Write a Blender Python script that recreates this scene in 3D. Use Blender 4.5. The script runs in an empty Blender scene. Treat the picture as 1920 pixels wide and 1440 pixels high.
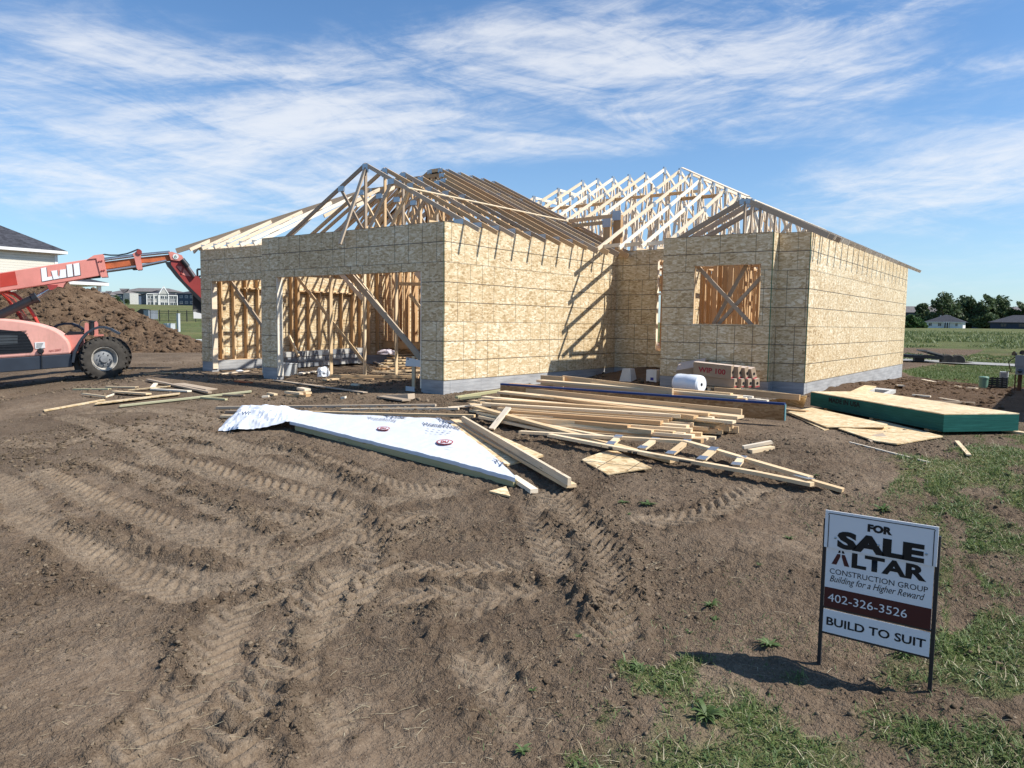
import bpy, bmesh, math, random
import numpy as np
from mathutils import Vector, Matrix, noise as mnoise
PI=math.pi
rnd=random.Random(7); nrs=np.random.RandomState(11)
sc=bpy.context.scene; col=sc.collection
# ------------------------------------------------------------------ camera
CAM=np.array([10.294,-11.3906,1.2032]); YAW,PIT,ROL,FPX=-0.6427,0.0817,0.0139,1391.975
def _axes():
    F=np.array([math.sin(YAW)*math.cos(PIT),math.cos(YAW)*math.cos(PIT),-math.sin(PIT)])
    R0=np.array([math.cos(YAW),-math.sin(YAW),0.]); U0=np.cross(R0,F)
    return R0*math.cos(ROL)+U0*math.sin(ROL), -R0*math.sin(ROL)+U0*math.cos(ROL), F
CR,CU,CF=_axes()
cd=bpy.data.cameras.new('camera'); cam=bpy.data.objects.new('camera',cd); col.objects.link(cam)
cd.sensor_width=36; cd.sensor_fit='HORIZONTAL'; cd.lens=FPX/1920*36; cd.clip_start=.05; cd.clip_end=5000
M=Matrix.Identity(4)
for i in range(3):
    M[i][0]=CR[i]; M[i][1]=CU[i]; M[i][2]=-CF[i]; M[i][3]=CAM[i]
cam.matrix_world=M; sc.camera=cam
sc.view_settings.view_transform='Standard'; sc.view_settings.look='None'; sc.view_settings.gamma=1
sc.view_settings.exposure=0.42
# ------------------------------------------------------------------ sun + sky
SUN=Vector((0.617,0.262,0.742)).normalized()
SEL=math.asin(SUN.z); SAZ=math.atan2(SUN.x,SUN.y)
ld=bpy.data.lights.new('sun','SUN'); ld.energy=5.0; ld.angle=math.radians(.53); ld.color=(1,.955,.88)
lo=bpy.data.objects.new('sun',ld); col.objects.link(lo); lo.rotation_euler=SUN.to_track_quat('Z','Y').to_euler()
w=bpy.data.worlds.new('World'); sc.world=w; w.use_nodes=True
def build_world():
    nt=w.node_tree; N=nt.nodes; L=nt.links; N.clear()
    def mth(op,a,b=None,c=None):
        n=N.new('ShaderNodeMath'); n.operation=op
        for i,v in enumerate((a,b,c)):
            if v is None: continue
            if isinstance(v,(int,float)): n.inputs[i].default_value=v
            else: L.new(v,n.inputs[i])
        return n.outputs[0]
    sky=N.new('ShaderNodeTexSky'); sky.sky_type='NISHITA'; sky.sun_disc=False
    sky.sun_elevation=SEL; sky.sun_rotation=SAZ; sky.altitude=300; sky.air_density=1.0; sky.dust_density=.7; sky.ozone_density=1.6
    tc=N.new('ShaderNodeTexCoord'); sp=N.new('ShaderNodeSeparateXYZ'); L.new(tc.outputs['Generated'],sp.inputs[0])
    x,y,z=sp.outputs
    rh=mth('SQRT',mth('ADD',mth('MULTIPLY',x,x),mth('MULTIPLY',y,y)))
    az=mth('ARCTAN2',x,y); e=mth('ARCTAN2',z,rh)
    a=mth('ADD',az,.6427)          # 0 looks at the house
    # long wind-drawn streaks: rotate a little, stretch along the wind
    def streak(rot,sx,sy,scale,detail,rough,dist,seed):
        u=mth('ADD',mth('MULTIPLY',a,math.cos(rot)*sx),mth('MULTIPLY',e,math.sin(rot)*sx))
        v=mth('ADD',mth('MULTIPLY',a,-math.sin(rot)*sy),mth('MULTIPLY',e,math.cos(rot)*sy))
        cb=N.new('ShaderNodeCombineXYZ'); L.new(u,cb.inputs[0]); L.new(v,cb.inputs[1]); cb.inputs[2].default_value=seed
        n=N.new('ShaderNodeTexNoise'); n.inputs['Scale'].default_value=scale; n.inputs['Detail'].default_value=detail
        n.inputs['Roughness'].default_value=rough; n.inputs['Distortion'].default_value=dist
        L.new(cb.outputs[0],n.inputs['Vector']); return n.outputs[0]
    s1=streak(.10,1.0,4.2,2.3,9,.62,.55,3.1)
    s2=streak(-.12,1.0,4.2,5.5,10,.68,.9,8.3)
    s3=streak(.18,1.3,7.0,9.0,9,.66,.8,15.)
    def blob(a0,e0,wa,we,rot=0.):
        da=mth('SUBTRACT',a,a0); de=mth('SUBTRACT',e,e0)
        u=mth('ADD',mth('MULTIPLY',da,math.cos(rot)),mth('MULTIPLY',de,math.sin(rot)))
        v=mth('ADD',mth('MULTIPLY',da,-math.sin(rot)),mth('MULTIPLY',de,math.cos(rot)))
        q=mth('ADD',mth('POWER',mth('ABSOLUTE',mth('DIVIDE',u,wa)),2.),mth('POWER',mth('ABSOLUTE',mth('DIVIDE',v,we)),2.))
        return mth('EXPONENT',mth('MULTIPLY',q,-1.))
    def pe(px,py): return (math.atan((px-960)/1392.), math.atan((606-py)/1392.*math.cos(math.atan((px-960)/1392.))))
    bl=None
    for (px,py,wa,we,rot,amp) in ((1150,110,.42,.085,.10,1.0),(1330,195,.24,.055,-.1,.8),(330,290,.33,.10,.0,.95),(620,235,.30,.07,.25,.55),
                              (1800,330,.34,.06,.15,1.05),(900,285,.28,.018,.0,.65),(1700,145,.30,.02,-.05,.6),(200,60,.4,.05,-.3,.3),(1650,30,.25,.06,.2,.5),(500,400,.4,.05,.0,.55),(1850,520,.3,.07,.0,.6),(80,170,.12,.06,.2,.45)):
        a0,e0=pe(px,py); b=mth('MULTIPLY',blob(a0,e0,wa,we,rot),amp); bl=b if bl is None else mth('ADD',bl,b)
    n=mth('ADD',mth('MULTIPLY',s1,.46),mth('ADD',mth('MULTIPLY',s2,.34),mth('MULTIPLY',s3,.20)))
    n=mth('MULTIPLY',mth('SUBTRACT',n,.5),4.6)
    b1=mth('MINIMUM',bl,1.1); f=mth('ADD',mth('MULTIPLY',b1,.72),mth('MULTIPLY',n,mth('ADD',.22,mth('MULTIPLY',b1,.62)))); f=mth('SUBTRACT',f,.16)
    mr=N.new('ShaderNodeMapRange'); mr.interpolation_type='SMOOTHERSTEP'
    L.new(f,mr.inputs[0]); mr.inputs[1].default_value=.06; mr.inputs[2].default_value=1.2; mr.inputs[3].default_value=0; mr.inputs[4].default_value=.72
    # thin milky veil towards the horizon
    veil=mth('MULTIPLY',mth('EXPONENT',mth('MULTIPLY',mth('ABSOLUTE',e),-8.)),.34)
    cov=mth('MINIMUM',mth('ADD',mr.outputs[0],veil),.97)
    hs=N.new('ShaderNodeMix'); hs.data_type='RGBA'; L.new(cov,hs.inputs[0])
    tint=N.new('ShaderNodeMix'); tint.data_type='RGBA'; tint.blend_type='MULTIPLY'; tint.inputs[0].default_value=1.; L.new(sky.outputs[0],tint.inputs[6]); tint.inputs[7].default_value=(.68,.99,1.24,1)
    L.new(tint.outputs[2],hs.inputs[6]); hs.inputs[7].default_value=(7.5,7.6,7.8,1)
    bg=N.new('ShaderNodeBackground'); bg.inputs[1].default_value=.096; L.new(hs.outputs[2],bg.inputs[0])
    o=N.new('ShaderNodeOutputWorld'); L.new(bg.outputs[0],o.inputs[0])
build_world()
# ------------------------------------------------------------------ photo measurement helpers: a sight line meets a real surface
def ray(px,py): return CF+CR*(px-960)/FPX-CU*(py-720)/FPX
def atz(px,py,z): d=ray(px,py); return CAM+d*(z-CAM[2])/d[2]
def aty(px,py,y): d=ray(px,py); return CAM+d*(y-CAM[1])/d[1]
def atx(px,py,x): d=ray(px,py); return CAM+d*(x-CAM[0])/d[0]
def atd(px,py,D): return CAM+ray(px,py)*D
def sstep(a,b,x): t=np.clip((x-a)/(b-a),0,1); return t*t*(3-2*t)
def softramp(t,k=.6): return k*np.log1p(np.exp(np.clip(t/k,-40,40)))
def h0(x,y):
    x=np.asarray(x,float); y=np.asarray(y,float)
    s=softramp(-y-.9)                                  # metres in front of the house
    h=-.27-.135*np.minimum(s,7.)-.02*np.maximum(s-7,0)
    h=h-.33*sstep(-9.3,-12.,x)*sstep(6.,-4.,y)*sstep(-9.,-3.,y)
    h=h-.22*sstep(9.,17.,y)*sstep(5.,6.,x)
    h=h+.36*np.exp(-((x-1.3)/1.2)**2-((y-6.75)/1.0)**2)        # dirt heaped in the entry recess
    dx=x-CAM[0]; dy=y-CAM[1]; d=np.hypot(dx,dy); az=np.arctan2(dx,dy)-YAW
    far=sstep(30,48,d)
    L=np.interp(d,[0,45,63,100,165,230,400,520,3000],[-.6,-.6,-.6,.75,2.7,4.7,7.7,9.,9.])
    Rr=np.interp(d,[0,45,90,140,250,3000],[-.5,-.55,.2,.75,1.55,1.7])
    k=sstep(-.12,.30,az)
    return h*(1-far)+far*(L*(1-k)+Rr*k)
def G(px,py,dz=0.):
    """ground point seen at photo pixel, dz above the soil"""
    d=ray(px,py); t=3.
    lo_,hi_=1.5,600.
    ts=np.concatenate([np.linspace(1.5,60,900),np.linspace(60.2,600,1500)])
    P=CAM[None,:]+d[None,:]*ts[:,None]
    g=P[:,2]-h0(P[:,0],P[:,1])-dz
    i=np.argmax(g<0)
    if not (g<0).any(): i=len(ts)-1
    a,b=ts[max(i-1,0)],ts[i]; ga,gb=g[max(i-1,0)],g[i]
    t=a+(b-a)*(ga/(ga-gb) if ga!=gb else 0)
    return CAM+d*t
# ------------------------------------------------------------------ scene helpers
def tag(o,label=None,cat=None,group=None,kind=None):
    if label: o['label']=label
    if cat: o['category']=cat
    if group: o['group']=group
    if kind: o['kind']=kind
    return o
def thing(name,label,cat,loc=(0,0,0),rotz=0.,group=None):
    o=bpy.data.objects.new(name,None); col.objects.link(o); o.empty_display_size=.2
    o.location=loc; o.rotation_euler=(0,0,rotz); return tag(o,label,cat,group)
class MB:
    def __init__(s): s.v=[]; s.f=[]; s.uv=[]; s.n=0; s.sm=False
    def quad(s,pts,uvs=None):
        i=len(s.v); s.v+= [tuple(map(float,p)) for p in pts]; s.f.append(tuple(range(i,i+len(pts))))
        s.uv+= [tuple(u) for u in (uvs or [(0,0)]*len(pts))]
    def hexa(s,c,L=1.,W=.1,H=.1):
        # c: 8 corners, 0-3 at the start end (ccw), 4-7 at the far end
        o=rnd.randint(0,400)*10.; u0=rnd.random()*30
        for (a,b,cc,d,wd,off) in ((0,4,5,1,W,0),(1,5,6,2,H,1),(2,6,7,3,W,2),(3,7,4,0,H,3)):
            v0=o+off*.4
            s.quad([c[a],c[b],c[cc],c[d]],[(u0,v0),(u0+L,v0),(u0+L,v0+wd),(u0,v0+wd)])
        for (q) in ((0,1,2,3),(7,6,5,4)):
            s.quad([c[k] for k in q],[(u0,o+5),(u0+.02,o+5),(u0+.02,o+5+H),(u0,o+5+H)])
    def beam(s,a,b,t,d,up=(0,0,1),ends=True):
        """t: thickness sideways, d: depth along up; centred on the line a-b"""
        a=Vector(a); b=Vector(b); L=(b-a).length
        if L<1e-4: return
        x=(b-a)/L; up=Vector(up); sd=x.cross(up)
        if sd.length<1e-3: sd=x.cross(Vector((1,0,0)))
        if sd.length<1e-3: sd=x.cross(Vector((0,1,0)))
        sd.normalize(); u=sd.cross(x).normalized()
        c=[]
        for p in (a,b):
            for (i,j) in ((-1,-1),(1,-1),(1,1),(-1,1)): c.append(p+sd*(i*t/2)+u*(j*d/2))
        s.hexa(c,L,t,d)
    def box(s,p0,p1):
        x0,y0,z0=p0; x1,y1,z1=p1
        c=[(x0,y0,z0),(x0,y1,z0),(x0,y1,z1),(x0,y0,z1),(x1,y0,z0),(x1,y1,z0),(x1,y1,z1),(x1,y0,z1)]
        s.hexa([Vector(q) for q in c],abs(x1-x0),abs(y1-y0),abs(z1-z0))
    def tube(s,pts,r,n=8,cap=True):
        pts=[Vector(p) for p in pts]; rings=[]
        if not hasattr(r,'__len__'): r=[r]*len(pts)
        ref=None
        for i,p in enumerate(pts):
            d=(pts[min(i+1,len(pts)-1)]-pts[max(i-1,0)]).normalized()
            if ref is None: ref=d.orthogonal().normalized()
            ref=(ref-d*ref.dot(d)).normalized(); q=d.cross(ref)
            b=len(s.v)
            for k in range(n):
                t=2*PI*k/n; s.v.append(tuple(p+(ref*math.cos(t)+q*math.sin(t))*r[i]))
            rings.append(b)
        for i in range(len(rings)-1):
            for k in range(n):
                s.f.append((rings[i]+k,rings[i]+(k+1)%n,rings[i+1]+(k+1)%n,rings[i+1]+k)); s.uv+=[(0,0)]*4
        if cap:
            s.f.append(tuple(rings[0]+k for k in range(n-1,-1,-1))); s.uv+=[(0,0)]*n
            s.f.append(tuple(rings[-1]+k for k in range(n))); s.uv+=[(0,0)]*n
    def lathe(s,c,axis,prof,n=32):
        """prof: list of (radius, offset along axis)"""
        ax=Vector(axis).normalized(); r0=ax.orthogonal().normalized(); r1=ax.cross(r0); c=Vector(c); rings=[]
        for (r,o) in prof:
            b=len(s.v)
            for k in range(n):
                t=2*PI*k/n; s.v.append(tuple(c+ax*o+(r0*math.cos(t)+r1*math.sin(t))*max(r,1e-4)))
            rings.append(b)
        for i in range(len(rings)-1):
            for k in range(n):
                s.f.append((rings[i]+k,rings[i]+(k+1)%n,rings[i+1]+(k+1)%n,rings[i+1]+k)); s.uv+=[(0,0)]*4
    def prism(s,poly,ext):
        """poly: 3-D outline, ext: extrusion vector"""
        n=len(poly); P=[Vector(p) for p in poly]; E=Vector(ext); b=len(s.v)
        s.v+=[tuple(p) for p in P]+[tuple(p+E) for p in P]
        s.f.append(tuple(range(b,b+n))); s.uv+=[(0,0)]*n
        s.f.append(tuple(range(b+2*n-1,b+n-1,-1))); s.uv+=[(0,0)]*n
        for k in range(n): s.f.append((b+k,b+n+k,b+n+(k+1)%n,b+(k+1)%n)); s.uv+=[(0,0)]*4
    def build(s,name,mat,parent=None,smooth=False,bevel=0.,loc=None,fixn=True):
        me=bpy.data.meshes.new(name); me.from_pydata(s.v,[],s.f)
        uvl=me.uv_layers.new(name='UVMap'); flat=np.array(s.uv,dtype=np.float32).ravel()
        if len(flat)==2*len(me.loops): uvl.data.foreach_set('uv',flat)
        if fixn:
            bm=bmesh.new(); bm.from_mesh(me); bmesh.ops.recalc_face_normals(bm,faces=bm.faces); bm.to_mesh(me); bm.free()
        if smooth: me.polygons.foreach_set('use_smooth',[True]*len(me.polygons))
        if mat: me.materials.append(mat)
        o=bpy.data.objects.new(name,me); col.objects.link(o)
        if parent: 
            o.parent=parent
            if parent.location.length>0 or abs(parent.rotation_euler.z)>0:
                mp=Matrix.LocRotScale(parent.location,parent.rotation_euler,None)
                if parent.parent: mp=Matrix.LocRotScale(parent.parent.location,parent.parent.rotation_euler,None)@mp
                o.matrix_parent_inverse=mp.inverted()
        if bevel:
            m=o.modifiers.new('bevel','BEVEL'); m.width=bevel; m.segments=2; m.limit_method='ANGLE'; m.angle_limit=.6
        if smooth:
            m=o.modifiers.new('n','EDGE_SPLIT'); m.split_angle=.7
        return o
def npmesh(name,V,Fc,mat,attrs=None,smooth=False,parent=None):
    me=bpy.data.meshes.new(name); V=np.asarray(V,np.float32); Fc=np.asarray(Fc,np.int32); k=Fc.shape[1]
    me.vertices.add(len(V)); me.vertices.foreach_set('co',V.ravel())
    me.loops.add(Fc.size); me.loops.foreach_set('vertex_index',Fc.ravel())
    me.polygons.add(len(Fc)); me.polygons.foreach_set('loop_start',np.arange(0,Fc.size,k,dtype=np.int32)); me.polygons.foreach_set('loop_total',np.full(len(Fc),k,np.int32))
    if smooth: me.polygons.foreach_set('use_smooth',np.ones(len(Fc),bool))
    me.update(calc_edges=True)
    for nm,a in (attrs or {}).items():
        at=me.attributes.new(nm,'FLOAT','POINT'); at.data.foreach_set('value',np.asarray(a,np.float32))
    me.materials.append(mat); o=bpy.data.objects.new(name,me); col.objects.link(o)
    if parent: o.parent=parent
    return o
# ------------------------------------------------------------------ materials
class NB:
    def __init__(s,name):
        s.m=bpy.data.materials.new(name); s.m.use_nodes=True; s.N=s.m.node_tree.nodes; s.L=s.m.node_tree.links
        s.b=s.N['Principled BSDF']
    def set(s,inp,v):
        if hasattr(v,'is_linked') or isinstance(v,bpy.types.NodeSocket): s.L.new(v,inp)
        else: inp.default_value=v
    def math(s,op,a,b=None,c=None,clamp=False):
        n=s.N.new('ShaderNodeMath'); n.operation=op; n.use_clamp=clamp
        for i,v in enumerate((a,b,c)):
            if v is not None: s.set(n.inputs[i],v)
        return n.outputs[0]
    def noise(s,vec,scale,detail=4,rough=.55,dist=0.,out=0):
        n=s.N.new('ShaderNodeTexNoise'); 
        if vec is not None: s.L.new(vec,n.inputs['Vector'])
        n.inputs['Scale'].default_value=scale; n.inputs['Detail'].default_value=detail; n.inputs['Roughness'].default_value=rough; n.inputs['Distortion'].default_value=dist
        return n.outputs[out]
    def voro(s,vec,scale,out='Color',feature='F1',rand=1.):
        n=s.N.new('ShaderNodeTexVoronoi'); n.feature=feature
        if vec is not None: s.L.new(vec,n.inputs['Vector'])
        n.inputs['Scale'].default_value=scale; n.inputs['Randomness'].default_value=rand
        return n.outputs[out]
    def mapping(s,vec,scale=(1,1,1),rot=(0,0,0),loc=(0,0,0)):
        n=s.N.new('ShaderNodeMapping'); s.L.new(vec,n.inputs[0]); n.inputs['Scale'].default_value=scale; n.inputs['Rotation'].default_value=rot; n.inputs['Location'].default_value=loc
        return n.outputs[0]
    def sep(s,v): n=s.N.new('ShaderNodeSeparateXYZ'); s.L.new(v,n.inputs[0]); return n.outputs
    def comb(s,x,y,z=0.):
        n=s.N.new('ShaderNodeCombineXYZ')
        for i,v in enumerate((x,y,z)): s.set(n.inputs[i],v)
        return n.outputs[0]
    def ramp(s,fac,stops,interp='LINEAR'):
        n=s.N.new('ShaderNodeValToRGB'); s.L.new(fac,n.inputs[0]); r=n.color_ramp; r.interpolation=interp
        while len(r.elements)<len(stops): r.elements.new(.5)
        for e,(p,c) in zip(r.elements,stops): e.position=p; e.color=(*c,1) if len(c)==3 else c
        return n.outputs[0]
    def mix(s,f,a,b,mode='MIX'):
        n=s.N.new('ShaderNodeMix'); n.data_type='RGBA'; n.blend_type=mode; s.set(n.inputs[0],f)
        for i,v in ((6,a),(7,b)):
            if isinstance(v,tuple): n.inputs[i].default_value=(*v[:3],1)
            else: s.L.new(v,n.inputs[i])
        return n.outputs[2]
    def mr(s,v,a,b,c=0.,d=1.,smooth=True):
        n=s.N.new('ShaderNodeMapRange'); n.interpolation_type='SMOOTHSTEP' if smooth else 'LINEAR'; s.L.new(v,n.inputs[0])
        for i,q in enumerate((a,b,c,d)): n.inputs[i+1].default_value=q
        return n.outputs[0]
    def obj(s): n=s.N.new('ShaderNodeTexCoord'); return n.outputs['Object']
    def uv(s): n=s.N.new('ShaderNodeTexCoord'); return n.outputs['UV']
    def attr(s,nm): n=s.N.new('ShaderNodeAttribute'); n.attribute_name=nm; return n.outputs['Fac']
    def bump(s,h,strength=.3,dist=.01,norm=None):
        n=s.N.new('ShaderNodeBump'); n.inputs['Strength'].default_value=strength; n.inputs['Distance'].default_value=dist; s.L.new(h,n.inputs['Height'])
        if norm is not None: s.L.new(norm,n.inputs['Normal'])
        return n.outputs[0]
    def fin(s,colr,rough=.7,spec=.3,normal=None,metal=0.):
        s.set(s.b.inputs['Base Color'],(*colr,1) if isinstance(colr,tuple) else colr)
        s.set(s.b.inputs['Roughness'],rough); s.b.inputs['Specular IOR Level'].default_value=spec; s.b.inputs['Metallic'].default_value=metal
        if normal is not None: s.L.new(normal,s.b.inputs['Normal'])
        return s.m
def plain(name,c,rough=.6,spec=.3,metal=0.,var=.12,scale=3.,bump=0.):
    b=NB(name); v=b.noise(b.obj(),scale,6,.6); f=b.mr(v,.25,.75,1-var,1+var,False)
    n=b.N.new('ShaderNodeVectorMath'); n.operation='SCALE'; n.inputs[0].default_value=c; b.L.new(f,n.inputs['Scale'])
    nm=b.bump(b.noise(b.obj(),scale*12,5,.6),bump,.01) if bump else None
    return b.fin(n.outputs[0],rough,spec,nm,metal)
def osb_mat(name,lines=True,tint=(1,1,1)):
    b=NB(name); p=b.obj(); s=b.sep(p)
    g=b.N.new('ShaderNodeTexCoord').outputs['Normal']; gs=b.sep(g)
    nz=b.math('GREATER_THAN',b.math('ABSOLUTE',gs[2]),.6); nx=b.math('GREATER_THAN',b.math('ABSOLUTE',gs[0]),.6)
    def pick(f,a,c): return b.math('ADD',b.math('MULTIPLY',f,a),b.math('MULTIPLY',b.math('SUBTRACT',1.,f),c))
    u=pick(nz,s[0],pick(nx,s[1],s[0])); v=pick(nz,s[1],s[2])
    uv=b.comb(u,v,0.)
    # flakes: three families of stretched cells, chosen patchwise
    sel=b.noise(uv,5.,2,.5)
    def fam(rot,off,sc=9.5): return b.voro(b.mapping(uv,(1.,3.4,1.),(0,0,rot),(off,off*.7,0)),sc)
    fa,fb,fc=fam(.55,3.),fam(-.75,11.),fam(1.35,23.,8.5)
    c=b.mix(b.mr(sel,.44,.5),fa,fb); c=b.mix(b.mr(sel,.56,.6),c,fc)
    cs=b.sep(c)
    pw=b.N.new('ShaderNodeTexWhiteNoise'); pw.noise_dimensions='2D'; b.L.new(b.comb(b.math('FLOOR',b.math('DIVIDE',b.math('ADD',u,.7),2.4384)),b.math('FLOOR',b.math('DIVIDE',v,1.2192))),pw.inputs['Vector'])
    k=b.math('ADD',b.math('MULTIPLY',cs[0],.46),b.math('ADD',b.math('MULTIPLY',b.noise(b.mapping(uv,(1,1.6,1)),9.,5,.72,1.8),.42),b.math('MULTIPLY',b.noise(uv,1.3,3,.6),.26)))
    k=b.math('ADD',k,b.math('MULTIPLY',b.math('SUBTRACT',pw.outputs['Value'],.5),.10))
    colr=b.ramp(k,[(.20,(.27,.17,.08)),(.38,(.475,.34,.18)),(.54,(.61,.465,.275)),(.70,(.70,.57,.37)),(.86,(.86,.76,.57))])
    colr=b.mix(1.,colr,tuple(t for t in tint),'MULTIPLY')
    if lines:
        row=b.math('FLOOR',b.math('DIVIDE',b.math('SUBTRACT',v,.004),1.2192))
        def near(val,per,wd):
            m=b.math('ABSOLUTE',b.math('SUBTRACT',b.math('FRACT',b.math('ADD',b.math('DIVIDE',val,per),.5)),.5))
            return b.math('LESS_THAN',b.math('MULTIPLY',m,per),wd)
        hl=near(v,.4064,.0085)
        seam=near(v,1.2192,.005)
        wn=b.N.new('ShaderNodeTexWhiteNoise'); wn.noise_dimensions='1D'; b.L.new(row,wn.inputs['W'])
        uo=b.math('ADD',u,b.math('MULTIPLY',b.math('FLOOR',b.math('MULTIPLY',wn.outputs['Value'],6.)),.2032))
        vl=near(uo,.4064,.0068)
        vs=near(uo,2.4384,.006)
        # every row/column of chalk lines has its own ink strength
        colid=b.math('FLOOR',b.math('DIVIDE',b.math('ADD',uo,.2),.4064))
        wn2=b.N.new('ShaderNodeTexWhiteNoise'); wn2.noise_dimensions='2D'; b.L.new(b.comb(colid,row),wn2.inputs['Vector'])
        pat=b.mr(b.noise(uv,.9,2,.5),.35,.6,.6,1.)
        vin=b.math('MULTIPLY',b.math('MULTIPLY',vl,b.mr(wn2.outputs['Value'],.15,.6,.2,.95)),pat)
        ink=b.math('MAXIMUM',b.math('MULTIPLY',b.math('MULTIPLY',hl,b.math('SUBTRACT',1.,seam)),.92),vin)
        ink=b.math('MAXIMUM',ink,b.math('MULTIPLY',vs,.75)); ink=b.math('MAXIMUM',ink,b.math('MULTIPLY',seam,.38))
        colr=b.mix(ink,colr,(.075,.058,.040))
    hgt=cs[1]
    rough=b.mr(cs[2],.0,1.,.38,.75,False)
    return b.fin(colr,rough,.38,b.bump(hgt,.35,.004))
def wood_mat(name,ca,cb,cc,rough=.62,knots=True):
    b=NB(name); uv=b.uv(); s=b.sep(uv)
    wn=b.N.new('ShaderNodeTexWhiteNoise'); wn.noise_dimensions='1D'; b.L.new(b.math('FLOOR',b.math('DIVIDE',s[1],10.)),wn.inputs['W'])
    g=b.noise(b.mapping(uv,(.9,38.,1)),2.2,6,.6,.6)
    g2=b.noise(b.mapping(uv,(.5,7.,1)),1.6,3,.6,.4)
    k=b.math('ADD',b.math('MULTIPLY',g,.45),b.math('ADD',b.math('MULTIPLY',g2,.3),b.math('MULTIPLY',b.math('SUBTRACT',wn.outputs['Value'],.5),.42)))
    colr=b.ramp(k,[(.08,ca),(.36,cb),(.68,cc)])
    if knots:
        kn=b.voro(b.mapping(uv,(2.1,16.,1)),1.,'Distance'); colr=b.mix(b.mr(kn,.05,.14,.8,0.),colr,(.16,.07,.03))
    # end grain a little darker
    return b.fin(colr,rough,.3,b.bump(g,.12,.003))
M_={}
M_['osb']=osb_mat('osb_wall'); M_['osb_sheet']=osb_mat('osb_sheet',False,(1.08,1.03,.95)); M_['osb_lined']=osb_mat('osb_sheet_lined',True,(1.12,1.08,1.0))
M_['osb_brown']=osb_mat('osb_brown',False,(.62,.42,.27))
M_['stud']=wood_mat('framing_lumber',(.42,.25,.12),(.60,.40,.215),(.72,.53,.32))
M_['pale']=wood_mat('truss_lumber',(.62,.48,.32),(.79,.67,.51),(.88,.80,.66),.55)
M_['board']=wood_mat('board_lumber',(.56,.38,.20),(.73,.55,.34),(.82,.67,.46))
M_['weath']=wood_mat('weathered_lumber',(.26,.19,.13),(.42,.33,.24),(.55,.45,.34))
M_['treated']=wood_mat('greenish_lumber',(.30,.28,.14),(.46,.43,.24),(.60,.56,.36))
M_['galv']=plain('galvanised_plate',(.42,.46,.50),.38,.5,.75,.15,30.)
# ------------------------------------------------------------------ ground
_lat={}
def vn(x,y,sc_,seed):
    if seed not in _lat: _lat[seed]=np.random.RandomState(seed).rand(256,256).astype(np.float32)
    Lt=_lat[seed]; a=np.asarray(x)/sc_+seed*13.7; b=np.asarray(y)/sc_+seed*7.3
    ia=np.floor(a).astype(int); ib=np.floor(b).astype(int); fa=a-ia; fb=b-ib
    fa=fa*fa*(3-2*fa); fb=fb*fb*(3-2*fb); i0,i1,j0,j1=ia%256,(ia+1)%256,ib%256,(ib+1)%256
    return (Lt[i0,j0]*(1-fa)+Lt[i1,j0]*fa)*(1-fb)+(Lt[i0,j1]*(1-fa)+Lt[i1,j1]*fa)*fb
def fbm(x,y,sc_,seed,oct=3):
    s=0;a=1;t=0
    for o in range(oct):
        th=.7*o; c,q=math.cos(th),math.sin(th); s=s+a*vn(x*c-y*q,x*q+y*c,sc_/2**o,seed+o); t+=a; a*=.5
    return s/t
def poly_world(pts): return np.array([G(px,py)[:2] for px,py in pts])
def in_poly(P,x,y):
    ins=np.zeros(np.shape(x),bool); n=len(P); j=n-1
    for i in range(n):
        xi,yi=P[i]; xj,yj=P[j]
        c=((yi>y)!=(yj>y)) & (x<(xj-xi)*(y-yi)/(yj-yi+1e-12)+xi); ins^=c; j=i
    return ins
def smooth_line(P,step=.05):
    P=np.array(P,float); out=[]
    for i in range(len(P)-1):
        p0=P[max(i-1,0)];p1=P[i];p2=P[i+1];p3=P[min(i+2,len(P)-1)]; n=max(2,int(np.linalg.norm(p2-p1)/step))
        for k in range(n):
            t=k/n; out.append(.5*((2*p1)+(-p0+p2)*t+(2*p0-5*p1+4*p2-p3)*t*t+(-p0+3*p1-3*p2+p3)*t**3))
    out.append(P[-1]); return np.array(out)
GR1=poly_world([(1700,858),(1790,850),(1850,815),(1920,800),(1990,900),(1990,1500),(1780,1500),(1800,1300),(1775,1230),(1770,1100),(1790,1000),(1740,960),(1680,900)])
GR3=poly_world([(1640,940),(1700,880),(1760,960),(1790,1020),(1775,1240),(1790,1330),(1720,1330),(1600,1270),(1770,1180),(1740,1000)])
GR2=poly_world([(1130,1300),(1240,1230),(1350,1250),(1500,1230),(1620,1270),(1740,1330),(1800,1390),(1830,1500),(1060,1500),(1080,1380)])
def grass_far(x,y):
    dx=x-CAM[0]; dy=y-CAM[1]; d=np.hypot(dx,dy); az=np.arctan2(dx,dy)-YAW
    wob=(fbm(x,y,3.,61)-.5)*2.2
    right=(y+wob*.5>17.3-(x-6.7)*1.35)&(x>5.4)&(az>0)
    far=(d>64)
    return np.where(right|far,1.,0.)
def grass_near(x,y):
    n=fbm(x,y,.45,71,3)
    g1=in_poly(GR1,x+(vn(x,y,.5,75)-.5)*.7,y+(vn(x,y,.5,76)-.5)*.7); g2=in_poly(GR2,x+(vn(x,y,.4,77)-.5)*.5,y+(vn(x,y,.4,78)-.5)*.5)
    return np.clip((n-.34)*4.5,0,1)*np.where(g1|g2,1.,np.where(in_poly(GR3,x,y),.45,0.))
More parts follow.
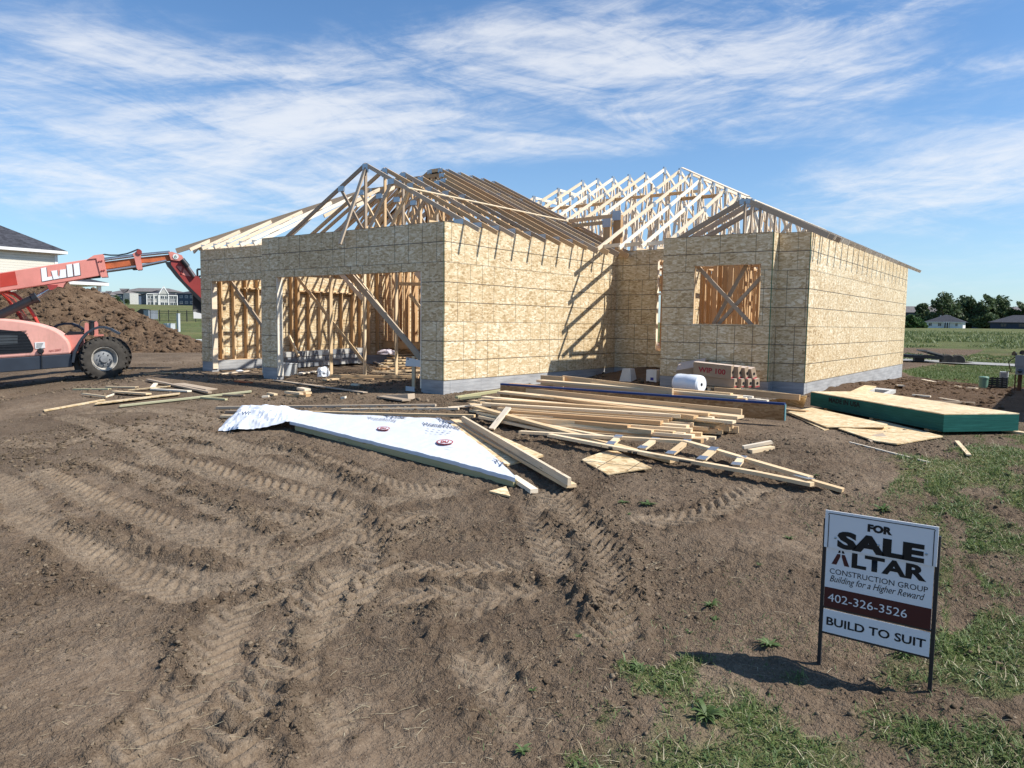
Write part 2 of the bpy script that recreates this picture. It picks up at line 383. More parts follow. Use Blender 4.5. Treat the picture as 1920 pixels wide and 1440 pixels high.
TR=[ # tyre tracks as they run over the soil: way points seen in the photo, width m, depth m, lug pitch m
 ([(-150,845),(0,905),(70,975),(160,1035),(290,1078),(400,1096),(500,1078),(600,1040),(700,1010),(810,985)],.42,.030,.15,0.5),
 ([(250,862),(365,878),(456,906),(583,935),(650,965),(700,1015),(712,1062),(670,1110),(610,1165),(530,1240),(470,1320),(430,1400),(400,1470)],.40,.045,.17,1.),
 ([(560,1050),(500,1100),(430,1165),(385,1250),(320,1335),(240,1425),(200,1490)],.38,.035,.16,1.),
 ([(715,1071),(800,1072),(900,1072),(1010,1072)],.33,.042,.135,1.),
 ([(700,1122),(800,1118),(930,1112),(1060,1105)],.32,.035,.15,.9),
 ([(1020,915),(1060,960),(1100,1010),(1135,1060),(1150,1110),(1145,1170),(1120,1240)],.42,.050,.12,.8),
 ([(845,1185),(860,1150),(930,1125),(1000,1120)],.34,.03,.15,.8),
 ([(1430,905),(1370,945),(1300,972),(1225,980),(1150,965)],.33,.045,.15,1.),
 ([(0,830),(100,835),(190,812),(260,798)],.4,.03,.16,.9),
 ([(500,830),(600,868),(700,905),(800,925),(880,925)],.4,.03,.14,.8),
 ([(300,835),(420,850),(520,880),(620,905),(700,935)],.38,.025,.14,.7),
 ([(-50,770),(120,775),(300,770),(420,800)],.4,.03,.17,.7),
 ([(700,1290),(620,1350),(560,1440)],.36,.025,.16,.6),
 ([(0,960),(90,1000),(200,1060),(320,1110),(430,1125),(560,1110),(690,1060)],.36,.026,.15,.9),([(60,880),(180,940),(300,985),(430,1030),(520,1050),(640,1020),(700,985)],.36,.030,.15,1.),
 ([(150,860),(280,900),(400,950),(480,1000),(560,1030)],.36,.022,.15,.9),([(420,960),(520,975),(640,985),(740,975),(840,960)],.34,.028,.14,1.),([(640,1060),(600,1130),(560,1200),(540,1290),(520,1400)],.36,.03,.16,1.),
 ([(880,1200),(900,1260),(940,1330),(960,1420)],.34,.025,.15,.8),([(1000,940),(1010,1000),(1040,1060),(1060,1120)],.3,.03,.14,1.),([(230,800),(350,812),(480,845),(600,850)],.36,.024,.15,.9),([(0,760),(150,790),(250,830),(330,880)],.36,.024,.15,.8),
 ([(330,980),(480,1010),(600,990),(720,945),(800,930)],.36,.022,.14,.7)]
RD=[ # ridges of squeezed-out clods
 ([(135,870),(220,893),(300,922)],.10,.035),([(130,985),(240,1020),(330,1045),(420,1064)],.12,.05),([(300,905),(420,945),(480,980),(530,1018)],.10,.035),
 ([(70,1030),(110,1070),(150,1105)],.12,.03),([(480,820),(560,850),(640,890),(720,925)],.10,.03),([(640,930),(700,960),(735,1020),(740,1075)],.10,.035),
 ([(730,1095),(850,1092),(960,1094),(1010,1096)],.08,.035),([(810,1150),(806,1185),(840,1215)],.12,.05),([(1075,1100),(1085,1130),(1110,1165)],.12,.07),
 ([(1020,975),(1060,1010),(1090,1050),(1100,1080)],.12,.04),([(1090,945),(1130,980),(1175,1025),(1190,1080),(1190,1150)],.14,.05),([(985,1255),(1010,1290),(1015,1330)],.14,.05),
 ([(570,1110),(600,1060),(650,1050)],.10,.03),([(330,1190),(330,1240),(350,1290)],.12,.05),([(545,1300),(545,1380),(530,1450)],.12,.05),([(890,1160),(925,1200),(945,1240)],.10,.04),
 ([(570,1170),(555,1210),(560,1240)],.1,.04),([(380,1140),(440,1125),(520,1110)],.1,.04),([(830,1310),(880,1330),(900,1400)],.1,.03),([(430,1350),(500,1380)],.1,.03),([(700,985),(760,985)],.12,.05)]
def axis(lo,hi,st,far):
    c=list(np.arange(lo,hi,st)); p=c[-1]; d=0
    up=[]; 
    while p<far:
        s_=st+ (.018*d if d<25 else .018*25+.085*(d-25)); p+=s_; d+=s_; up.append(p)
    p=c[0]; d=0; dn=[]
    while p>-far:
        s_=st+ (.018*d if d<25 else .018*25+.085*(d-25)); p-=s_; d+=s_; dn.append(p)
    return np.array(dn[::-1]+c+up)
gx=axis(-1.2,11.4,.021,1600.); gy=axis(-10.3,-1.2,.021,1600.)
X,Y=np.meshgrid(gx,gy,indexing='ij'); sx=np.gradient(gx)[:,None]; sy=np.gradient(gy)[None,:]; SP=np.maximum(sx,sy)+0*X
def am(wl): return np.clip(1.4-SP/(.38*wl),0,1)
H=h0(X,Y)
DD=np.hypot(X-CAM[0],Y-CAM[1])
rough=np.clip((fbm(X,Y,1.7,21,3)-.36)*2.2+.42+.4*sstep(5.5,8.5,X+.35*Y),0,1)
smooth_=np.zeros_like(X); 
near=(X>-6)&(X<13)&(Y>-12)&(Y<3)
xi,yi=np.where(near); nx_,ny_=X[near],Y[near]
trk=np.zeros(len(nx_)); lite=np.zeros(len(nx_)); rg=np.zeros(len(nx_))
for pts,wd,dp,pitch,lug in TR:
    P=smooth_line(poly_world(pts),.06); S=np.concatenate([[0],np.cumsum(np.linalg.norm(np.diff(P,axis=0),axis=1))]); T=np.gradient(P,axis=0); T/=np.linalg.norm(T,axis=1)[:,None]
    m=np.where((nx_>P[:,0].min()-.5)&(nx_<P[:,0].max()+.5)&(ny_>P[:,1].min()-.5)&(ny_<P[:,1].max()+.5))[0]
    best=np.full(len(m),9e9); bi=np.zeros(len(m),int)
    for k in range(len(P)):
        dd=(nx_[m]-P[k,0])**2+(ny_[m]-P[k,1])**2; u=dd<best; best[u]=dd[u]; bi[u]=k
    dx=nx_[m]-P[bi,0]; dy=ny_[m]-P[bi,1]; t=dx*-T[bi,1]+dy*T[bi,0]; s_=S[bi]+dx*T[bi,0]+dy*T[bi,1]
    endf=sstep(0,.35,s_)*sstep(S[-1],S[-1]-.35,s_); lat=np.abs(t)+(vn(nx_[m],ny_[m],.12,33)-.5)*.05
    ins=sstep(wd/2+.03,wd/2-.03,lat)*endf*(np.sqrt(best)<wd)
    ph=(s_+1.0*np.where(np.abs(t)<.02,.02,np.abs(t))+(vn(nx_[m],ny_[m],.25,34)-.5)*.05)/pitch+np.where(t>0,.5,0.)
    fr=ph-np.floor(ph); lg=sstep(.02,.10,fr)*sstep(.68,.62,fr)
    patchy=.55+.45*sstep(.3,.55,vn(nx_[m],ny_[m],.6,35))
    trk[m]=trk[m]*(1-ins)+ins*.68*(-dp*.42+dp*1.6*lug*lg*patchy)
    lite[m]=np.maximum(lite[m],ins*(.6+.4*lg)); berm=np.exp(-((lat-wd/2-.05)/.045)**2)*endf*(vn(nx_[m],ny_[m],.16,36)>.42)*(np.sqrt(best)<wd)
    trk[m]+=berm*.016*(.2+1.2*vn(nx_[m],ny_[m],.07,37)); rg[m]=np.maximum(rg[m]*(1-ins),berm*.5)
for pts,wd,amp in RD:
    P=smooth_line(poly_world(pts),.05)
    m=np.where((nx_>P[:,0].min()-.4)&(nx_<P[:,0].max()+.4)&(ny_>P[:,1].min()-.4)&(ny_<P[:,1].max()+.4))[0]
    best=np.full(len(m),9e9)
    for k in range(len(P)): best=np.minimum(best,(nx_[m]-P[k,0])**2+(ny_[m]-P[k,1])**2)
    dq=np.sqrt(best)+(vn(nx_[m],ny_[m],.14,41)-.5)*.12; b_=np.exp(-(dq/wd)**2)*sstep(.25,.6,vn(nx_[m],ny_[m],.2,42)+.15)
    c_=vn(nx_[m],ny_[m],.07,43)*.6+vn(nx_[m],ny_[m],.04,44)*.4
    trk[m]+=b_*amp*(.1+1.25*c_); rg[m]=np.maximum(rg[m],b_); lite[m]*=(1-b_*.8)
TRK=np.zeros_like(X); TRK[xi,yi]=trk; LT=np.zeros_like(X); LT[xi,yi]=lite; RG=np.zeros_like(X); RG[xi,yi]=rg
rough=np.clip(rough*(1-.75*LT)+RG,0,1)
nearhouse=np.exp(-np.maximum(np.hypot(np.maximum(np.abs(X-6.9)-1.6,0),np.maximum(np.abs(Y-11)-6,0)),0)/.8)  # dug soil beside the right wall
rough=np.clip(rough+nearhouse*.9,0,1.4)
def cell(x,y,sc_,seed):
    if ('c',seed) not in _lat: r_=np.random.RandomState(seed); _lat[('c',seed)]=(r_.rand(128,128).astype(np.float32),r_.rand(128,128).astype(np.float32),r_.rand(128,128).astype(np.float32))
    A_,B_,C_=_lat[('c',seed)]; a=x/sc_; b=y/sc_; ia=np.floor(a).astype(int); ib=np.floor(b).astype(int); out=np.zeros(np.shape(x),np.float32)
    for i in (-1,0,1):
        for j in (-1,0,1):
            u_,v_=(ia+i)%128,(ib+j)%128; dx=a-(ia+i+A_[u_,v_]); dy=b-(ib+j+B_[u_,v_]); c_=C_[u_,v_]
            th=c_*6.28; e1=dx*np.cos(th)+dy*np.sin(th); e2=-dx*np.sin(th)+dy*np.cos(th)
            out=np.maximum(out,(c_**1.6)*np.sqrt(np.clip(1-(e1*1.35)**2*1.6-(e2*2.1)**2*1.6,0,1)))
    return out
cr1=np.zeros_like(X); cr1[near]=cell(X[near]+(vn(X[near],Y[near],.05,120)-.5)*.05,Y[near]+(vn(X[near],Y[near],.05,121)-.5)*.05,.105,130)*.030*am(.1)[near]
cr1[near]+=cell(X[near],Y[near],.058,131)*.019*am(.06)[near]
det=(vn(X,Y,.9,1)-.5)*.030*am(.9)+(vn(X,Y,.36,2)-.5)*.018*am(.36)
det+=cr1*np.clip(.15+1.1*rough,0,1.2)*(1-.72*LT)*(1+1.7*RG)
det+=rough*((vn(X,Y,.13,3)-.5)*.022*am(.13)+(np.maximum(vn(X,Y,.085,4)-.42,0))*.035*am(.085))+(vn(X,Y,.075,5)-.5)*.006*am(.075)*(1-.5*LT)
det+=nearhouse*((vn(X,Y,1.1,7)-.4)*.16+(vn(X,Y,.4,8)-.5)*.10)*am(.6)
inside=(X>-9.5)&(X<0)&(Y>0)&(Y<7.2)
det+=np.where(inside,(vn(X,Y,.7,9)-.5)*.06,0)
det*=np.clip(1-(DD-55)/40,.0,1)+0*X
det+=(vn(X,Y,9.,10)-.5)*.25*sstep(40,70,DD)*am(9.)
H=H+det+TRK
GN=grass_near(X,Y); GRS=np.maximum(GN,grass_far(X,Y))
far_brown=fbm(X,Y,14.,81,3)
nX,nY=X.shape; idx=np.arange(nX*nY).reshape(nX,nY)
Fq=np.stack([idx[:-1,:-1],idx[1:,:-1],idx[1:,1:],idx[:-1,1:]],-1).reshape(-1,4)
def hgt(x,y):
    """height of the finished soil sheet"""
    i=np.clip(np.searchsorted(gx,x)-1,0,nX-2); j=np.clip(np.searchsorted(gy,y)-1,0,nY-2)
    a=np.clip((x-gx[i])/(gx[i+1]-gx[i]),0,1); b=np.clip((y-gy[j])/(gy[j+1]-gy[j]),0,1)
    return (H[i,j]*(1-a)+H[i+1,j]*a)*(1-b)+(H[i,j+1]*(1-a)+H[i+1,j+1]*a)*b
def ground_mat():
    b=NB('soil'); p=b.obj()
    rg=b.attr('rough'); lt=b.attr('lite'); gr=b.attr('grass'); rd=b.attr('red')
    n1=b.noise(p,1.1,6,.62); n2=b.noise(p,9.,6,.68); n3=b.noise(p,48.,6,.8); n4=b.noise(p,.25,3,.5)
    k=b.math('ADD',b.math('MULTIPLY',n1,.30),b.math('ADD',b.math('MULTIPLY',n2,.36),b.math('MULTIPLY',n3,.46)))
    dry=b.ramp(k,[(.39,(.080,.053,.034)),(.49,(.148,.104,.069)),(.58,(.202,.148,.101)),(.69,(.29,.222,.156))])
    damp=b.ramp(k,[(.39,(.054,.035,.023)),(.50,(.106,.073,.048)),(.59,(.155,.111,.075)),(.69,(.22,.166,.115))])
    rf=b.math('MULTIPLY',rg,b.mr(n2,.3,.65,.25,1.)); rf=b.math('MINIMUM',b.math('MULTIPLY',rf,.8),.85)
    c=b.mix(rf,dry,damp)
    c=b.mix(b.math('MULTIPLY',lt,.30),c,b.ramp(k,[(.32,(.15,.115,.078)),(.5,(.245,.190,.132)),(.7,(.33,.265,.19))]))
    c=b.mix(b.math('MULTIPLY',rd,.75),c,b.ramp(k,[(.3,(.055,.033,.020)),(.5,(.115,.070,.043)),(.7,(.20,.13,.082))]))
    # pale grit
    gv=b.voro(p,70.,'Distance'); gc=b.voro(p,70.,'Color'); gs=b.math('MULTIPLY',b.math('LESS_THAN',gv,.16),b.math('GREATER_THAN',b.sep(gc)[0],.90))
    c=b.mix(b.math('MULTIPLY',gs,.6),c,(.45,.40,.33))
    gk=b.noise(p,.16,5,.6); gk2=b.noise(p,2.3,6,.7)
    gcol=b.ramp(b.math('ADD',b.math('MULTIPLY',gk,.55),b.math('MULTIPLY',gk2,.45)),[(.32,(.035,.065,.016)),(.47,(.070,.115,.028)),(.58,(.135,.160,.050)),(.72,(.21,.165,.075))])
    gcol=b.mix(b.attr('brown'),gcol,b.ramp(gk2,[(.3,(.12,.105,.045)),(.6,(.235,.165,.085)),(.8,(.29,.20,.11))]))
    c=b.mix(b.math('MULTIPLY',gr,b.mr(gk2,.3,.6,.35,.85)),c,gcol)
    hh=b.math('ADD',b.math('MULTIPLY',n2,.5),b.math('ADD',b.math('MULTIPLY',n3,.5),b.math('MULTIPLY',b.noise(p,22.,5,.7),.7)))
    hh=b.math('SUBTRACT',hh,b.math('ADD',b.math('MULTIPLY',b.voro(p,34.,'Distance'),.55),b.math('MULTIPLY',b.voro(p,95.,'Distance'),.35)))
    st=b.math('ADD',.42,b.math('MULTIPLY',rg,.55))
    bn=b.N.new('ShaderNodeBump'); bn.inputs['Distance'].default_value=.035; b.L.new(st,bn.inputs['Strength']); b.L.new(hh,bn.inputs['Height'])
    b2=b.N.new('ShaderNodeBump'); b2.inputs['Distance'].default_value=.14; b2.inputs['Strength'].default_value=.5; b.L.new(b.math('ADD',b.noise(b.mapping(p,(1.,1.6,1.),(0,0,.4)),2.6,5,.65),b.math('MULTIPLY',b.noise(p,7.,3,.6),.5)),b2.inputs['Height']); b.L.new(b2.outputs[0],bn.inputs['Normal'])
    return b.fin(c,.95,.12,bn.outputs[0])
# straw-coloured band and green weed band across the far field on the right
az_=np.arctan2(X-CAM[0],Y-CAM[1])-YAW
BR=sstep(33,37,DD)*sstep(62,50,DD)*(az_>0)*.85*sstep(.2,.6,far_brown+.12)+sstep(110,130,DD)*(az_<0)*.25*sstep(.45,.6,far_brown)
RED=np.clip(nearhouse*1.1,0,1)*(Y>1.5)+sstep(1.5,4,Y)*(X>-.2)*.35
npmesh('ground',np.stack([X.ravel(),Y.ravel(),H.ravel()],1),Fq,ground_mat(),dict(rough=rough.ravel(),lite=LT.ravel(),grass=GRS.ravel(),red=np.clip(RED,0,1).ravel(),brown=np.clip(BR,0,1).ravel()),smooth=True)['kind']='structure'
def Gh(px,py,dz=0.):
    """point of the finished soil seen at a photo pixel"""
    p=G(px,py)
    for _ in range(3): 
        off=float(hgt(p[0],p[1])-h0(p[0],p[1])); p=G(px,py,off+dz)
    return Vector(p)
def sheet(name,pts,mat,thick=.1,dz=0.,kind='structure'):
    mb=MB(); P=[Gh(*q) for q in pts]; P=[Vector((p.x,p.y,p.z+dz)) for p in P]; mb.prism(P,(0,0,-thick)); o=mb.build(name,mat); tag(o,kind=kind); return o
M_['conc']=plain('concrete',(.50,.49,.46),.85,.25,0,.12,1.5,.3); M_['asph']=plain('pale_road',(.30,.29,.27),.9,.2,0,.1,1.,.2)
mb=MB(); _r=[Gh(1480,667.5),Gh(1740,680.5),Gh(1900,688.3),Gh(2300,708)]; _f=[Gh(1480,663),Gh(1740,676),Gh(1900,683.8),Gh(2300,703)]
for i in range(3): mb.quad([_r[i]+Vector((0,0,.05)),_r[i+1]+Vector((0,0,.05)),_f[i+1]+Vector((0,0,.05)),_f[i]+Vector((0,0,.05))])
tag(mb.build('road',M_['asph']),kind='structure')
sheet('path',[(300,638.6),(420,640),(420,637.9),(300,636.6)],M_['conc'],.1,.06)
# ------------------------------------------------------------------ the house under construction
house=thing('unfinished_house','unfinished single-storey house of bare strand-board walls with open timber roof trusses','house')
U=.4064; WH=8*U; XL,XM,XR=-9.54,-6.19,5.738; YB=17.06; YE=7.19; YG=4.98; YR=5.28
def wall(axis_,c,a,b,out,z1=WH,holes=(),name='wall_sheathing',mat=None,th=.012,z0=0.):
    """axis 'x': wall runs along x at y=c; out = +-1 outward side"""
    cuts=[a,b]+[q for h in holes for q in h[:2]]; cuts=sorted(set(round(q,4) for q in cuts)); mb=MB()
    for u0,u1 in zip(cuts[:-1],cuts[1:]):
        zs=[(z0,z1)]
        for (h0_,h1_,g0,g1) in holes:
            if h0_-1e-3<=u0 and u1<=h1_+1e-3:
                n=[]
                for (p,q) in zs:
                    if g0>p: n.append((p,min(q,g0)))
                    if g1<q: n.append((max(p,g1),q))
                zs=n
        for (p,q) in zs:
            t0,t1=(c,c+out*th)
            if axis_=='x': mb.box((u0,min(t0,t1),p),(u1,max(t0,t1),q))
            else: mb.box((min(t0,t1),u0,p),(max(t0,t1),u1,q))
    return mb.build(name,mat or M_['osb'],house)
wall('x',0.,XM,0.,-1,holes=[(-5.63,-.63,-1,2.26)])
wall('x',.30,XL,XM,-1,z1=3.14,holes=[(-9.05,-6.66,-1,2.25)])
wall('y',0.,0.,YE,1)
wall('y',XM,0.,.30,-1)
wall('x',YE,0.0,2.48,-1,holes=[(1.26,1.95,.5,2.97)])
wall('y',2.48,YG,YE,-1)
wall('x',YG,2.48,5.05,-1,holes=[(3.27,4.80,1.25,2.57)])
wall('y',5.05,YG,YR,1)
wall('x',YR,5.05,XR,-1)
wall('y',XR,YR,YB,1)
wall('y',XL,.30,YB,-1)
wall('x',YB,XL,XR,1,holes=[(-3.6,-1.6,.5,2.6),(.4,2.6,.9,2.4),(3.4,4.9,.9,2.4),(-7,-5.4,1,2.4)])
# green-edged panel edges showing at the corners
_ge=plain('green_edge',(.05,.16,.10),.7)
for (x,y) in ((XR+.006,YR-.0145),(5.044,YG-.0145),(-.006,-.0145)): mb=MB(); mb.box((x-.009,y-.002,.0),(x+.009,y+.0005,WH)); mb.build('panel_edge',_ge,house)
# foundation
def fmat():
    b=NB('foundation_block'); p=b.obj(); s=b.sep(p); g=b.sep(b.N.new('ShaderNodeTexCoord').outputs['Normal'])
    nx=b.math('GREATER_THAN',b.math('ABSOLUTE',g[0]),.6); u=b.math('ADD',b.math('MULTIPLY',nx,s[1]),b.math('MULTIPLY',b.math('SUBTRACT',1.,nx),s[0]))
    def near(v,per,wd): return b.math('LESS_THAN',b.math('MULTIPLY',b.math('ABSOLUTE',b.math('SUBTRACT',b.math('FRACT',b.math('ADD',b.math('DIVIDE',v,per),.5)),.5)),per),wd)
    l=b.math('MAXIMUM',b.math('MULTIPLY',near(s[2],.0762,.004),.7),near(u,1.22,.004)); l=b.math('MAXIMUM',l,b.math('MULTIPLY',near(u,.61,.002),.6))
    n=b.noise(b.comb(b.math('MULTIPLY',u,.5),b.math('MULTIPLY',s[2],3.)),3.,6,.65)
    c=b.ramp(n,[(.3,(.26,.26,.26)),(.5,(.36,.36,.36)),(.7,(.46,.46,.45))]); c=b.mix(b.math('MULTIPLY',l,.5),c,(.14,.14,.14))
    return b.fin(c,.85,.25,b.bump(b.noise(p,30.,5,.7),.25,.01))
M_['fnd']=fmat()
def fnd(axis_,c,a,b,inn,top=-.0015,th=.2):
    mb=MB(); t0,t1=c-.004*inn*-1*-1,c+inn*th
    if axis_=='x': mb.box((a,min(t0,t1),-.95),(b,max(t0,t1),top))
    else: mb.box((min(t0,t1),a,-.95),(max(t0,t1),b,top))
    return mb
for ax,c,a,b,inn in (('x',0.,-.63,0.,1),('x',0.,XM,-5.63,1),('x',.3,-6.66,XM-.001,1),('x',.3,XL,-9.05,1),('y',0.,.2,YE,-1),('y',2.48,YG+.2,YE,1),('x',YE,0.,2.48,1),('x',YG,2.48,5.05,1),('y',5.05,YG+.2,YR+.2,-1),('x',YR,5.05,XR,1),('y',XR,YR+.2,YB,-1),('y',XL,.5,YB,1),('x',YB,XL+.2,XR-.2,-1)):
    fnd(ax,c,a,b,inn).build('foundation',M_['fnd'],house)
fnd('y',XL+.15,.55,7.0,1,.02,.12).build('foundation',M_['fnd'],house)
# floor deck of the living part
mb=MB(); mb.box((XL+.2,YE+.06,.455),(XR-.16,YB-.16,.475)); mb.box((2.62,YG+.16,.455),(5.0,YE+.058,.475)); mb.box((5.001,YR+.16,.455),(XR-.16,YE+.058,.475)); mb.build('floor_deck',M_['osb_brown'],house)
mb=MB(); mb.beam((XL+.1,YE+.02,.365),(-.1,YE+.02,.365),.04,.215); mb.build('rim_joist',M_['stud'],house)
mb=MB()
for x in np.arange(-9.2,-.3,.8128): mb.beam((x,YE+.1,.34),(x,YE+2.5,.34),.04,.2)
mb.build('floor_joists',M_['stud'],house)
# studs ----------------------------------------------------------------
nst=[0]
def stud(p,z0,z1,ax,w=.14,dbl=1):
    mb=MB(); x,y=p
    for k in range(dbl):
        o=.041*k; q=(x+o,y) if ax=='x' else (x,y+o)
        mb.beam((q[0],q[1],z0),(q[0],q[1],z1),w,.038,up=(1,0,0) if ax=='x' else (0,1,0))
    nst[0]+=1
    return mb
def stud_run(ax,c,a,b,z0=.04,z1=WH-.08,sp=U,skip=(),far=None,dbl=()):
    u=a+.02
    while u<b:
        if not any(s0<u<s1 for s0,s1 in skip):
            p=(u,c) if ax=='x' else (c,u); mb=stud(p,z0,z1,ax)
            if far is not None: far.v+= [];  _merge(far,mb)
            else: mb.build('stud',M_['stud'],house)
        u+=sp
def _merge(A,B):
    o=len(A.v); A.v+=B.v; A.f+=[tuple(i+o for i in f) for f in B.f]; A.uv+=B.uv
def plates(ax,c,a,b,zb=.02,zt=WH-.06,skipb=()):
    mb=MB()
    for z in (zt,zt+.04):
        mb.beam((a,c,z) if ax=='x' else (c,a,z),(b,c,z) if ax=='x' else (c,b,z),.14,.038)
    u=a
    for s0,s1 in list(skipb)+[(b,b)]:
        if s0-u>.05: mb.beam((u,c,zb) if ax=='x' else (c,u,zb),(s0,c,zb) if ax=='x' else (c,s0,zb),.14,.038)
        u=s1
    mb.build('wall_plate',M_['stud'],house)
T=.078
# garage walls (seen through the two door openings)
stud_run('y',XL+T,.42,YE-.1,skip=[(3.55,5.75)]); plates('y',XL+T,.38,YE)
for y in (3.5,3.54,5.78,5.82): stud((XL+T,y),.04,WH-.08,'y').build('stud',M_['stud'],house)
mb=MB(); mb.beam((XL+T,3.52,2.13),(XL+T,5.8,2.13),.14,.04); mb.beam((XL+T,3.56,2.9),(XL+T,5.78,2.9),.14,.24); mb.beam((XL+T,1.55,2.13),(XL+T,2.9,2.13),.14,.04); mb.build('header',M_['stud'],house)
for y in (3.95,4.4,4.85,5.3): stud((XL+T,y),.04,2.1,'y').build('stud',M_['stud'],house)
stud_run('y',-T,.4,YE-.1); plates('y',-T,.12,YE)
stud_run('x',YE+T,XL+.2,-.1,z0=.49,sp=.33); plates('x',YE+T,XL+.1,-.0,zb=.495)
# front garage walls: headers and jambs
mb=MB(); mb.box((-5.66,.005,2.262),(-.6,.145,2.66)); mb.build('header',M_['stud'],house); mb=MB(); mb.box((-9.08,.305,2.252),(-6.63,.445,2.6)); mb.build('header',M_['stud'],house)
def jamb(x,y0,y1,top):
    mb=MB(); mb.box((x-.02,y0+.002,-.2),(x+.02,y1,top-.002)); mb.build('door_jamb',M_['pale'],house)
for x,y0,y1,t in ((-5.611,0.,.16,2.262),(-.65,0.,.16,2.262),(-9.03,.3,.46,2.252),(-6.68,.3,.46,2.252)): jamb(x,y0,y1,t)
for x in (-5.75,-5.95,-6.12,-.3,-.08,-.5): stud((x,T+.005),.0,WH-.08,'x').build('stud',M_['stud'],house)
for x in (-9.2,-9.4,-6.45,-6.3): stud((x,.3+T+.005),.0,3.05,'x').build('stud',M_['stud'],house)
plates('x',T+.005,XM,0.,skipb=[(-5.63,-.63)]); plates('x',.3+T+.005,XL,XM-.02,zt=3.02,skipb=[(-9.05,-6.66)])
# living-part walls
far=MB()
stud_run('x',YG+T,2.6,5.0,z0=.49,skip=[(3.2,4.85)]); 
for x in (3.22,3.18,4.84,4.88): stud((x,YG+T),.49,WH-.08,'x').build('stud',M_['stud'],house)
mb=MB(); mb.box((3.2,YG+.004,2.572),(4.87,YG+.14,2.85)); mb.build('header',M_['stud'],house); mb=MB(); mb.box((3.2,YG+.004,1.2),(4.87,YG+.14,1.248)); mb.build('header',M_['stud'],house)
stud_run('x',YE+T,.15,2.5,z0=.49,skip=[(1.2,2.0)])
for x in (1.22,1.99): stud((x,YE+T),.49,WH-.08,'x').build('stud',M_['pale'],house)
mb=MB(); mb.beam((1.24,YE+T,2.05),(1.97,YE+T,2.05),.14,.05); mb.beam((1.24,YE+T,.49),(1.97,YE+T,.49),.14,.03); mb.build('header',M_['pale'],house)
plates('x',YG+T,2.48,5.05); plates('x',YR+T,5.05,XR); plates('y',XR-T,YR+.15,YB); plates('x',YE+T,0.01,2.48,zb=.495)
for (ax,c,a,b,sk) in (('y',XR-T,YR+.2,YB,()),('x',YB-T,XL,XR,((-3.6,-1.6),(.4,2.6),(3.4,4.9))),('y',2.6,8.6,14.5,((10.5,11.4),)),('x',9.6,2.8,5.6,((3.6,4.5),)),('x',11.2,-2.5,5.5,((.6,1.5),)),('y',-.1,8.0,16.8,((9.5,10.4),)),('x',8.9,-6.0,-.5,((-3,-2.1),)),
    ('x',13.4,-9.3,2.4,((-5,-4),)),('y',-4.2,8.9,13.4,()),('y',4.1,11.3,16.9,((13.,13.9),)),('y',1.2,11.4,16.9,()),('x',10.4,-9.3,-4.3,()),('x',7.72,-9.3,-.2,()),('x',8.3,-9.3,-3.,()),('y',-6.5,7.9,12.,())):
    stud_run(ax,c,a,b,z0=.49,skip=sk,far=far)
    for z in (WH-.06,WH-.02): far.beam((a,c,z) if ax=='x' else (c,a,z),(b,c,z) if ax=='x' else (c,b,z),.09,.038)
tag(far.build('partition_studs',M_['stud'],house),kind='stuff')
# temporary braces ------------------------------------------------------
def brace(a,b,w=.038,d=.089,up=(0,0,1),mat='board'):
    mb=MB(); mb.beam(a,b,w,d,up); return mb.build('temporary_brace',M_[mat],house)
V=Vector
yb=YG+.18
for (q0,q1,y) in (((1306,497),(1412,612),yb),((1400,496),(1336,612),yb+.06),((1428,519),(1343,612),yb+.11)): brace(aty(*q0,y),aty(*q1,y),.035,.085,(0,0,1),'weath')
b0=aty(684,318,.55); b1=aty(637,458,-.22); brace(b0,b1,.09,.04,(0,1,0),'weath')
brace(aty(648,505,.9),aty(790,672,.9),.04,.14,(0,0,1),'weath'); brace(aty(655,502,1.2),aty(800,690,1.6),.04,.09)
brace(aty(431,525,.7),aty(493,612,.75),.04,.09,(0,0,1),'weath'); brace(atx(556,518,-9.2),aty(695,695,4.2),.04,.09); brace(atx(541,627,-9.2),atx(560,668,-8.6),.04,.09)
for (px,pt,pb,y) in ((621,512,706,1.7),(684,512,700,2.3),(743,512,696,2.6)):
    t_=aty(px,pt,y); b_=aty(px,pb,y); mb=MB(); mb.beam((b_[0],y,float(hgt(b_[0],y))-.03),(b_[0],y,WH),.09,.04,up=(1,0,0)); mb.build('shoring_post',M_['board'],house)
brace(aty(638,512,4.),aty(680,560,4.),.04,.14,(0,0,1),'pale'); brace(aty(741,532,3.2),aty(791,533,3.2),.04,.09); brace(aty(768,552,3.4),aty(791,580,3.4),.04,.09); brace(aty(780,508,2.4),aty(791,520,2.4),.05,.18,(0,0,1),'pale')
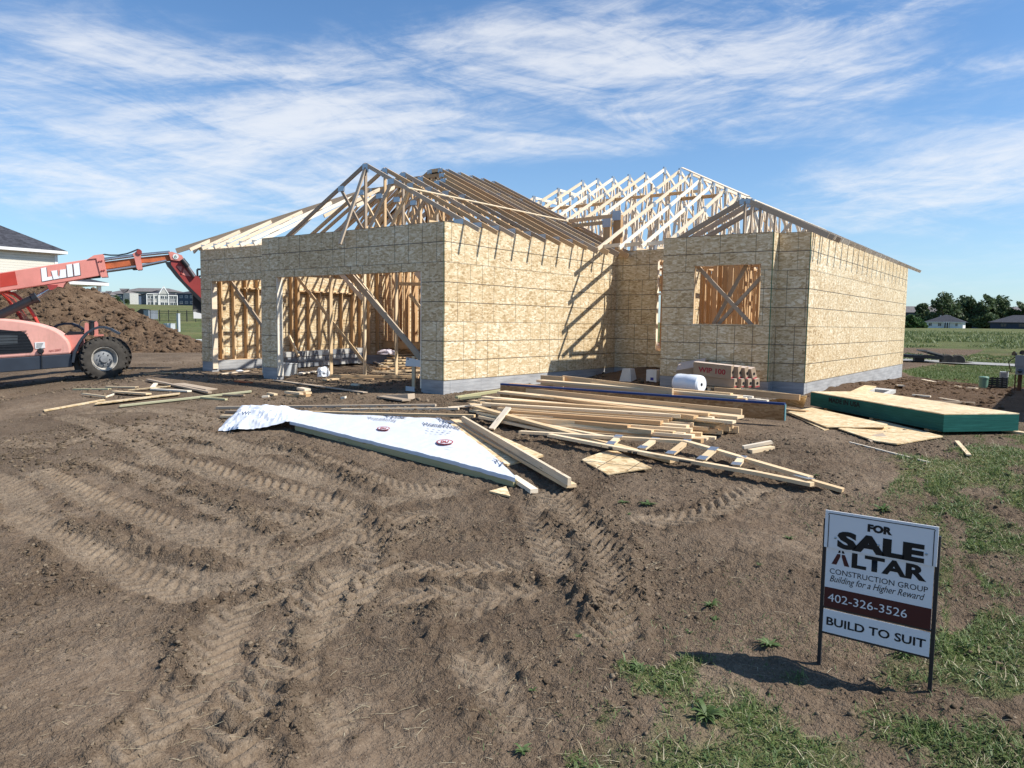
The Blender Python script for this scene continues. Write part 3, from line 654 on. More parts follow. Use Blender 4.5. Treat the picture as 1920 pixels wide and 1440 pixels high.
# roof trusses -------------------------------------------------------------
CH=.089; TK=.038
def chain(mb,pts,fix,ax,d=CH):
    """top chord through the given points (s, z of upper edge)"""
    for (s0,z0),(s1,z1) in zip(pts[:-1],pts[1:]):
        L=math.hypot(s1-s0,z1-z0); k=d/2/(abs(s1-s0)/L) if abs(s1-s0)>1e-3 else 0
        a=(s0,fix,z0-k) if ax=='y' else (fix,s0,z0-k); b=(s1,fix,z1-k) if ax=='y' else (fix,s1,z1-k)
        mb.beam(a,b,TK+rnd.uniform(-.0015,.0015),d)
def truss(ax,fix,top,bot=None,webs=(),mat='pale',plates_=(),d=CH,zb=WH):
    """ax 'y': plane y=fix, s runs along x; ax 'x': plane x=fix, s along y"""
    mb=MB(); chain(mb,top,fix,ax,d)
    P=lambda s,z:(s,fix,z) if ax=='y' else (fix,s,z)
    if bot: mb.beam(P(bot[0],zb+.05),P(bot[1],zb+.05),TK,CH)
    for (s0,z0,s1,z1) in webs: mb.beam(P(s0,z0),P(s1,z1),TK-.002,.07,up=(0,1,0) if ax=='y' and abs(s1-s0)<.02 else ((1,0,0) if abs(s1-s0)<.02 else (0,0,1)))
    o=mb.build('roof_truss',M_[mat],house)
    if plates_:
        for (s,z,w_,h_) in plates_:
            g=MB(); c=V(P(s,z)); k_=TK/2+.0035
            if ax=='y': g.box((c.x-w_/2,c.y-k_,c.z-h_/2),(c.x+w_/2,c.y+k_,c.z+h_/2))
            else: g.box((c.x-k_,c.y-w_/2,c.z-h_/2),(c.x+k_,c.y+w_/2,c.z+h_/2))
            g.build('gusset_plate',M_['galv'],o)
    return o
def ztop_r(x): return 3.16+.5*(.42-x)
# front gable over the double door: five small trusses
for i in range(5):
    y=.588+.61*i; ax_=-3.0; az=ztop_r(ax_)
    w=[(ax_,WH+.1,ax_,az-.12),(ax_-.85,az-.55,ax_-.12,WH+.1),(ax_+.85,az-.55,ax_+.12,WH+.1)]
    truss('y',y,[(-6.35,ztop_r(-3.0)-.5*3.35),(ax_,az),(.42,3.16)],(XM,0.),w,'stud' if i%2 else 'weath',[(ax_,az-.13,.18,.2),(-.12,WH+.05,.26,.13),(ax_+.85,az-.52,.2,.12),(ax_-.85,az-.52,.2,.12)])
# stepped hip trusses, then the full-span ones of the garage roof
for y in (3.64,4.25,4.86):
    z=3.16+.5*(y+.12); xl=-9.96+(y+.12); xr=.42-(y+.12); w=[]; n=7
    for k in range(n+1):
        s=xl+(xr-xl)*k/n; s2=-8.9+(8.2)*(k+.5)/(n+1); w.append((s,z-.1,s2,WH+.1)); 
        if k<n: w.append((s2,WH+.1,xl+(xr-xl)*(k+1)/n,z-.1))
    w+=[(xl,z-.1,xl,WH+.1),(xr,z-.1,xr,WH+.1),(-1.6,ztop_r(-1.6)-.1,-1.6,WH+.1),(-2.4,ztop_r(-2.4)-.1,-1.6,WH+.1)]
    truss('y',y,[(-9.96,3.16),(xl,z),(xr,z),(.42,3.16)],(XL,0.),w,'stud',[(xr,z-.07,.18,.11),(xl,z-.07,.18,.11),(-.12,WH+.05,.26,.13)],.10)
for j,y in enumerate((5.40,5.95,6.50,7.05,7.6)):
    ax_=-4.77; az=ztop_r(ax_)
    w=[(ax_,WH+.1,ax_,az-.12)]
    for sg in (-1,1):
        w+=[(ax_+sg*1.5,az-.85,ax_+sg*.8,WH+.1),(ax_+sg*1.5,az-.85,ax_+sg*2.2,WH+.1),(ax_+sg*3.1,az-1.65,ax_+sg*2.2,WH+.1),(ax_+sg*.8,WH+.1,ax_+sg*.05,az-.2),(ax_+sg*3.1,az-1.65,ax_+sg*3.5,WH+.1)]
    truss('y',y,[(-9.96,3.16),(ax_,az),(.42,3.16)],(XL,0.),w,'stud' if j%2 else 'weath',[(ax_,az-.12,.13,.18),(-.12,WH+.05,.26,.13),(ax_+1.5,az-.83,.16,.09),(ax_+3.1,az-1.63,.16,.09)],.14)
# jack rafters over the single door
for i,x in enumerate((-9.36,-8.75,-8.14,-7.53,-6.95,-6.36)):
    y1=min(x+9.96-.12-.05,3.6); mb=MB(); 
    a,b=(x,-.12,3.16-.05),(x,max(y1,.55),3.16+.5*(max(y1,.55)+.12)-.05); mb.beam(a,b,TK,CH); mb.beam((x,.3,3.20),(x,max(y1,.8),3.20),TK,CH-.01)
    mb.build('jack_rafter',M_['pale'],house)
    g=MB(); g.box((x+TK/2,.2,3.17),(x+TK/2+.002,.42,3.28)); g.build('gusset_plate',M_['galv'],house)
for x,y0,y1 in ((-5.75,1.6,3.6),(-5.15,2.2,3.6)):
    mb=MB(); mb.beam((x,y0,3.16+.5*(y0+.12)-.05),(x,y1,3.16+.5*(y1+.12)-.05),TK,CH); mb.build('jack_rafter',M_['pale'],house)
mb=MB(); mb.beam((-10.0,-.16,3.10),(-6.2,3.64,5.0),TK,.14); mb.build('hip_rafter',M_['weath'],house)
for y in (.35,.9,1.5,2.1,2.75):
    x1=-9.96+y+.12; mb=MB(); mb.beam((-9.98,y,3.11),(x1,y,3.11+.5*(y+.14)),TK,CH); mb.beam((-9.75,y+.04,3.19),(x1,y+.04,3.19),TK,CH); mb.build('jack_rafter',M_['pale'],house)
# long brace nailed across the right slope
mb=MB(); mb.beam((-1.49,.45,ztop_r(-1.49)+.012),(-1.62,7.0,ztop_r(-1.62)+.012),.065,.02,up=(.45,0,.9)); mb.build('roof_brace',M_['board'],house)
mb=MB(); 
for (x,y0) in ((-1.0,.59),): mb.beam((x,y0,WH+.12),(x,7.6,WH+.12),.04,.09)
mb.beam((-3.0,.59,WH+.12),(-3.0,7.6,WH+.12),.04,.09); mb.beam((-6.0,3.6,WH+.12),(-6.0,7.6,WH+.12),.04,.09); mb.build('roof_brace',M_['stud'],house)
# main roof: trusses running front to back, ridge along x at y=11.3
def zf(y): return .57+.5*y
YRG=11.3; ZR=zf(YRG)
def main_truss(x,y0,zcap,raise_=0.,y0b=None):
    yf=(zcap-.57)/.5; yb2=2*YRG-yf; top=[(y0,zf(y0)+raise_)]
    if zcap<ZR-.02: top+=[(yf,zcap+raise_),(yb2,zcap+raise_)]
    else: top+=[(YRG,ZR+raise_)]
    top+=[(17.48,zf(2*YRG-17.48)+raise_)]
    a=y0b if y0b else y0+.4; w=[]; n=6; ys=[a+.15+(yf-a-.15)*k/2 for k in range(3)] if yf-a>1.2 else [a+.1,yf]
    pts=list(ys)+([yb2-(yb2-yf)*(1-k/3) for k in (1,2)] if zcap<ZR-.5 else [])
    def zt(y): return min(zf(y),zcap,zf(2*YRG-y))-.1
    allp=sorted(set([round(p,2) for p in np.linspace(a+.1,16.9,8)]+[round(min(yf,YRG),2)]))
    for k,p in enumerate(allp):
        if zt(p)-WH>.15:
            w.append((p,zt(p),p,WH+.1) if k%2==0 else (p,zt(p),p+.55,WH+.1))
            if k%2: w.append((p,zt(p),p-.5,WH+.1))
    pk=min(yf,YRG)
    return truss('x',x,top,(a,17.0),w,'pale',[(pk,min(zcap,ZR)-.09+raise_,.16,.22),(a+.0,WH+.10,.14,.24),((y0+pk)/2+.3,zf((y0+pk)/2+.3)-.06,.16,.12)])
for x in (-4.94,-4.33): main_truss(x,7.9,ZR-.5*(-3.72-x))
for i,x in enumerate((-3.72,-3.11,-2.50,-1.89,-1.28)): main_truss(x,7.45,ZR)
main_truss(-.60,7.3,ZR,.10); main_truss(-.06,7.3,ZR)
for i,x in enumerate((.55,1.17,1.79,2.40,3.01,3.58)):
    zc=3.16+.5*(6.16-x); y0=5.18 if x<2 else (YG-.02+.5 if x<2.5 else 6.1)
    main_truss(x,y0,zc,y0b=YE if x<2 else None)
for x in (.55,1.17,1.79):     # lookouts nailed to the porch tails
    mb=MB(); mb.beam((x+.02,5.45,3.20),(x+.60,5.28,3.20),TK,CH); mb.build('lookout',M_['pale'],house)
# beam pair over the recess with hangers
mb=MB(); mb.beam((-1.63,7.2,4.20),(.04,7.2,4.25),.045,.10); mb.beam((-1.5,7.0,4.02),(-.22,7.0,4.05),.045,.10); mb.beam((.0,7.2,4.25),(.0,7.2,3.3),.14,.24,up=(1,0,0)); mb.beam((-.2,7.0,4.1),(-.2,7.0,3.3),.14,.2,up=(1,0,0)); mb.build('header',M_['stud'],house)
g=MB(); g.box((-.13,7.10,4.1),(.13,7.115,4.36)); g.build('gusset_plate',M_['galv'],house); g=MB(); g.box((-.33,6.9,3.9),(-.07,6.915,4.14)); g.build('gusset_plate',M_['galv'],house)
for a,b,y in ((-4.4,-1.3,8.95),(-1.26,1.15,9.25),(1.19,2.4,8.7)):
    mb=MB(); mb.beam((a,y,zf(y)-.12),(b,y,zf(y)-.12),.02,.10,up=(0,-.45,.9)); mb.build('roof_brace',M_['stud'],house)
for a,b,y in ((-4.2,.9,13.6),(-3.9,.5,12.2)):
    mb=MB(); mb.beam((a,y,zf(2*YRG-y)-.14),(b,y,zf(2*YRG-y)-.14),.02,.10); mb.build('roof_brace',M_['board'],house)
# board raised above the first hip ridge
mb=MB(); mb.beam((.05,11.2,ZR+.012),(3.4,7.95,4.57),.09,.025); mb.build('hip_rafter',M_['pale'],house)
# small front gable at the right, trusses parallel to the front wall
for i,y in enumerate((YG+.02,5.45,6.0)):
    axx=4.38-.0*i; az=3.16+.5*(6.16-axx); 
    truss('y',y,[(2.5,az-.5*(axx-2.5)),(axx,az),(6.16,3.16)],(2.5,5.05 if i==0 else XR),[(axx,WH+.0,axx,az-.1),(axx+.35,WH+.0,axx+.35,az-.26)],'weath',[(axx,az-.10,.24,.11)],.115,WH-.09)
# right eave: jacks with lit tails
for k in range(20):
    y=5.6+.595*k; x1=max(6.16-(y-5.0)-.0,3.62) if y<7.5 else 3.62
    if y>15.2: x1=max(3.62,6.16-(17.48-y))
    mb=MB(); mb.beam((6.16,y,3.16-.05),(x1,y,3.16+.5*(6.16-x1)-.05),TK,CH); mb.beam((XR,y,WH+.05),(x1,y,WH+.05),TK-.004,.07)
    if k%2==0 and x1<5: mb.beam((4.6,y,WH+.1),(4.9,y,3.16+.5*1.2-.05),TK-.004,.07); mb.beam((4.2,y,WH+.1),(3.9,y,3.16+.5*2.2-.05),TK-.004,.07)
    mb.build('jack_rafter',M_['pale'],house)

# ------------------------------------------------------------------ lettering
def text_mesh(body,P0,ex,ey,nrm,mat,name='lettering',parent=None,bold=0.,shear=0.,lift=.002,space=1.):
    cu=bpy.data.curves.new('t','FONT'); cu.body=body; cu.offset=bold; cu.shear=shear; cu.space_character=space; cu.resolution_u=3
    to=bpy.data.objects.new('t',cu); col.objects.link(to)
    dg=bpy.context.evaluated_depsgraph_get(); me=bpy.data.meshes.new_from_object(to.evaluated_get(dg))
    bpy.data.objects.remove(to); bpy.data.curves.remove(cu)
    n=len(me.vertices); co=np.zeros(n*3,np.float32); me.vertices.foreach_get('co',co); co=co.reshape(-1,3)
    mn=co.min(0); mx=co.max(0); q=(co-mn)/np.maximum(mx-mn,1e-6)
    P0=np.array(P0); ex=np.array(ex); ey=np.array(ey); nr=np.array(nrm); out=P0+q[:,:1]*ex+q[:,1:2]*ey+nr*lift
    me.vertices.foreach_set('co',out.astype(np.float32).ravel()); me.materials.clear(); me.materials.append(mat); me.name=name
    o=bpy.data.objects.new(name,me); col.objects.link(o)
    if parent:
        o.parent=parent; mw=Matrix.Identity(4); p=parent; ch=[]
        while p: ch.append(p); p=p.parent
        if parent.type=='EMPTY': o.matrix_parent_inverse=Matrix.LocRotScale(parent.location,parent.rotation_euler,None).inverted()
        else:
            top=ch[-1]; o.matrix_parent_inverse=Matrix.Identity(4)
    return o
# ------------------------------------------------------------------ telehandler
def worn(name,c,dirt=(.20,.15,.11),amt=.55,z0=1.2):
    b=NB(name); p=b.obj(); n=b.noise(p,1.1,5,.6); n2=b.noise(b.mapping(p,(1.,1.,.25)),9.,6,.72); sc=b.noise(b.mapping(p,(1.,1.,6.)),5.,6,.8)
    cc=b.mix(b.mr(n,.3,.7,.0,1.),tuple(q*.86 for q in c),tuple(min(1,q*1.08) for q in c)); z=b.sep(p)[2]
    g_=b.math('MULTIPLY',b.mr(n2,.46,.72,0.,1.),b.math('ADD',b.mr(z,z0,-.6,.12,1.),0.)); cc=b.mix(b.math('MULTIPLY',g_,amt),cc,dirt); cc=b.mix(b.mr(sc,.70,.76,0.,.5),cc,(.30,.12,.08))
    return b.fin(cc,b.mr(n2,.3,.7,.42,.75),.4)
M_['pink']=worn('sun_faded_red_paint',(.72,.27,.22)); M_['pinkl']=worn('chalky_pink_hood',(.78,.39,.32),amt=.5)
M_['red']=plain('red_paint',(.50,.055,.035),.45,.45,0,.2,2.)
M_['dkred']=plain('deep_red_paint',(.33,.05,.045),.5,.4,0,.2,2.)
M_['orange']=plain('rusty_orange_boom',(.50,.13,.05),.6,.3,0,.45,2.5)
M_['black']=plain('black_paint',(.018,.02,.024),.45,.45,0,.2,3.)
M_['skirt']=plain('dark_blue_grey_skirt',(.035,.045,.062),.5,.4,0,.2,2.)
M_['rubber']=plain('dusty_tyre_rubber',(.060,.054,.047),.85,.2,0,.35,5.,.3)
M_['chrome']=plain('steel_rod',(.55,.55,.55),.25,.5,.85,.2,4.)
M_['rim']=plain('dirty_white_rim',(.42,.39,.34),.6,.35,0,.45,5.)
M_['rimd']=plain('dusty_grey_wheel_disc',(.22,.23,.24),.6,.4,0,.3,6.)
M_['white']=plain('white_paint',(.78,.78,.76),.5,.4,0,.05,3.); M_['wlet']=plain('white_decal',(.86,.86,.86),.45,.4,0,.03,3.)
M_['mesh']=plain('dark_grille',(.012,.014,.018),.5,.3,0,.3,20.)
TU=np.array([.47,.88,0.]); TU/=np.linalg.norm(TU); TN=np.array([-TU[1],TU[0],0.]); TO=np.array([-12.66,-1.107,-.62])
def vp(px,py,off=0.):
    d=ray(px,py); t=(np.dot(TN,TO+TN*off-CAM))/np.dot(TN,d); return Vector(CAM+d*t)
lull=thing('telehandler','faded red telehandler with its boom stretched toward the garage','telehandler',tuple(TO))
def pr(poly,off,depth,name,mat,parent=None,bevel=0.,smooth=False):
    mb=MB(); mb.prism([vp(x,y,off) for x,y in poly],tuple(TN*depth)); return mb.build(name,M_[mat],parent or lull,bevel=bevel,smooth=smooth)
hood=[(-170,604),(-90,598),(0,597.5),(27,600),(54,604),(73,608),(95,615),(108,621.5),(117,628),(126,637),(130,645),(132.2,652),(133.4,663.6),(0,672.4),(-170,684)]
hoodo=pr(hood,.12,.95,'engine_hood','pinkl',None,.05)
pr([(-170,684.4),(0,672.6),(133.4,664),(136.5,688),(78.5,692.6),(0,698.8),(-170,712)],.06,1.05,'side_skirt','skirt',None,.02)
v_=[(-20,618),(0,618),(40,621.6),(46,624),(51,630),(57,640),(63,653),(62,658),(59,660.4),(8,663.6),(-20,664)]
vent=pr(v_,.105,.02,'hood_vent','mesh')
mb=MB()
for k in range(7):
    y=622+k*5.6; a,b=vp(-15,y+1.,.10),vp(50+min(k*2,9),y-1.5,.10); mb.beam(a,b,.01,.018)
mb.build('vent_louvre',M_['black'],lull)
mb=MB(); mb.prism([vp(-1,628,.098),vp(33,629,.098),vp(33,645,.098),vp(-1,647,.098)],tuple(TN*.003)); mb.build('reflector_pane',plain('smoked_pane',(.06,.07,.08),.15,.5),lull)
pr([(65,642),(84,641),(84.5,652.5),(66,654)],.105,.012,'instruction_label','white')
mb=MB(); 
for k in range(4): mb.beam(vp(68,644.6+k*2.2,.102),vp(81-k,644+k*2.2,.102),.002,.012)
mb.build('label_print',M_['black'],lull)
mb=MB(); c=vp(76,658,.09); mb.lathe(c,TN,[(.0,-.05),(.06,-.05),(.085,-.02),(.085,.04)],16); mb.beam(vp(78,662,.04),vp(78.6,692,.04),.03,.02); mb.build('fuel_cap',M_['black'],lull,smooth=True)
text_mesh('NH120007',vp(92,660.5,.115),vp(115,658,.115)-vp(92,660.5,.115),vp(92,656.2,.115)-vp(92,660.5,.115),-TN,M_['dkred'],'hood_number',lull)
pr([(120.5,629),(155.7,627.2),(157,664),(133,664)],.35,.5,'chassis','pink'); pr([(133,664),(190,664),(200,690),(140,694)],.30,.7,'axle_housing','black')
pr([(120,628),(156,627),(152,622),(128,622)],.5,.3,'front_hydraulics','mesh')
# wheels
def wheel(c,R_,W_,ax,name='wheel'):
    ax=Vector(ax).normalized(); c=Vector(c)
    t=MB(); 
    t.lathe(c,ax,[(R_*.56,.03),(R_*.60,-.01),(R_*.80,-.025),(R_*.90,.0),(R_*.93,.05),(R_*.93,W_-.05),(R_*.90,W_),(R_*.6,W_)],48); ty=t.build(name,M_['rubber'],lull,smooth=True)
    lg=MB(); r0=ax.orthogonal().normalized(); r1=ax.cross(r0); n=22
    for s in range(2):
        for k in range(n):
            t0=2*PI*(k+.5*s)/n
            def P(th,r,o): return c+ax*o+(r0*math.cos(th)+r1*math.sin(th))*r
            o0,o1=(.0,W_*.52) if s==0 else (W_*.48,W_); da=.16*(1 if s==0 else -1); ths=(t0,t0+.13)
            a_=[P(ths[0],R_*.9,o0),P(ths[1],R_*.9,o0),P(ths[1],R_,o0+.012*(1-s)),P(ths[0],R_,o0+.012*(1-s))]
            b_=[P(ths[0]+da,R_*.9,o1),P(ths[1]+da,R_*.9,o1),P(ths[1]+da,R_,o1-.012*s),P(ths[0]+da,R_,o1-.012*s)]
            if s==1: a_=[P(ths[0]+.16,R_*.9,o0),P(ths[1]+.16,R_*.9,o0),P(ths[1]+.16,R_,o0),P(ths[0]+.16,R_,o0)]; b_=[P(ths[0],R_*.9,o1),P(ths[1],R_*.9,o1),P(ths[1],R_,o1-.012),P(ths[0],R_,o1-.012)]
            lg.hexa(a_+b_)
            if s==0:   # shoulder of the lug
                lg.hexa([P(ths[0],R_*.80,-.018),P(ths[1],R_*.80,-.018),P(ths[1],R_*.82,.03),P(ths[0],R_*.82,.03),P(ths[0],R_*.99,-.004),P(ths[1],R_*.99,-.004),P(ths[1],R_*.99,.05),P(ths[0],R_*.99,.05)])
    lg.build('tread_lugs',M_['rubber'],ty).matrix_parent_inverse=Matrix.Identity(4)
    r=MB(); r.lathe(c,ax,[(R_*.575,.02),(R_*.56,.005),(R_*.53,.015),(R_*.50,.09),(R_*.42,.15)],40); r.build('rim',M_['rim'],ty,smooth=True).matrix_parent_inverse=Matrix.Identity(4)
    r=MB(); r.lathe(c,ax,[(R_*.44,.14),(R_*.36,.10),(R_*.20,.09),(R_*.17,.04),(.0,.035)],32)
    for k in range(8):
        th=2*PI*k/8; p=c+(r0*math.cos(th)+r1*math.sin(th))*R_*.27; r.lathe(p,ax,[(.0,.06),(.018,.06),(.018,.11)],6)
    r.build('wheel_disc',M_['rimd'],ty,smooth=True).matrix_parent_inverse=Matrix.Identity(4)
    ty.matrix_parent_inverse=Matrix.LocRotScale(lull.location,lull.rotation_euler,None).inverted()
    return ty
wc=vp(196.5,673.,0.); FA=Matrix.Rotation(-.32,3,'Z')@Vector(TN); wheel(wc,.635,.43,Matrix.Rotation(.32,3,'Z')@Vector(TN)); wheel(wc+Vector(TN)*2.0+Vector((0,0,-.02)),.635,.36,TN)
back=wc-Vector(TU)*3.9; back.z-=.03; wheel(back,.635,.36,TN); wheel(back+Vector(TN)*2.,.635,.36,TN)
# mudguards
def guard(pts,off,wd,name='mudguard'):
    mb=MB(); P=[vp(x,y,off) for x,y in pts]
    for a,b in zip(P[:-1],P[1:]):
        d=(b-a).normalized(); u=Vector(TN); nn=d.cross(u).normalized()*.065
        c=[a,a+u*wd,a+u*wd+nn,a+nn,b,b+u*wd,b+u*wd+nn,b+nn]; mb.hexa(c)
    return mb.build(name,M_['skirt'],lull)
guard([(139,680),(141,664),(147,649),(155,636),(164,626),(176,618.5),(186,615.5),(194,615.5),(206,619),(215,624),(223.5,628)],-.02,.40)
guard([(101,616.5),(108,611.5),(120,608.8),(133,609),(145,613.5),(155,620)],1.9,.42)
pr([(159,606),(162,604.5),(166,607),(167,628),(158,628)],.62,.05,'cylinder_lug','pink'); pr([(177,604),(181,602),(184,607),(184,629),(177,629)],.62,.05,'cylinder_lug','pink')
pr([(176,628),(193,627),(193,630),(176,631)],.6,.3,'lug_plate','pink')
mb=MB(); mb.tube([vp(172,628,.7),vp(172.6,603,.7)],.085,12); mb.tube([vp(172.6,604,.7),vp(172.8,601,.7)],.1,12); mb.build('levelling_cylinder',M_['black'],lull,smooth=True)
mb=MB(); mb.tube([vp(157,626,.66),vp(152,618,.62),(vp(149,608,.62)),vp(152,602,.64),vp(158,600,.66),vp(167,602.5,.68)],.016,6); mb.build('hydraulic_hose',M_['black'],lull,smooth=True)
# boom
B0=.72; BW=.42
boom=pr([(-220,545),(-220,585),(0,546.8),(87,533.5),(118,529),(189.6,516.5),(180,485.5),(166,485.7),(0,511.5)],B0,BW,'boom','pink',None,.015)
pr([(164,486),(176,478.5),(193,476.3),(201.8,519),(189.6,519.6),(180.5,484.5)],B0-.03,BW+.06,'boom_collar','pink')
pr([(0,513),(28,509),(33,534),(0,539)],B0-.006,.01,'paint_patch','red')
pr([(86,534.6),(96,536),(110,537.5),(118,538.8),(120,534),(124,528.5),(100,531)],B0+.02,BW-.04,'cylinder_bracket','pink')
pr([(88,534),(109,534),(106,539),(98,543.5),(92,543)],B0+.0,.03,'pin_plate','dkred')
pr([(150,522.5),(188,516.8),(188,520.5),(178,521.5),(158,524)],B0+.1,.2,'wear_pad','black')
mb=MB(); 
for k in range(3): mb.beam(vp(191+k*2.2,477.5-k*.3,B0+.1),vp(193+k*2.2,477.2-k*.3,B0+.1),.03,.03)
mb.build('hose_fitting',M_['black'],lull)
mb=MB()
for (x,y) in ((186,490),(190.6,489.3),(190.8,507.5),(195.2,506.8)): mb.lathe(vp(x,y,B0-.04),TN,[(0,-.01),(.025,-.01),(.025,.02)],8)
mb.build('bolt',M_['dkred'],lull)
pr([(195.7,490.8),(252,483.8),(320,477),(324,488),(265,492.8),(254.6,496.2),(198.6,504.2)],B0+.06,BW-.12,'inner_boom','orange')
mb=MB(); mb.tube([vp(195,487,B0+.03),vp(252,479.6,B0+.03),vp(318,473,B0+.03)],.042,10); mb.tube([vp(199,508,B0+.03),vp(256,500,B0+.03),vp(312,488.8,B0+.03)],.042,10); mb.build('guide_rod',M_['chrome'],lull,smooth=True)
mb=MB(); mb.tube([vp(195,484.6,B0+.12),vp(252,477.3,B0+.12),vp(318,471.2,B0+.12)],.02,6); mb.tube([vp(199,510.3,B0+.12),vp(256,502.5,B0+.12),vp(310,491.3,B0+.12)],.02,6)
mb.tube([vp(196,477.2,B0+.1),vp(207,478.4,B0+.1),vp(222,478.4,B0+.1),vp(238,475.6,B0+.1),vp(248,472,B0+.1),vp(258,467.6,B0+.1),vp(263,469,B0+.1)],.022,6); mb.build('hydraulic_hose',M_['black'],lull,smooth=True)
pr([(248.2,476),(254,472.5),(258.6,468.6),(262.3,469.5),(264,474),(264,484),(267.2,503.5),(266,505.4),(258.5,505.9),(256.3,503),(251.5,482)],B0-.03,BW+.06,'boom_collar','pink')
pr([(246,503.2),(257,501.8),(258.5,505.2),(250,506)],B0+.05,.3,'wear_pad','black')
mb=MB(); mb.lathe(vp(261,472.3,B0-.05),TN,[(0,-.02),(.075,-.02),(.075,.1)],14); mb.build('hose_pulley',M_['dkred'],lull,smooth=True)
# boom head
pr([(315.6,472.6),(322,471.8),(341,478.7),(344,484),(338,489.4),(320.5,487)],B0-.02,BW+.04,'boom_head','pink')
hd=pr([(320.5,487),(338,489.4),(344,484),(350,492),(369,518.5),(372,518),(384,534),(392,548),(392,575),(378.4,567),(366,550.5),(357,540),(345,529),(330,508),(316,494)],B0+.02,BW-.06,'boom_head','dkred')
pr([(310,490.8),(320.5,491),(321,496.5),(345,527.5),(368,550),(392,574),(392,580),(366,557),(361,551),(354,543.5),(342,530.5),(330,518),(319,504),(313.5,498)],B0+.00,BW,'head_edge_plate','black')
pr([(330.5,499),(341,499.6),(343.5,501),(358.5,518.5),(344,516),(341.5,514),(342.5,512)],B0+.01,.012,'head_recess','pink')
pr([(341.5,500.5),(345,501.5),(341.5,514.5),(338.5,513)],B0+.002,.012,'head_rib','dkred')
mb=MB(); mb.tube([vp(341,486.5,B0-.03),vp(352,500,B0-.03)],.085,10); mb.build('tilt_cylinder',M_['black'],lull,smooth=True)
mb=MB(); mb.tube([vp(350,497,B0-.03),vp(364,519,B0-.03)],.055,10); mb.build('tilt_rod',plain('dull_steel',(.16,.14,.14),.4,.5,.5),lull,smooth=True)
pr([(361.5,550),(372,560),(392,578),(392,600),(378,588),(361.8,584)],B0+.1,.3,'fork_carriage','black')
mb=MB(); o_=B0+.15
for a,b in (((369.8,505),(392,505)),((369.8,505),(370.5,524)),((371,521),(376,517)),((376,517),(392,519)),((370.5,524),(376,528.5)),((371,523),(392,523))): mb.beam(vp(*a,o_),vp(*b,o_),.05,.06)
mb.build('carriage_frame',M_['black'],lull)
pr([(362.5,580),(370,579.5),(373,584),(376,587),(386,587),(386,597.5),(363,597)],B0+.1,.02,'white_guard_plate','white')
# decal letters of the boom
PL=lambda x,y:vp(x,y,B0-.012)
def quadp(mb,pts,off,d=.008): mb.prism([vp(x,y,off) for x,y in pts],tuple(TN*d))
for mat,dx,dy,off in (('black',1.2,.7,B0-.008),('wlet',0,0,B0-.016)):
    mb=MB()
    for q in ([(76.5,502.8),(86.5,501),(88.5,519.5),(97,518),(99,524),(79,527.8)],[(96,508),(107.2,506.4),(108,516.5),(111,517.5),(113,521.6),(100.5,524)],
              [(108.4,517.8),(112,517.6),(112.6,505.8),(123.4,504.6),(124.6,520),(113.6,521.8)],[(124.5,496.4),(134.8,494.6),(137.2,518),(127,519.8)],[(137.5,494.6),(148.4,492.6),(150.6,515.6),(139.8,517.4)]):
        quadp(mb,[(x+dx,y+dy) for x,y in q],off,.006)
    mb.build('boom_lettering',M_[mat],boom).matrix_parent_inverse=Matrix.Identity(4)
mb=MB(); mb.lathe(vp(329.5,481,B0-.032),TN,[(0,-.002),(.085,-.002),(.085,.004)],20); mb.build('number_disc',M_['white'],lull)
text_mesh('6',vp(326.7,484.5,B0-.037),vp(331.5,484,B0-.037)-vp(326.7,484.5,B0-.037),vp(326.7,477.7,B0-.037)-vp(326.7,484.5,B0-.037),-TN,plain('green_digit',(.02,.16,.12)),'number_digit',lull,bold=.0)
# lift cylinder and cab guard
mb=MB(); mb.tube([vp(-40,620,B0+.2),vp(0,590.5,B0+.2),vp(69,557.5,B0+.2)],.125,14); mb.tube([vp(62,561,B0+.2),vp(70,557,B0+.2)],.15,14); mb.build('lift_cylinder',M_['black'],lull,smooth=True)
mb=MB(); mb.tube([vp(67,558,B0+.2),vp(97,540,B0+.2)],.06,12); mb.build('lift_rod',M_['chrome'],lull,smooth=True)
mb=MB(); o_=1.25; mb.tube([vp(-60,549,o_),vp(-20,546,o_),(vp(8,546.7,o_)),vp(27,551,o_),vp(44.7,565.6,o_),vp(58,583,o_),vp(66,596,o_),vp(74,612,o_)],.05,8)
mb.tube([vp(-60,553,o_+.7),vp(2,549,o_+.7),vp(14,560,o_+.7),vp(24,574,o_+.7),vp(36,590,o_+.7),vp(44,605,o_+.7)],.05,8); mb.build('cab_guard',M_['red'],lull,smooth=True)
mb=MB(); o_=1.27
P=[vp(x,y,o_) for x,y in ((-30,548),(4,550),(20,560),(36,584),(52,606))]; Q=[p+Vector(TN)*.75 for p in P]
for a,b,c_,d_ in zip(P[:-1],P[1:],Q[:-1],Q[1:]):
    for k in range(8):
        mb.beam(a.lerp(b,k/8),c_.lerp(d_,k/8),.012,.012)
    for k in range(5): mb.beam(a.lerp(c_,k/4),b.lerp(d_,k/4),.012,.012)
mb.build('guard_mesh',M_['red'],lull)
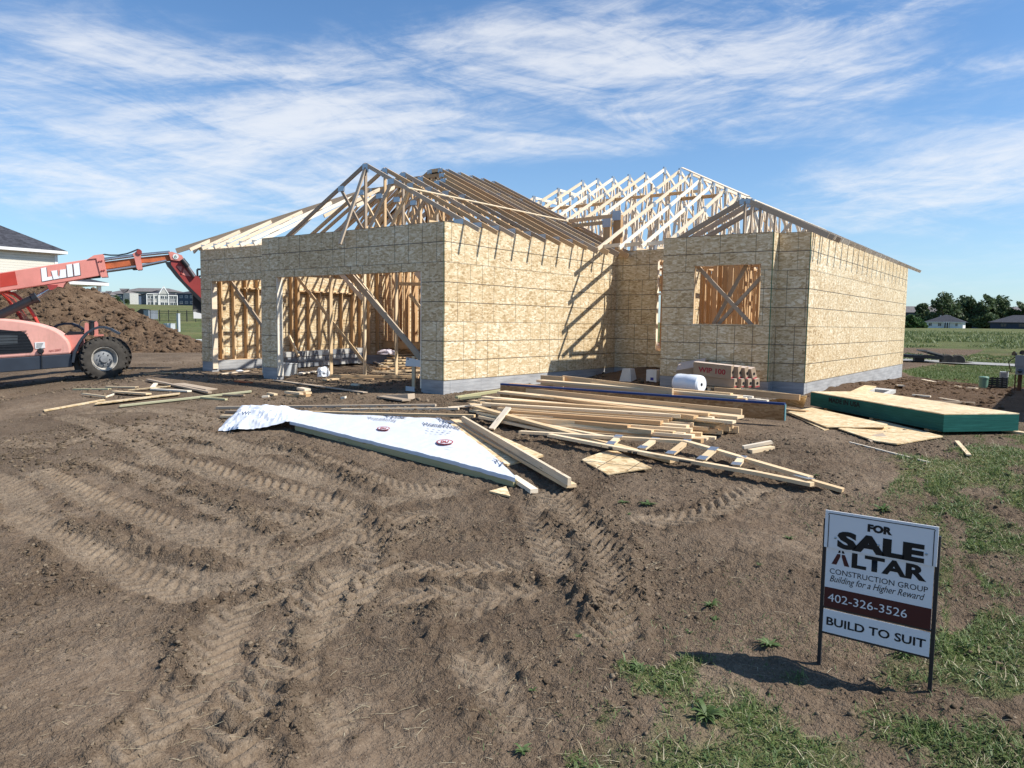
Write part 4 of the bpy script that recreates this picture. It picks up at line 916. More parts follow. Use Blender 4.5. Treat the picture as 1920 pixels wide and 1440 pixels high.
# ------------------------------------------------------------------ soil heap behind
def heap_mat():
    b=NB('heap_soil'); p=b.obj(); n=b.noise(p,.9,6,.65); n2=b.noise(p,7.,6,.7); k=b.math('ADD',b.math('MULTIPLY',n,.55),b.math('MULTIPLY',n2,.45))
    c=b.ramp(k,[(.3,(.075,.046,.028)),(.46,(.140,.090,.056)),(.6,(.215,.145,.092)),(.75,(.31,.225,.15))])
    return b.fin(c,.95,.1,b.bump(b.math('ADD',b.math('SUBTRACT',n2,b.math('MULTIPLY',b.voro(p,7.,'Distance'),.6)),b.noise(p,22.,6,.75)),.9,.10))
cn=[(118,43,531,.60),(70,43.5,538,.55),(10,44,548,.5),(-60,44,552,.5),(-140,44,560,.5),(262,40,600,.66),(215,41,590,.62),(238,40.5,602,.6),(300,38.5,626,.5),(335,38,643,.4)]
P=[(atd(px,py,D),s) for px,D,py,s in cn]
xs=[p[0][0] for p in P]; ys=[p[0][1] for p in P]
ax_=np.arange(min(xs)-6,max(xs)+5,.11); ay_=np.arange(min(ys)-8,max(ys)+8,.11); AX,AY=np.meshgrid(ax_,ay_,indexing='ij')
Z=np.full(AX.shape,-9.)
wx=(fbm(AX,AY,2.2,91,3)-.5)*1.6; wy=(fbm(AX,AY,2.2,95,3)-.5)*1.6
for p,s in P:
    r=np.hypot(AX+wx-p[0],AY+wy-p[1]); Z=np.maximum(Z,p[2]-s*np.sqrt(r*r+.5)+s*.7)
ld_=np.abs(fbm(AX,AY,1.1,101,3)-.5)*2
Z+=(.5-ld_)*.22+cell(AX,AY,.55,105)*.13+cell(AX,AY,.30,106)*.12+(vn(AX,AY,.26,108)-.5)*.12+(vn(AX,AY,.8,107)-.5)*.18
gz=h0(AX,AY)-.12; Z=np.maximum(Z,gz)
n0,n1=AX.shape; ii=np.arange(n0*n1).reshape(n0,n1); Fh=np.stack([ii[:-1,:-1],ii[1:,:-1],ii[1:,1:],ii[:-1,1:]],-1).reshape(-1,4)
keep=(Z.ravel()[Fh]>gz.ravel()[Fh]+.01).any(1)
o=npmesh('soil_heap',np.stack([AX.ravel(),AY.ravel(),Z.ravel()],1),Fh[keep],heap_mat(),smooth=False)
tag(o,'tall heap of rough excavated brown soil behind the telehandler','soil heap')
# ------------------------------------------------------------------ neighbouring house at the left edge
def siding_mat(name,c,per=.11):
    b=NB(name); p=b.obj(); z=b.sep(p)[2]; f=b.math('FRACT',b.math('DIVIDE',z,per)); n=b.noise(p,.7,3,.5)
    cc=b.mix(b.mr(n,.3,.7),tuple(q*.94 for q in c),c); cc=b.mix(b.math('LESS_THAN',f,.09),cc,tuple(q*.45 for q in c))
    return b.fin(cc,.6,.3,b.bump(f,.5,.02))
def shingle_mat(name,c):
    b=NB(name); p=b.obj(); v=b.voro(b.mapping(p,(3.,3.,7.)),1.6,'Color'); n=b.noise(p,14.,4,.7); k=b.math('ADD',b.math('MULTIPLY',b.sep(v)[0],.6),b.math('MULTIPLY',n,.5))
    return b.fin(b.ramp(k,[(.2,tuple(q*.65 for q in c)),(.8,tuple(q*1.4 for q in c))]),.9,.2)
M_['sid']=siding_mat('beige_siding',(.70,.66,.56),.16); M_['shin']=shingle_mat('dark_shingles',(.045,.046,.055)); M_['shing']=shingle_mat('grey_shingles',(.15,.135,.13))
M_['trim']=plain('white_trim',(.74,.73,.70),.5,.3,0,.03); M_['glass']=plain('window_pane',(.035,.045,.06),.08,.6,0,.05); M_['pane2']=plain('dim_window_pane',(.12,.14,.17),.1,.6,0,.05)
nb=thing('neighbour_house','beige siding house with dark hip roof at the left edge','house',tuple(atd(-60,600,50)))
def hip(mb,x0,x1,y0,y1,z,rise,ov=.5,gab=None):
    x0-=ov;x1+=ov;y0-=ov;y1+=ov; w_=min(x1-x0,y1-y0)/2
    if x1-x0>y1-y0: a,b=(x0+w_,(y0+y1)/2,z+rise),(x1-w_,(y0+y1)/2,z+rise)
    else: a,b=((x0+x1)/2,y0+w_,z+rise),((x0+x1)/2,y1-w_,z+rise)
    c=[(x0,y0,z),(x1,y0,z),(x1,y1,z),(x0,y1,z)]
    if x1-x0>y1-y0: mb.quad([c[0],c[1],b,a]); mb.quad([c[2],c[3],a,b]); mb.quad([c[3],c[0],a]); mb.quad([c[1],c[2],b])
    else: mb.quad([c[1],c[2],b,a]); mb.quad([c[3],c[0],a,b]); mb.quad([c[0],c[1],a]); mb.quad([c[2],c[3],b])
    mb.quad(c[::-1])
ec=atd(119,476,47.); wc_=atd(107,476,47.4); EZ=ec[2]
xw,yw=wc_[0],wc_[1]
mb=MB(); mb.box((xw-14,yw-16,-1.),(xw,yw,EZ+.05)); mb.build('wall',M_['sid'],nb)
mb=MB(); hip(mb,xw-14,xw,yw-16,yw,EZ+.2,4.1,.45); mb.build('roof',M_['shin'],nb)
mb=MB(); mb.box((xw-14.45,yw-16.45,EZ+.02),(xw+.45,yw+.45,EZ+.195)); mb.build('fascia',M_['trim'],nb)
mb=MB(); mb.box((xw-.001,yw-.16,-1.),(xw+.03,yw+.02,EZ)); mb.build('corner_trim',M_['trim'],nb)
pe_=atd(198,536.5,55.); pp=atd(186,560,54.5); PZ=pe_[2]
mb=MB(); hip(mb,pp[0]-5,pp[0]+.1,pp[1]-4.5,pp[1]+.1,PZ+.22,.75,.4); mb.build('porch_roof',M_['shin'],nb)
mb=MB(); mb.box((pp[0]-5.4,pp[1]-4.9,PZ),(pp[0]+.5,pp[1]+.5,PZ+.215)); mb.build('fascia',M_['trim'],nb)
for (dx,dy) in ((0,0),(0,-4.2),(-4.5,0)): mb=MB(); mb.box((pp[0]+dx-.12,pp[1]+dy-.12,-1.),(pp[0]+dx+.12,pp[1]+dy+.12,PZ)); mb.build('porch_post',M_['trim'],nb)
# ------------------------------------------------------------------ far apartments on the rise
M_['sidb']=siding_mat('blue_grey_siding',(.075,.10,.145),.3); M_['sidd']=siding_mat('dark_slate_siding',(.045,.055,.085),.3); M_['sidg']=siding_mat('grey_siding',(.27,.27,.27),.3); M_['sidw']=siding_mat('cream_siding',(.46,.45,.42),.3)
def block(P,ux,uy,L,D,Hh,z0,name,wallm,parent):
    """box with its near long face along ux from P, going back along uy"""
    mb=MB(); P=Vector((P[0],P[1],z0)); a=P; b=P+ux*L; c=b+uy*D; d=a+uy*D; up=Vector((0,0,Hh))
    mb.hexa([a,d,d+up,a+up,b,c,c+up,b+up]); return mb.build(name,M_[wallm],parent)
def gable(P,ux,uy,L,D,z,rise,mat,parent,ov=.5,hipend=False,name='roof'):
    mb=MB(); P=Vector((P[0],P[1],z))-ux*ov-uy*ov; L+=2*ov; D+=2*ov; up=Vector((0,0,rise)); k=D/2 if hipend else 0
    a,b,c,d=P,P+ux*L,P+ux*L+uy*D,P+uy*D; r0=P+ux*k+uy*D/2+up; r1=P+ux*(L-k)+uy*D/2+up
    mb.quad([a,b,r1,r0]); mb.quad([c,d,r0,r1]); mb.quad([d,a,r0]); mb.quad([b,c,r1]); mb.quad([d,c,b,a]); return mb.build(name,M_[mat],parent)
def winrow(P,ux,nrm,u,z,w_,h_,parent,glass='glass',frame='trim'):
    Q=Vector((P[0],P[1],0))+ux*u; mb=MB(); n=nrm*.06
    def q(a,b,c,d,off,dd):
        o=nrm*off; mb.hexa([Q+ux*a+Vector((0,0,c))+o,Q+ux*a+Vector((0,0,c))+o+nrm*dd,Q+ux*a+Vector((0,0,d))+o+nrm*dd,Q+ux*a+Vector((0,0,d))+o,Q+ux*b+Vector((0,0,c))+o,Q+ux*b+Vector((0,0,c))+o+nrm*dd,Q+ux*b+Vector((0,0,d))+o+nrm*dd,Q+ux*b+Vector((0,0,d))+o])
    t=.14; q(0,t,z,z+h_,0,.12); q(w_-t,w_,z,z+h_,0,.12); q(t,w_-t,z,z+t,0,.12); q(t,w_-t,z+h_-t,z+h_,0,.12); q(w_/2-.04,w_/2+.04,z+t,z+h_-t,0,.1)
    f=mb.build('window',M_[frame],parent); mb=MB(); q2=mb
    def qq():
        o=nrm*.02; a,b,c,d=t,w_-t,z+t,z+h_-t
        mb.quad([Q+ux*a+Vector((0,0,c))+o,Q+ux*b+Vector((0,0,c))+o,Q+ux*b+Vector((0,0,d))+o,Q+ux*a+Vector((0,0,d))+o])
    qq(); p=mb.build('pane',M_[glass],f,fixn=False); p.matrix_parent_inverse=Matrix.Identity(4)
R2=Vector((math.cos(YAW-.05),-math.sin(YAW-.05),0)); F2=Vector((math.sin(YAW),math.cos(YAW),0))
def at_(px,D,base): p=atd(px,600,D); return Vector((p[0],p[1],0))
def apt(name,label,px0,px1,D,yb,yt,yr,walls,roofm,turn=0.,deep=14.,extra=None,cat='apartment block'):
    a=at_(px0,D,0); b=at_(px1,D,0); ux=(b-a).normalized(); 
    if turn: ux=Matrix.Rotation(turn,3,'Z')@ux
    uy=Vector((-ux.y,ux.x,0)); rb=ray(px1,600); rb=Vector((rb[0],rb[1],0)); q=Vector((CAM[0],CAM[1],0))
    # where the front line meets the sight line of its right end
    den=ux.x*rb.y-ux.y*rb.x; dv=q-a; L=(dv.x*rb.y-dv.y*rb.x)/den
    hz=lambda y:float(atd((px0+px1)/2,y,D)[2]); z0,z1,zr=hz(yb),hz(yt),hz(yr)
    t=thing(name,label,cat,(a.x,a.y,z0)); 
    block(a,ux,uy,L,deep,z1-z0+1.,z0-1.,'wall',walls,t); gable(a,ux,uy,L,deep,z1,zr-z1,roofm,t,.8,True)
    return t,a,ux,uy,L,z0,z1,zr
BASE=[]
t,a,ux,uy,L,z0,z1,zr=apt('apartment_building','slate and cream apartment block with a white gabled bay on the rise',275,332,400,575,551.5,543.5,'sidd','shin',turn=.6,deep=17)
nf=-uy; H2=(z1-z0)
bx=lambda u0,u1,zz0,zz1,dpt,mat,nm='wall':(lambda m:(m.hexa([a+ux*u0+uy*.0+Vector((0,0,zz0)),a+ux*u0-uy*dpt+Vector((0,0,zz0)),a+ux*u0-uy*dpt+Vector((0,0,zz1)),a+ux*u0+Vector((0,0,zz1)),a+ux*u1+Vector((0,0,zz0)),a+ux*u1-uy*dpt+Vector((0,0,zz0)),a+ux*u1-uy*dpt+Vector((0,0,zz1)),a+ux*u1+Vector((0,0,zz1))]),m.build(nm,M_[mat],t)))(MB())[1]
k=L/88.; kk=L/58.
bx(1*k,20*k,z0-1,z1,.9,'sidg','bay'); bx(20.5*k,33*k,z0-1,z1+.1,1.2,'sidw','bay'); bx(36*k,62*k,z0-1,z1+.3,1.6,'sidw','bay'); bx(63*k,88*k,z0-1,z1-.6,1.0,'sidg','bay')
mb=MB(); g0=a+ux*(35*k)-uy*1.9; g1=a+ux*(63*k)-uy*1.9; gm=(g0+g1)/2
mb.prism([g0+Vector((0,0,z1+.2)),g1+Vector((0,0,z1+.2)),gm+Vector((0,0,zr+.6))],tuple(uy*3.0)); mb.build('gable',M_['sidw'],t)
mb=MB(); 
for p,q in ((g0,gm),(g1,gm)): mb.beam(p+Vector((0,0,z1+.1))-uy*.1,q+Vector((0,0,z1+4.3))-uy*.1,.3,.45)
mb.beam(a+ux*(63*k)-uy*1.2+Vector((0,0,z1-.5)),a+ux*(88*k)-uy*1.2+Vector((0,0,z1-.5)),.3,.4); mb.beam(a+ux*(1*k)-uy*1.3+Vector((0,0,z1+.1)),a+ux*(33*k)-uy*1.3+Vector((0,0,z1+.1)),.3,.35)
for u in (0,20,33,36,62,88): mb.beam(a+ux*(u*k)-uy*1.75+Vector((0,0,z0-1)),a+ux*(u*k)-uy*1.75+Vector((0,0,z1-.3)),.3,.3,up=(1,0,0))
mb.build('white_trim',M_['trim'],t)
for row in (0,1):
    zz=z0+.75+row*H2*.5
    for v in (4,11): winrow(a+uy*17.,-uy,-ux,v,zz,1.2,1.9,t,'glass','sidg')
    for u,dp,ww in ((3,.92,1.6),(11,.92,1.6),(23,1.22,2.2),(39,1.62,2.2),(50,1.62,2.2),(67,1.02,1.9),(77,1.02,1.9)): winrow(a-uy*dp,ux,nf,u*k,zz,ww,1.8,t)
t,a,ux,uy,L,z0,z1,zr=apt('apartment_building','blue-grey apartment block with brownish roof behind a dark bush',200,232,440,571,551,540,'sidb','shing',turn=-.15,deep=18)
nf=-uy
for row in (0,1):
    for u in range(4): winrow(a,ux,nf,1.+u*L/4.4,z0+.8+row*(z1-z0)*.5,1.5,1.6,t,'pane2')
block(a+ux*(L*.98),ux,uy,4.5,8,z1-z0+.5,z0,'wall','sidw',t)
t2,a2,ux2,uy2,L2,z02,z12,zr2=apt('apartment_building','long apartment block with grey roof behind the gabled block',228,330,500,570,547,539.5,'sidg','shing',turn=.0,deep=16)
t,a,ux,uy,L,z0,z1,zr=apt('apartment_building','dark blue apartment block just left of the garage corner',332,400,430,572.5,551,543.,'sidb','shin',turn=-.1,deep=16)
for row in (0,1,):
    for u in range(6): winrow(a,ux,-uy,2.+u*L/7,z0+.8+row*(z1-z0)*.5,1.7,1.5,t,'pane2')
gable(a+ux*(L*.42)-uy*1.5,uy,ux,10,7,z1-.4,3.,'sidb',t,.3)
t,a,ux,uy,L,z0,z1,zr=apt('distant_house','small white gabled house seen past the porch post',170,188,260,580,556,546,'sidw','shing',deep=9,cat='house')
t,a,ux,uy,L,z0,z1,zr=apt('distant_house','low grey-roofed house between the porch post and the blue block',189,206,420,574,553,545,'sidw','shing',deep=9,cat='house')
# right side: white house, dark house, long dark-roofed building behind the trees
t,a,ux,uy,L,z0,z1,zr=apt('distant_house','unfinished white-wrapped bungalow with black hip roof across the field',1737,1806,250,617.5,604,590,'white','shin',turn=-.62,deep=10,cat='house')
for u,w_ in ((.6,1.1),(3.2,1.1),(7.9,.8)): winrow(a,ux,-uy,u*L/10.,z0+.95,w_*L/10.,1.2,t,'glass','white')
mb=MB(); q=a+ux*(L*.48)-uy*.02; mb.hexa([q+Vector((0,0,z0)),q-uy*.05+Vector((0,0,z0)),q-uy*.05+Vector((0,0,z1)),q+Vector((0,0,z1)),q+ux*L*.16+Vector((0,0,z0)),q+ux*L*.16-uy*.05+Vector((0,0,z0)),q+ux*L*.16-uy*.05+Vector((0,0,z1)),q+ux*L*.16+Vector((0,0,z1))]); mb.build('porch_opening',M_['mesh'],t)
for u in (.5,.56,.62): mb=MB(); mb.beam(a+ux*(L*u)-uy*.9+Vector((0,0,z0)),a+ux*(L*u)-uy*.9+Vector((0,0,z1)),.2,.2,up=(1,0,0)); mb.build('porch_post',M_['trim'],t)
mb=MB(); 
for u,v in ((.33,.4),(.6,.35)): p=a+ux*(L*u)+uy*(15*v); mb.box((p.x-.15,p.y-.15,z1+1.2),(p.x+.15,p.y+.15,z1+(zr-z1)*.9)) 
mb.build('roof_vent',M_['trim'],t)
mb=MB(); q=a-uy*.85-ux*.8; mb.beam(q+Vector((0,0,z1-.06)),q+ux*(L+1.6)+Vector((0,0,z1-.06)),.1,.2); mb.build('fascia',M_['trim'],t)
t,a,ux,uy,L,z0,z1,zr=apt('distant_house','dark-walled bungalow with black hip roof at the right edge',1857,1975,245,619,605,591,'sidd','shin',turn=-.62,deep=12,cat='house')
for u in (2.,5.5,9.): winrow(a,ux,-uy,u*L/12,z0+.9,1.8,1.3,t,'glass','sidd')
t,a,ux,uy,L,z0,z1,zr=apt('distant_building','long dark building with grey roof behind the trees on the right',1600,2050,420,614,588,576,'sidd','shing',turn=-.3,deep=18,cat='building')
# ------------------------------------------------------------------ vegetation
def leaf_mat(name,ca,cb,cc):
    b=NB(name); p=b.obj(); g=b.N.new('ShaderNodeNewGeometry'); r=g.outputs['Random Per Island']
    k=b.math('ADD',b.math('MULTIPLY',r,.6),b.math('MULTIPLY',b.noise(p,.6,3,.6),.55))
    c=b.ramp(k,[(.2,ca),(.5,cb),(.85,cc)])
    m=b.fin(c,.55,.3); b.b.inputs['Transmission Weight'].default_value=0
    try: b.b.inputs['Subsurface Weight'].default_value=0
    except Exception: pass
    tr=b.N.new('ShaderNodeBsdfTranslucent'); b.L.new(c,tr.inputs[0]); ad=b.N.new('ShaderNodeMixShader'); ad.inputs[0].default_value=.28
    out=[n for n in b.N if n.type=='OUTPUT_MATERIAL'][0]; b.L.new(b.b.outputs[0],ad.inputs[1]); b.L.new(tr.outputs[0],ad.inputs[2]); b.L.new(ad.outputs[0],out.inputs[0]); return m
M_['leaf']=leaf_mat('dark_tree_leaves',(.045,.070,.032),(.075,.110,.048),(.12,.165,.075)); M_['bush']=leaf_mat('bush_leaves',(.02,.045,.015),(.05,.10,.03),(.10,.17,.05))
M_['grass']=leaf_mat('grass_blades',(.055,.095,.022),(.105,.165,.042),(.20,.24,.09)); M_['weed']=leaf_mat('weed_leaves',(.045,.08,.022),(.085,.135,.040),(.15,.20,.08)); M_['fresh']=leaf_mat('fresh_green_leaves',(.075,.11,.035),(.13,.17,.06),(.21,.24,.10)); M_['straw']=leaf_mat('straw',(.30,.24,.13),(.48,.40,.25),(.62,.55,.38))
M_['bark']=plain('bark',(.08,.06,.045),.9,.1,0,.3,3.,.5)
def leafcloud(name,centres,radii,n,size,mat,parent,seed):
    """many small leaf clumps through several lobes"""
    r=np.random.RandomState(seed); C=np.array(centres); Rd=np.array(radii); pick=r.randint(0,len(C),n)
    d=r.normal(size=(n,3)); d/=np.linalg.norm(d,axis=1)[:,None]; rr=r.rand(n)**.42
    P=C[pick]+d*Rd[pick]*rr[:,None]; 
    q=vn(P[:,0]*1.+P[:,2]*.7,P[:,1]+P[:,2]*.5,size*5,seed%90+3); P=P[q>.36]; n=len(P)
    a=r.normal(size=(n,3)); a/=np.linalg.norm(a,axis=1)[:,None]; b=np.cross(a,r.normal(size=(n,3))); b/=np.linalg.norm(b,axis=1)[:,None]; s=size*(.5+r.rand(n))[:,None]
    V_=np.stack([P-a*s,P+b*s*.45,P+a*s,P-b*s*.45],1).reshape(-1,3); F_=np.arange(4*n).reshape(-1,4)
    return npmesh(name,V_,F_,mat,parent=parent)
def tree(px,D,ybase,ytop,wpx,label,seed,name='tree',cat='tree',group='trees beyond the field',n=2600,low=.25,mat='leaf'):
    b=atd(px,ybase,D); zt=float(atd(px,ytop,D)[2]); Hh=zt-b[2]; W_=wpx/1392*D/2; r=random.Random(seed)
    t=thing(name,label,cat,tuple(b),group=group); b=Vector(b)
    mb=MB(); top=b+Vector((r.uniform(-.5,.5),0,Hh*.75)); mb.tube([b-Vector((0,0,.5)),b.lerp(top,.4)+Vector((.15,0,0)),top],[Hh*.035,Hh*.025,Hh*.008],7)
    for k in range(6):
        s=b.lerp(top,.3+.1*k); a_=r.uniform(0,6.28); mb.tube([s,s+Vector((math.cos(a_)*W_*.5,math.sin(a_)*W_*.5,Hh*.13)),s+Vector((math.cos(a_)*W_*.8,math.sin(a_)*W_*.8,Hh*.2))],[Hh*.014,Hh*.008,Hh*.003],5)
    o=mb.build('trunk',M_['bark'],t,smooth=True)
    cs=[];rs=[]
    for k in range(11):
        h=low+(1-low)*(k+.5)/11; a_=r.uniform(0,6.28); q=W_*.62*math.sin(math.pi*min(1,(h-low)/(1-low)*.8+.2))
        cs.append((b.x+math.cos(a_)*q,b.y+math.sin(a_)*q,b.z+Hh*(h-.03))); s=W_*r.uniform(.32,.55); rs.append((s,s,s*.75))
    cs.append((b.x,b.y,b.z+Hh*.6)); rs.append((W_*.6,W_*.6,Hh*.3))
    c=leafcloud('crown',cs,rs,n,max(.16,D*.0022),M_[mat],t,seed); c.matrix_parent_inverse=Matrix.LocRotScale(t.location,None,None).inverted()
    return t
for i,(px,D,yt,wp,lb) in enumerate(((1728,323,572,26,'dark narrow tree at the left end of the row beside the long grey roof'),(1768,315,555.5,64,'broad tree behind the left half of the white bungalow'),(1800,332,560,40,'thin-topped tree behind the middle of the white bungalow roof'),(1820,318,556,36,'tall upright tree behind the right half of the white bungalow'),
        (1843,311,556,44,'tree with a lopsided top between the two bungalows'),(1878,315,561,52,'round tree behind the left slope of the dark bungalow'),(1908,311,570,40,'lower tree behind the right slope of the dark bungalow'),(1932,308,572,34,'tree cut by the right edge of the photo'))):
    tree(px,D,617,yt,wp*1.3,lb,200+i,n=5200,low=.05)
for i,(px,D,yb,yt,wp,lb) in enumerate(((1706,200,616,592,30,'dark green shrub against the far end of the right wall'),(1722,205,616,600,30,'low shrub in front of the narrow tree'),)):
    tree(px,D,yb,yt,wp,lb,230+i,'shrub','shrub','shrubs at the field edge',1500,.05,'bush')
tree(218,330,575,558,22,'dark rounded bush in front of the blue-grey apartment block',240,'bush','bush',None,1800,.05); tree(238,340,576,562,10,'small dark conifer beside the slate apartment block',241,'bush','bush',None,700,.05)
t=tree(236,62,598,568,26,'thin light-green sapling bush behind the soil heap',242,'sapling','sapling',None,500,.1,'fresh')
# ------------------------------------------------------------------ fence, utility boxes
M_['blk']=plain('black_metal',(.012,.013,.014),.5,.4); M_['grn']=plain('green_pedestal_paint',(.14,.26,.20),.5,.4,0,.06); M_['lgrey']=plain('light_grey_box',(.50,.52,.53),.5,.4,0,.06); M_['meterg']=plain('meter_box_grey',(.25,.27,.30),.45,.4,.2,.08)
f1=thing('fence','black metal railing fence on the green slope left of the garage','fence',tuple(G(330,604)))
A=G(282,603); B=G(400,604.); A=Vector(A); B=Vector(B); Lf=(B-A).length; n=7
def gz_(p): return float(h0(p.x,p.y))
for k in range(n+1):
    p=A.lerp(B,k/n); p.z=gz_(p); mb=MB(); mb.beam(p,p+Vector((0,0,1.45)),.07,.07,up=(1,0,0)); mb.build('fence_post',M_['blk'],f1)
mb=MB()
for hh in (.15,1.05,1.3):
    for k in range(n): 
        p=A.lerp(B,k/n); q=A.lerp(B,(k+1)/n); p.z=gz_(p)+hh; q.z=gz_(q)+hh; mb.beam(p,q,.03,.045)
for k in range(int(Lf/.14)):
    p=A.lerp(B,k*.14/Lf); p.z=gz_(p); mb.beam(p+Vector((0,0,.12)),p+Vector((0,0,1.32)),.02,.02,up=(1,0,0))
tag(mb.build('fence_rails',M_['blk'],f1),kind='stuff')
f2=thing('fence','dark solid screen panel at the left end of the railing fence','fence',tuple(G(265,594)))
p=Vector(G(255,594.5)); q=Vector(G(275,595.)); mb=MB(); mb.prism([p,q,q+Vector((0,0,1.15)),p.lerp(q,.45)+Vector((0,0,1.2)),p+Vector((0,0,.7))],(-.3,.6,0)); mb.build('panel',M_['blk'],f2)
def ubox(name,label,cat,px,py,w_,h_,mat,d_=None,dome=False):
    p=Vector(Gh(px,py)); t=thing(name,label,cat,tuple(p)); mb=MB(); d_=d_ or w_
    mb.box((p.x-w_/2,p.y-d_/2,p.z-.1),(p.x+w_/2,p.y+d_/2,p.z+h_)); mb.build('cabinet',M_[mat],t,bevel=.03)
    mb=MB(); mb.box((p.x-w_/2-.015,p.y-d_/2-.015,p.z+h_),(p.x+w_/2+.015,p.y+d_/2+.015,p.z+h_+.05)); mb.build('lid',M_[mat],t,bevel=.02); return t,p
ubox('utility_pedestal','pale utility box on the lawn beyond the soil heap','utility box',318,621,.75,.7,'lgrey'); t,p=ubox('utility_post','slim grey meter post on the far lawn left of the garage','meter post',335,622,.3,1.7,'lgrey',.2); ubox('utility_pedestal','blue-grey utility box behind the railing fence','utility box',283,598,1.3,1.1,'meterg')
# right corner of the lot
p=Vector(Gh(1843.5,726)); t=thing('utility_pedestal','round green utility pedestal at the edge of the dug soil','utility pedestal',tuple(p)); mb=MB(); mb.lathe(p,(0,0,1),[(.105,-.1),(.11,.24)],20); mb.build('body',M_['grn'],t,smooth=True); mb=MB(); mb.lathe(p,(0,0,1),[(.118,.22),(.12,.265),(.10,.285),(0.,.29)],20); mb.build('cap',M_['grn'],t,smooth=True)
p=Vector(Gh(1881,726)); t=thing('utility_pedestal','tall pale grey utility pedestal behind the black crate','utility pedestal',tuple(p)); mb=MB(); mb.box((p.x-.10,p.y-.10,p.z-.1),(p.x+.10,p.y+.10,p.z+.44)); mb.build('cabinet',M_['lgrey'],t,bevel=.04); mb=MB(); mb.box((p.x-.075,p.y-.112,p.z+.2),(p.x+.06,p.y-.101,p.z+.40)); mb.build('door_plate',M_['meterg'],t)
p=Vector(Gh(1869,727.5)); t=thing('crate','black slotted plastic crate beside the utility pedestals','crate',tuple(p)); mb=MB()
for z in np.arange(.03,.30,.055): 
    for (a,b) in (((-.22,-.16),(.22,-.16)),((.22,-.16),(.22,.16)),((.22,.16),(-.22,.16)),((-.22,.16),(-.22,-.16))): mb.beam(p+Vector((*a,z)),p+Vector((*b,z)),.012,.028)
mb.build('side_slats',M_['blk'],t); mb=MB()
for x in (-.22,-.11,0,.11,.22):
    for y in (-.16,.16): mb.beam(p+Vector((x,y,0)),p+Vector((x,y,.29)),.02,.02,up=(1,0,0))
mb.build('corner_ribs',M_['blk'],t); mb=MB(); mb.box((p.x-.21,p.y-.15,p.z+.01),(p.x+.21,p.y+.15,p.z+.025)); mb.build('base',M_['blk'],t)
p=Vector(Gh(1911,731)); t=thing('meter_pole','brown wooden post carrying grey electric meter boxes and floodlights','meter pole',tuple(p)); Dm=float(np.dot(np.array(p)-CAM,CF)); s_=Dm/1392.
mb=MB(); mb.beam(p-Vector((0,0,.2)),p+Vector((0,0,60*s_)),.09,.09,up=(1,0,0)); mb.beam(p+Vector((-.1,0,-.1)),p+Vector((-.1,-.0,.38)),.03,.03,up=(1,0,0)); mb.build('post',plain('brown_post',(.13,.07,.045),.85,.1,0,.25,8.),t)
mb=MB(); mb.box((p.x-.12,p.y-.16,p.z+44*s_),(p.x+.10,p.y-.05,p.z+65*s_)); mb.build('breaker_box',M_['meterg'],t,bevel=.012)
mb=MB(); mb.box((p.x-.10,p.y-.15,p.z+29*s_),(p.x+.09,p.y-.05,p.z+43.6*s_)); mb.build('meter_box',M_['meterg'],t,bevel=.012); mb=MB(); mb.lathe(p+Vector((-.01,-.15,36*s_)),(0,-1,0),[(.055,0),(.05,.05),(.0,.06)],16); mb.build('meter_dial',M_['glass'],t,smooth=True)
for dx,dz in ((-.13,67),(.03,69),(.2,66)): mb=MB(); mb.lathe(p+Vector((dx,-.1,dz*s_)),Vector((-.4+dx*2,-.6,.35)),[(0.,-.04),(.035,-.03),(.06,.05),(0.,.045)],12); mb.build('floodlight',M_['blk'],t,smooth=True)
q=Vector(Gh(1881,726)); mb=MB(); mb.tube([p+Vector((-.12,-.1,62*s_)),p+Vector((-.26,-.1,52*s_)),(p+q)/2+Vector((-.02,-.05,34*s_)),q+Vector((.06,-.05,.44))],.012,6); tag(mb.build('cable',M_['blk'],None,smooth=True),'black cable looping from the meter boxes to the pale pedestal','cable')
# unseen caster for the right-edge shadow is added at the end
# trailer on the street
p0=Vector(Gh(1690,679)); p1=Vector(Gh(1797,683.5)); tx=(p1-p0).normalized(); ty=Vector((-tx.y,tx.x,0)); Dm=float(np.dot(np.array(p1)-CAM,CF)); s_=Dm/1392.
t=thing('trailer','black flatbed equipment trailer with a raised ramp parked on the street','trailer',tuple(p1))
def tp(px,up,back=0.): 
    k=(px-1690)/(1797-1690); return p0.lerp(p1,k)+Vector((0,0,up*s_))+ty*back
mb=MB(); mb.beam(tp(1640,13,0),tp(1768,10.5,0),.12,.13); mb.beam(tp(1640,13,1.9),tp(1768,10.5,1.9),.12,.13)
for k in range(12): mb.beam(tp(1650+k*10,13,0),tp(1650+k*10,13,1.9),.08,.06)
mb.build('bed_frame',M_['blk'],t)
mb=MB(); mb.prism([tp(1767,0),tp(1766,9),tp(1772,16),tp(1784,16.5),tp(1798,14),tp(1808,8),tp(1807,1)],tuple(ty*.35)); mb.build('mudguard',M_['blk'],t)
for px in (1777,1796): mb=MB(); mb.lathe(tp(px,5.5,-.05),ty,[(.0,.02),(.10,.0),(.30,-.01),(.34,.05),(.34,.22),(.3,.25)],22); mb.build('wheel',M_['rubber'],t,smooth=True)
mb=MB(); a,b=tp(1740,22,.2),tp(1772,14.5,.2); mb.hexa([a,a+ty*1.5,a+ty*1.5+Vector((0,0,.07)),a+Vector((0,0,.07)),b,b+ty*1.5,b+ty*1.5+Vector((0,0,.07)),b+Vector((0,0,.07))]); mb.build('raised_ramp',M_['weath'],t); mb=MB(); mb.beam(tp(1740,20.,.2),tp(1772,12.8,.2),.08,.1); mb.build('ramp_rail',M_['blk'],t)
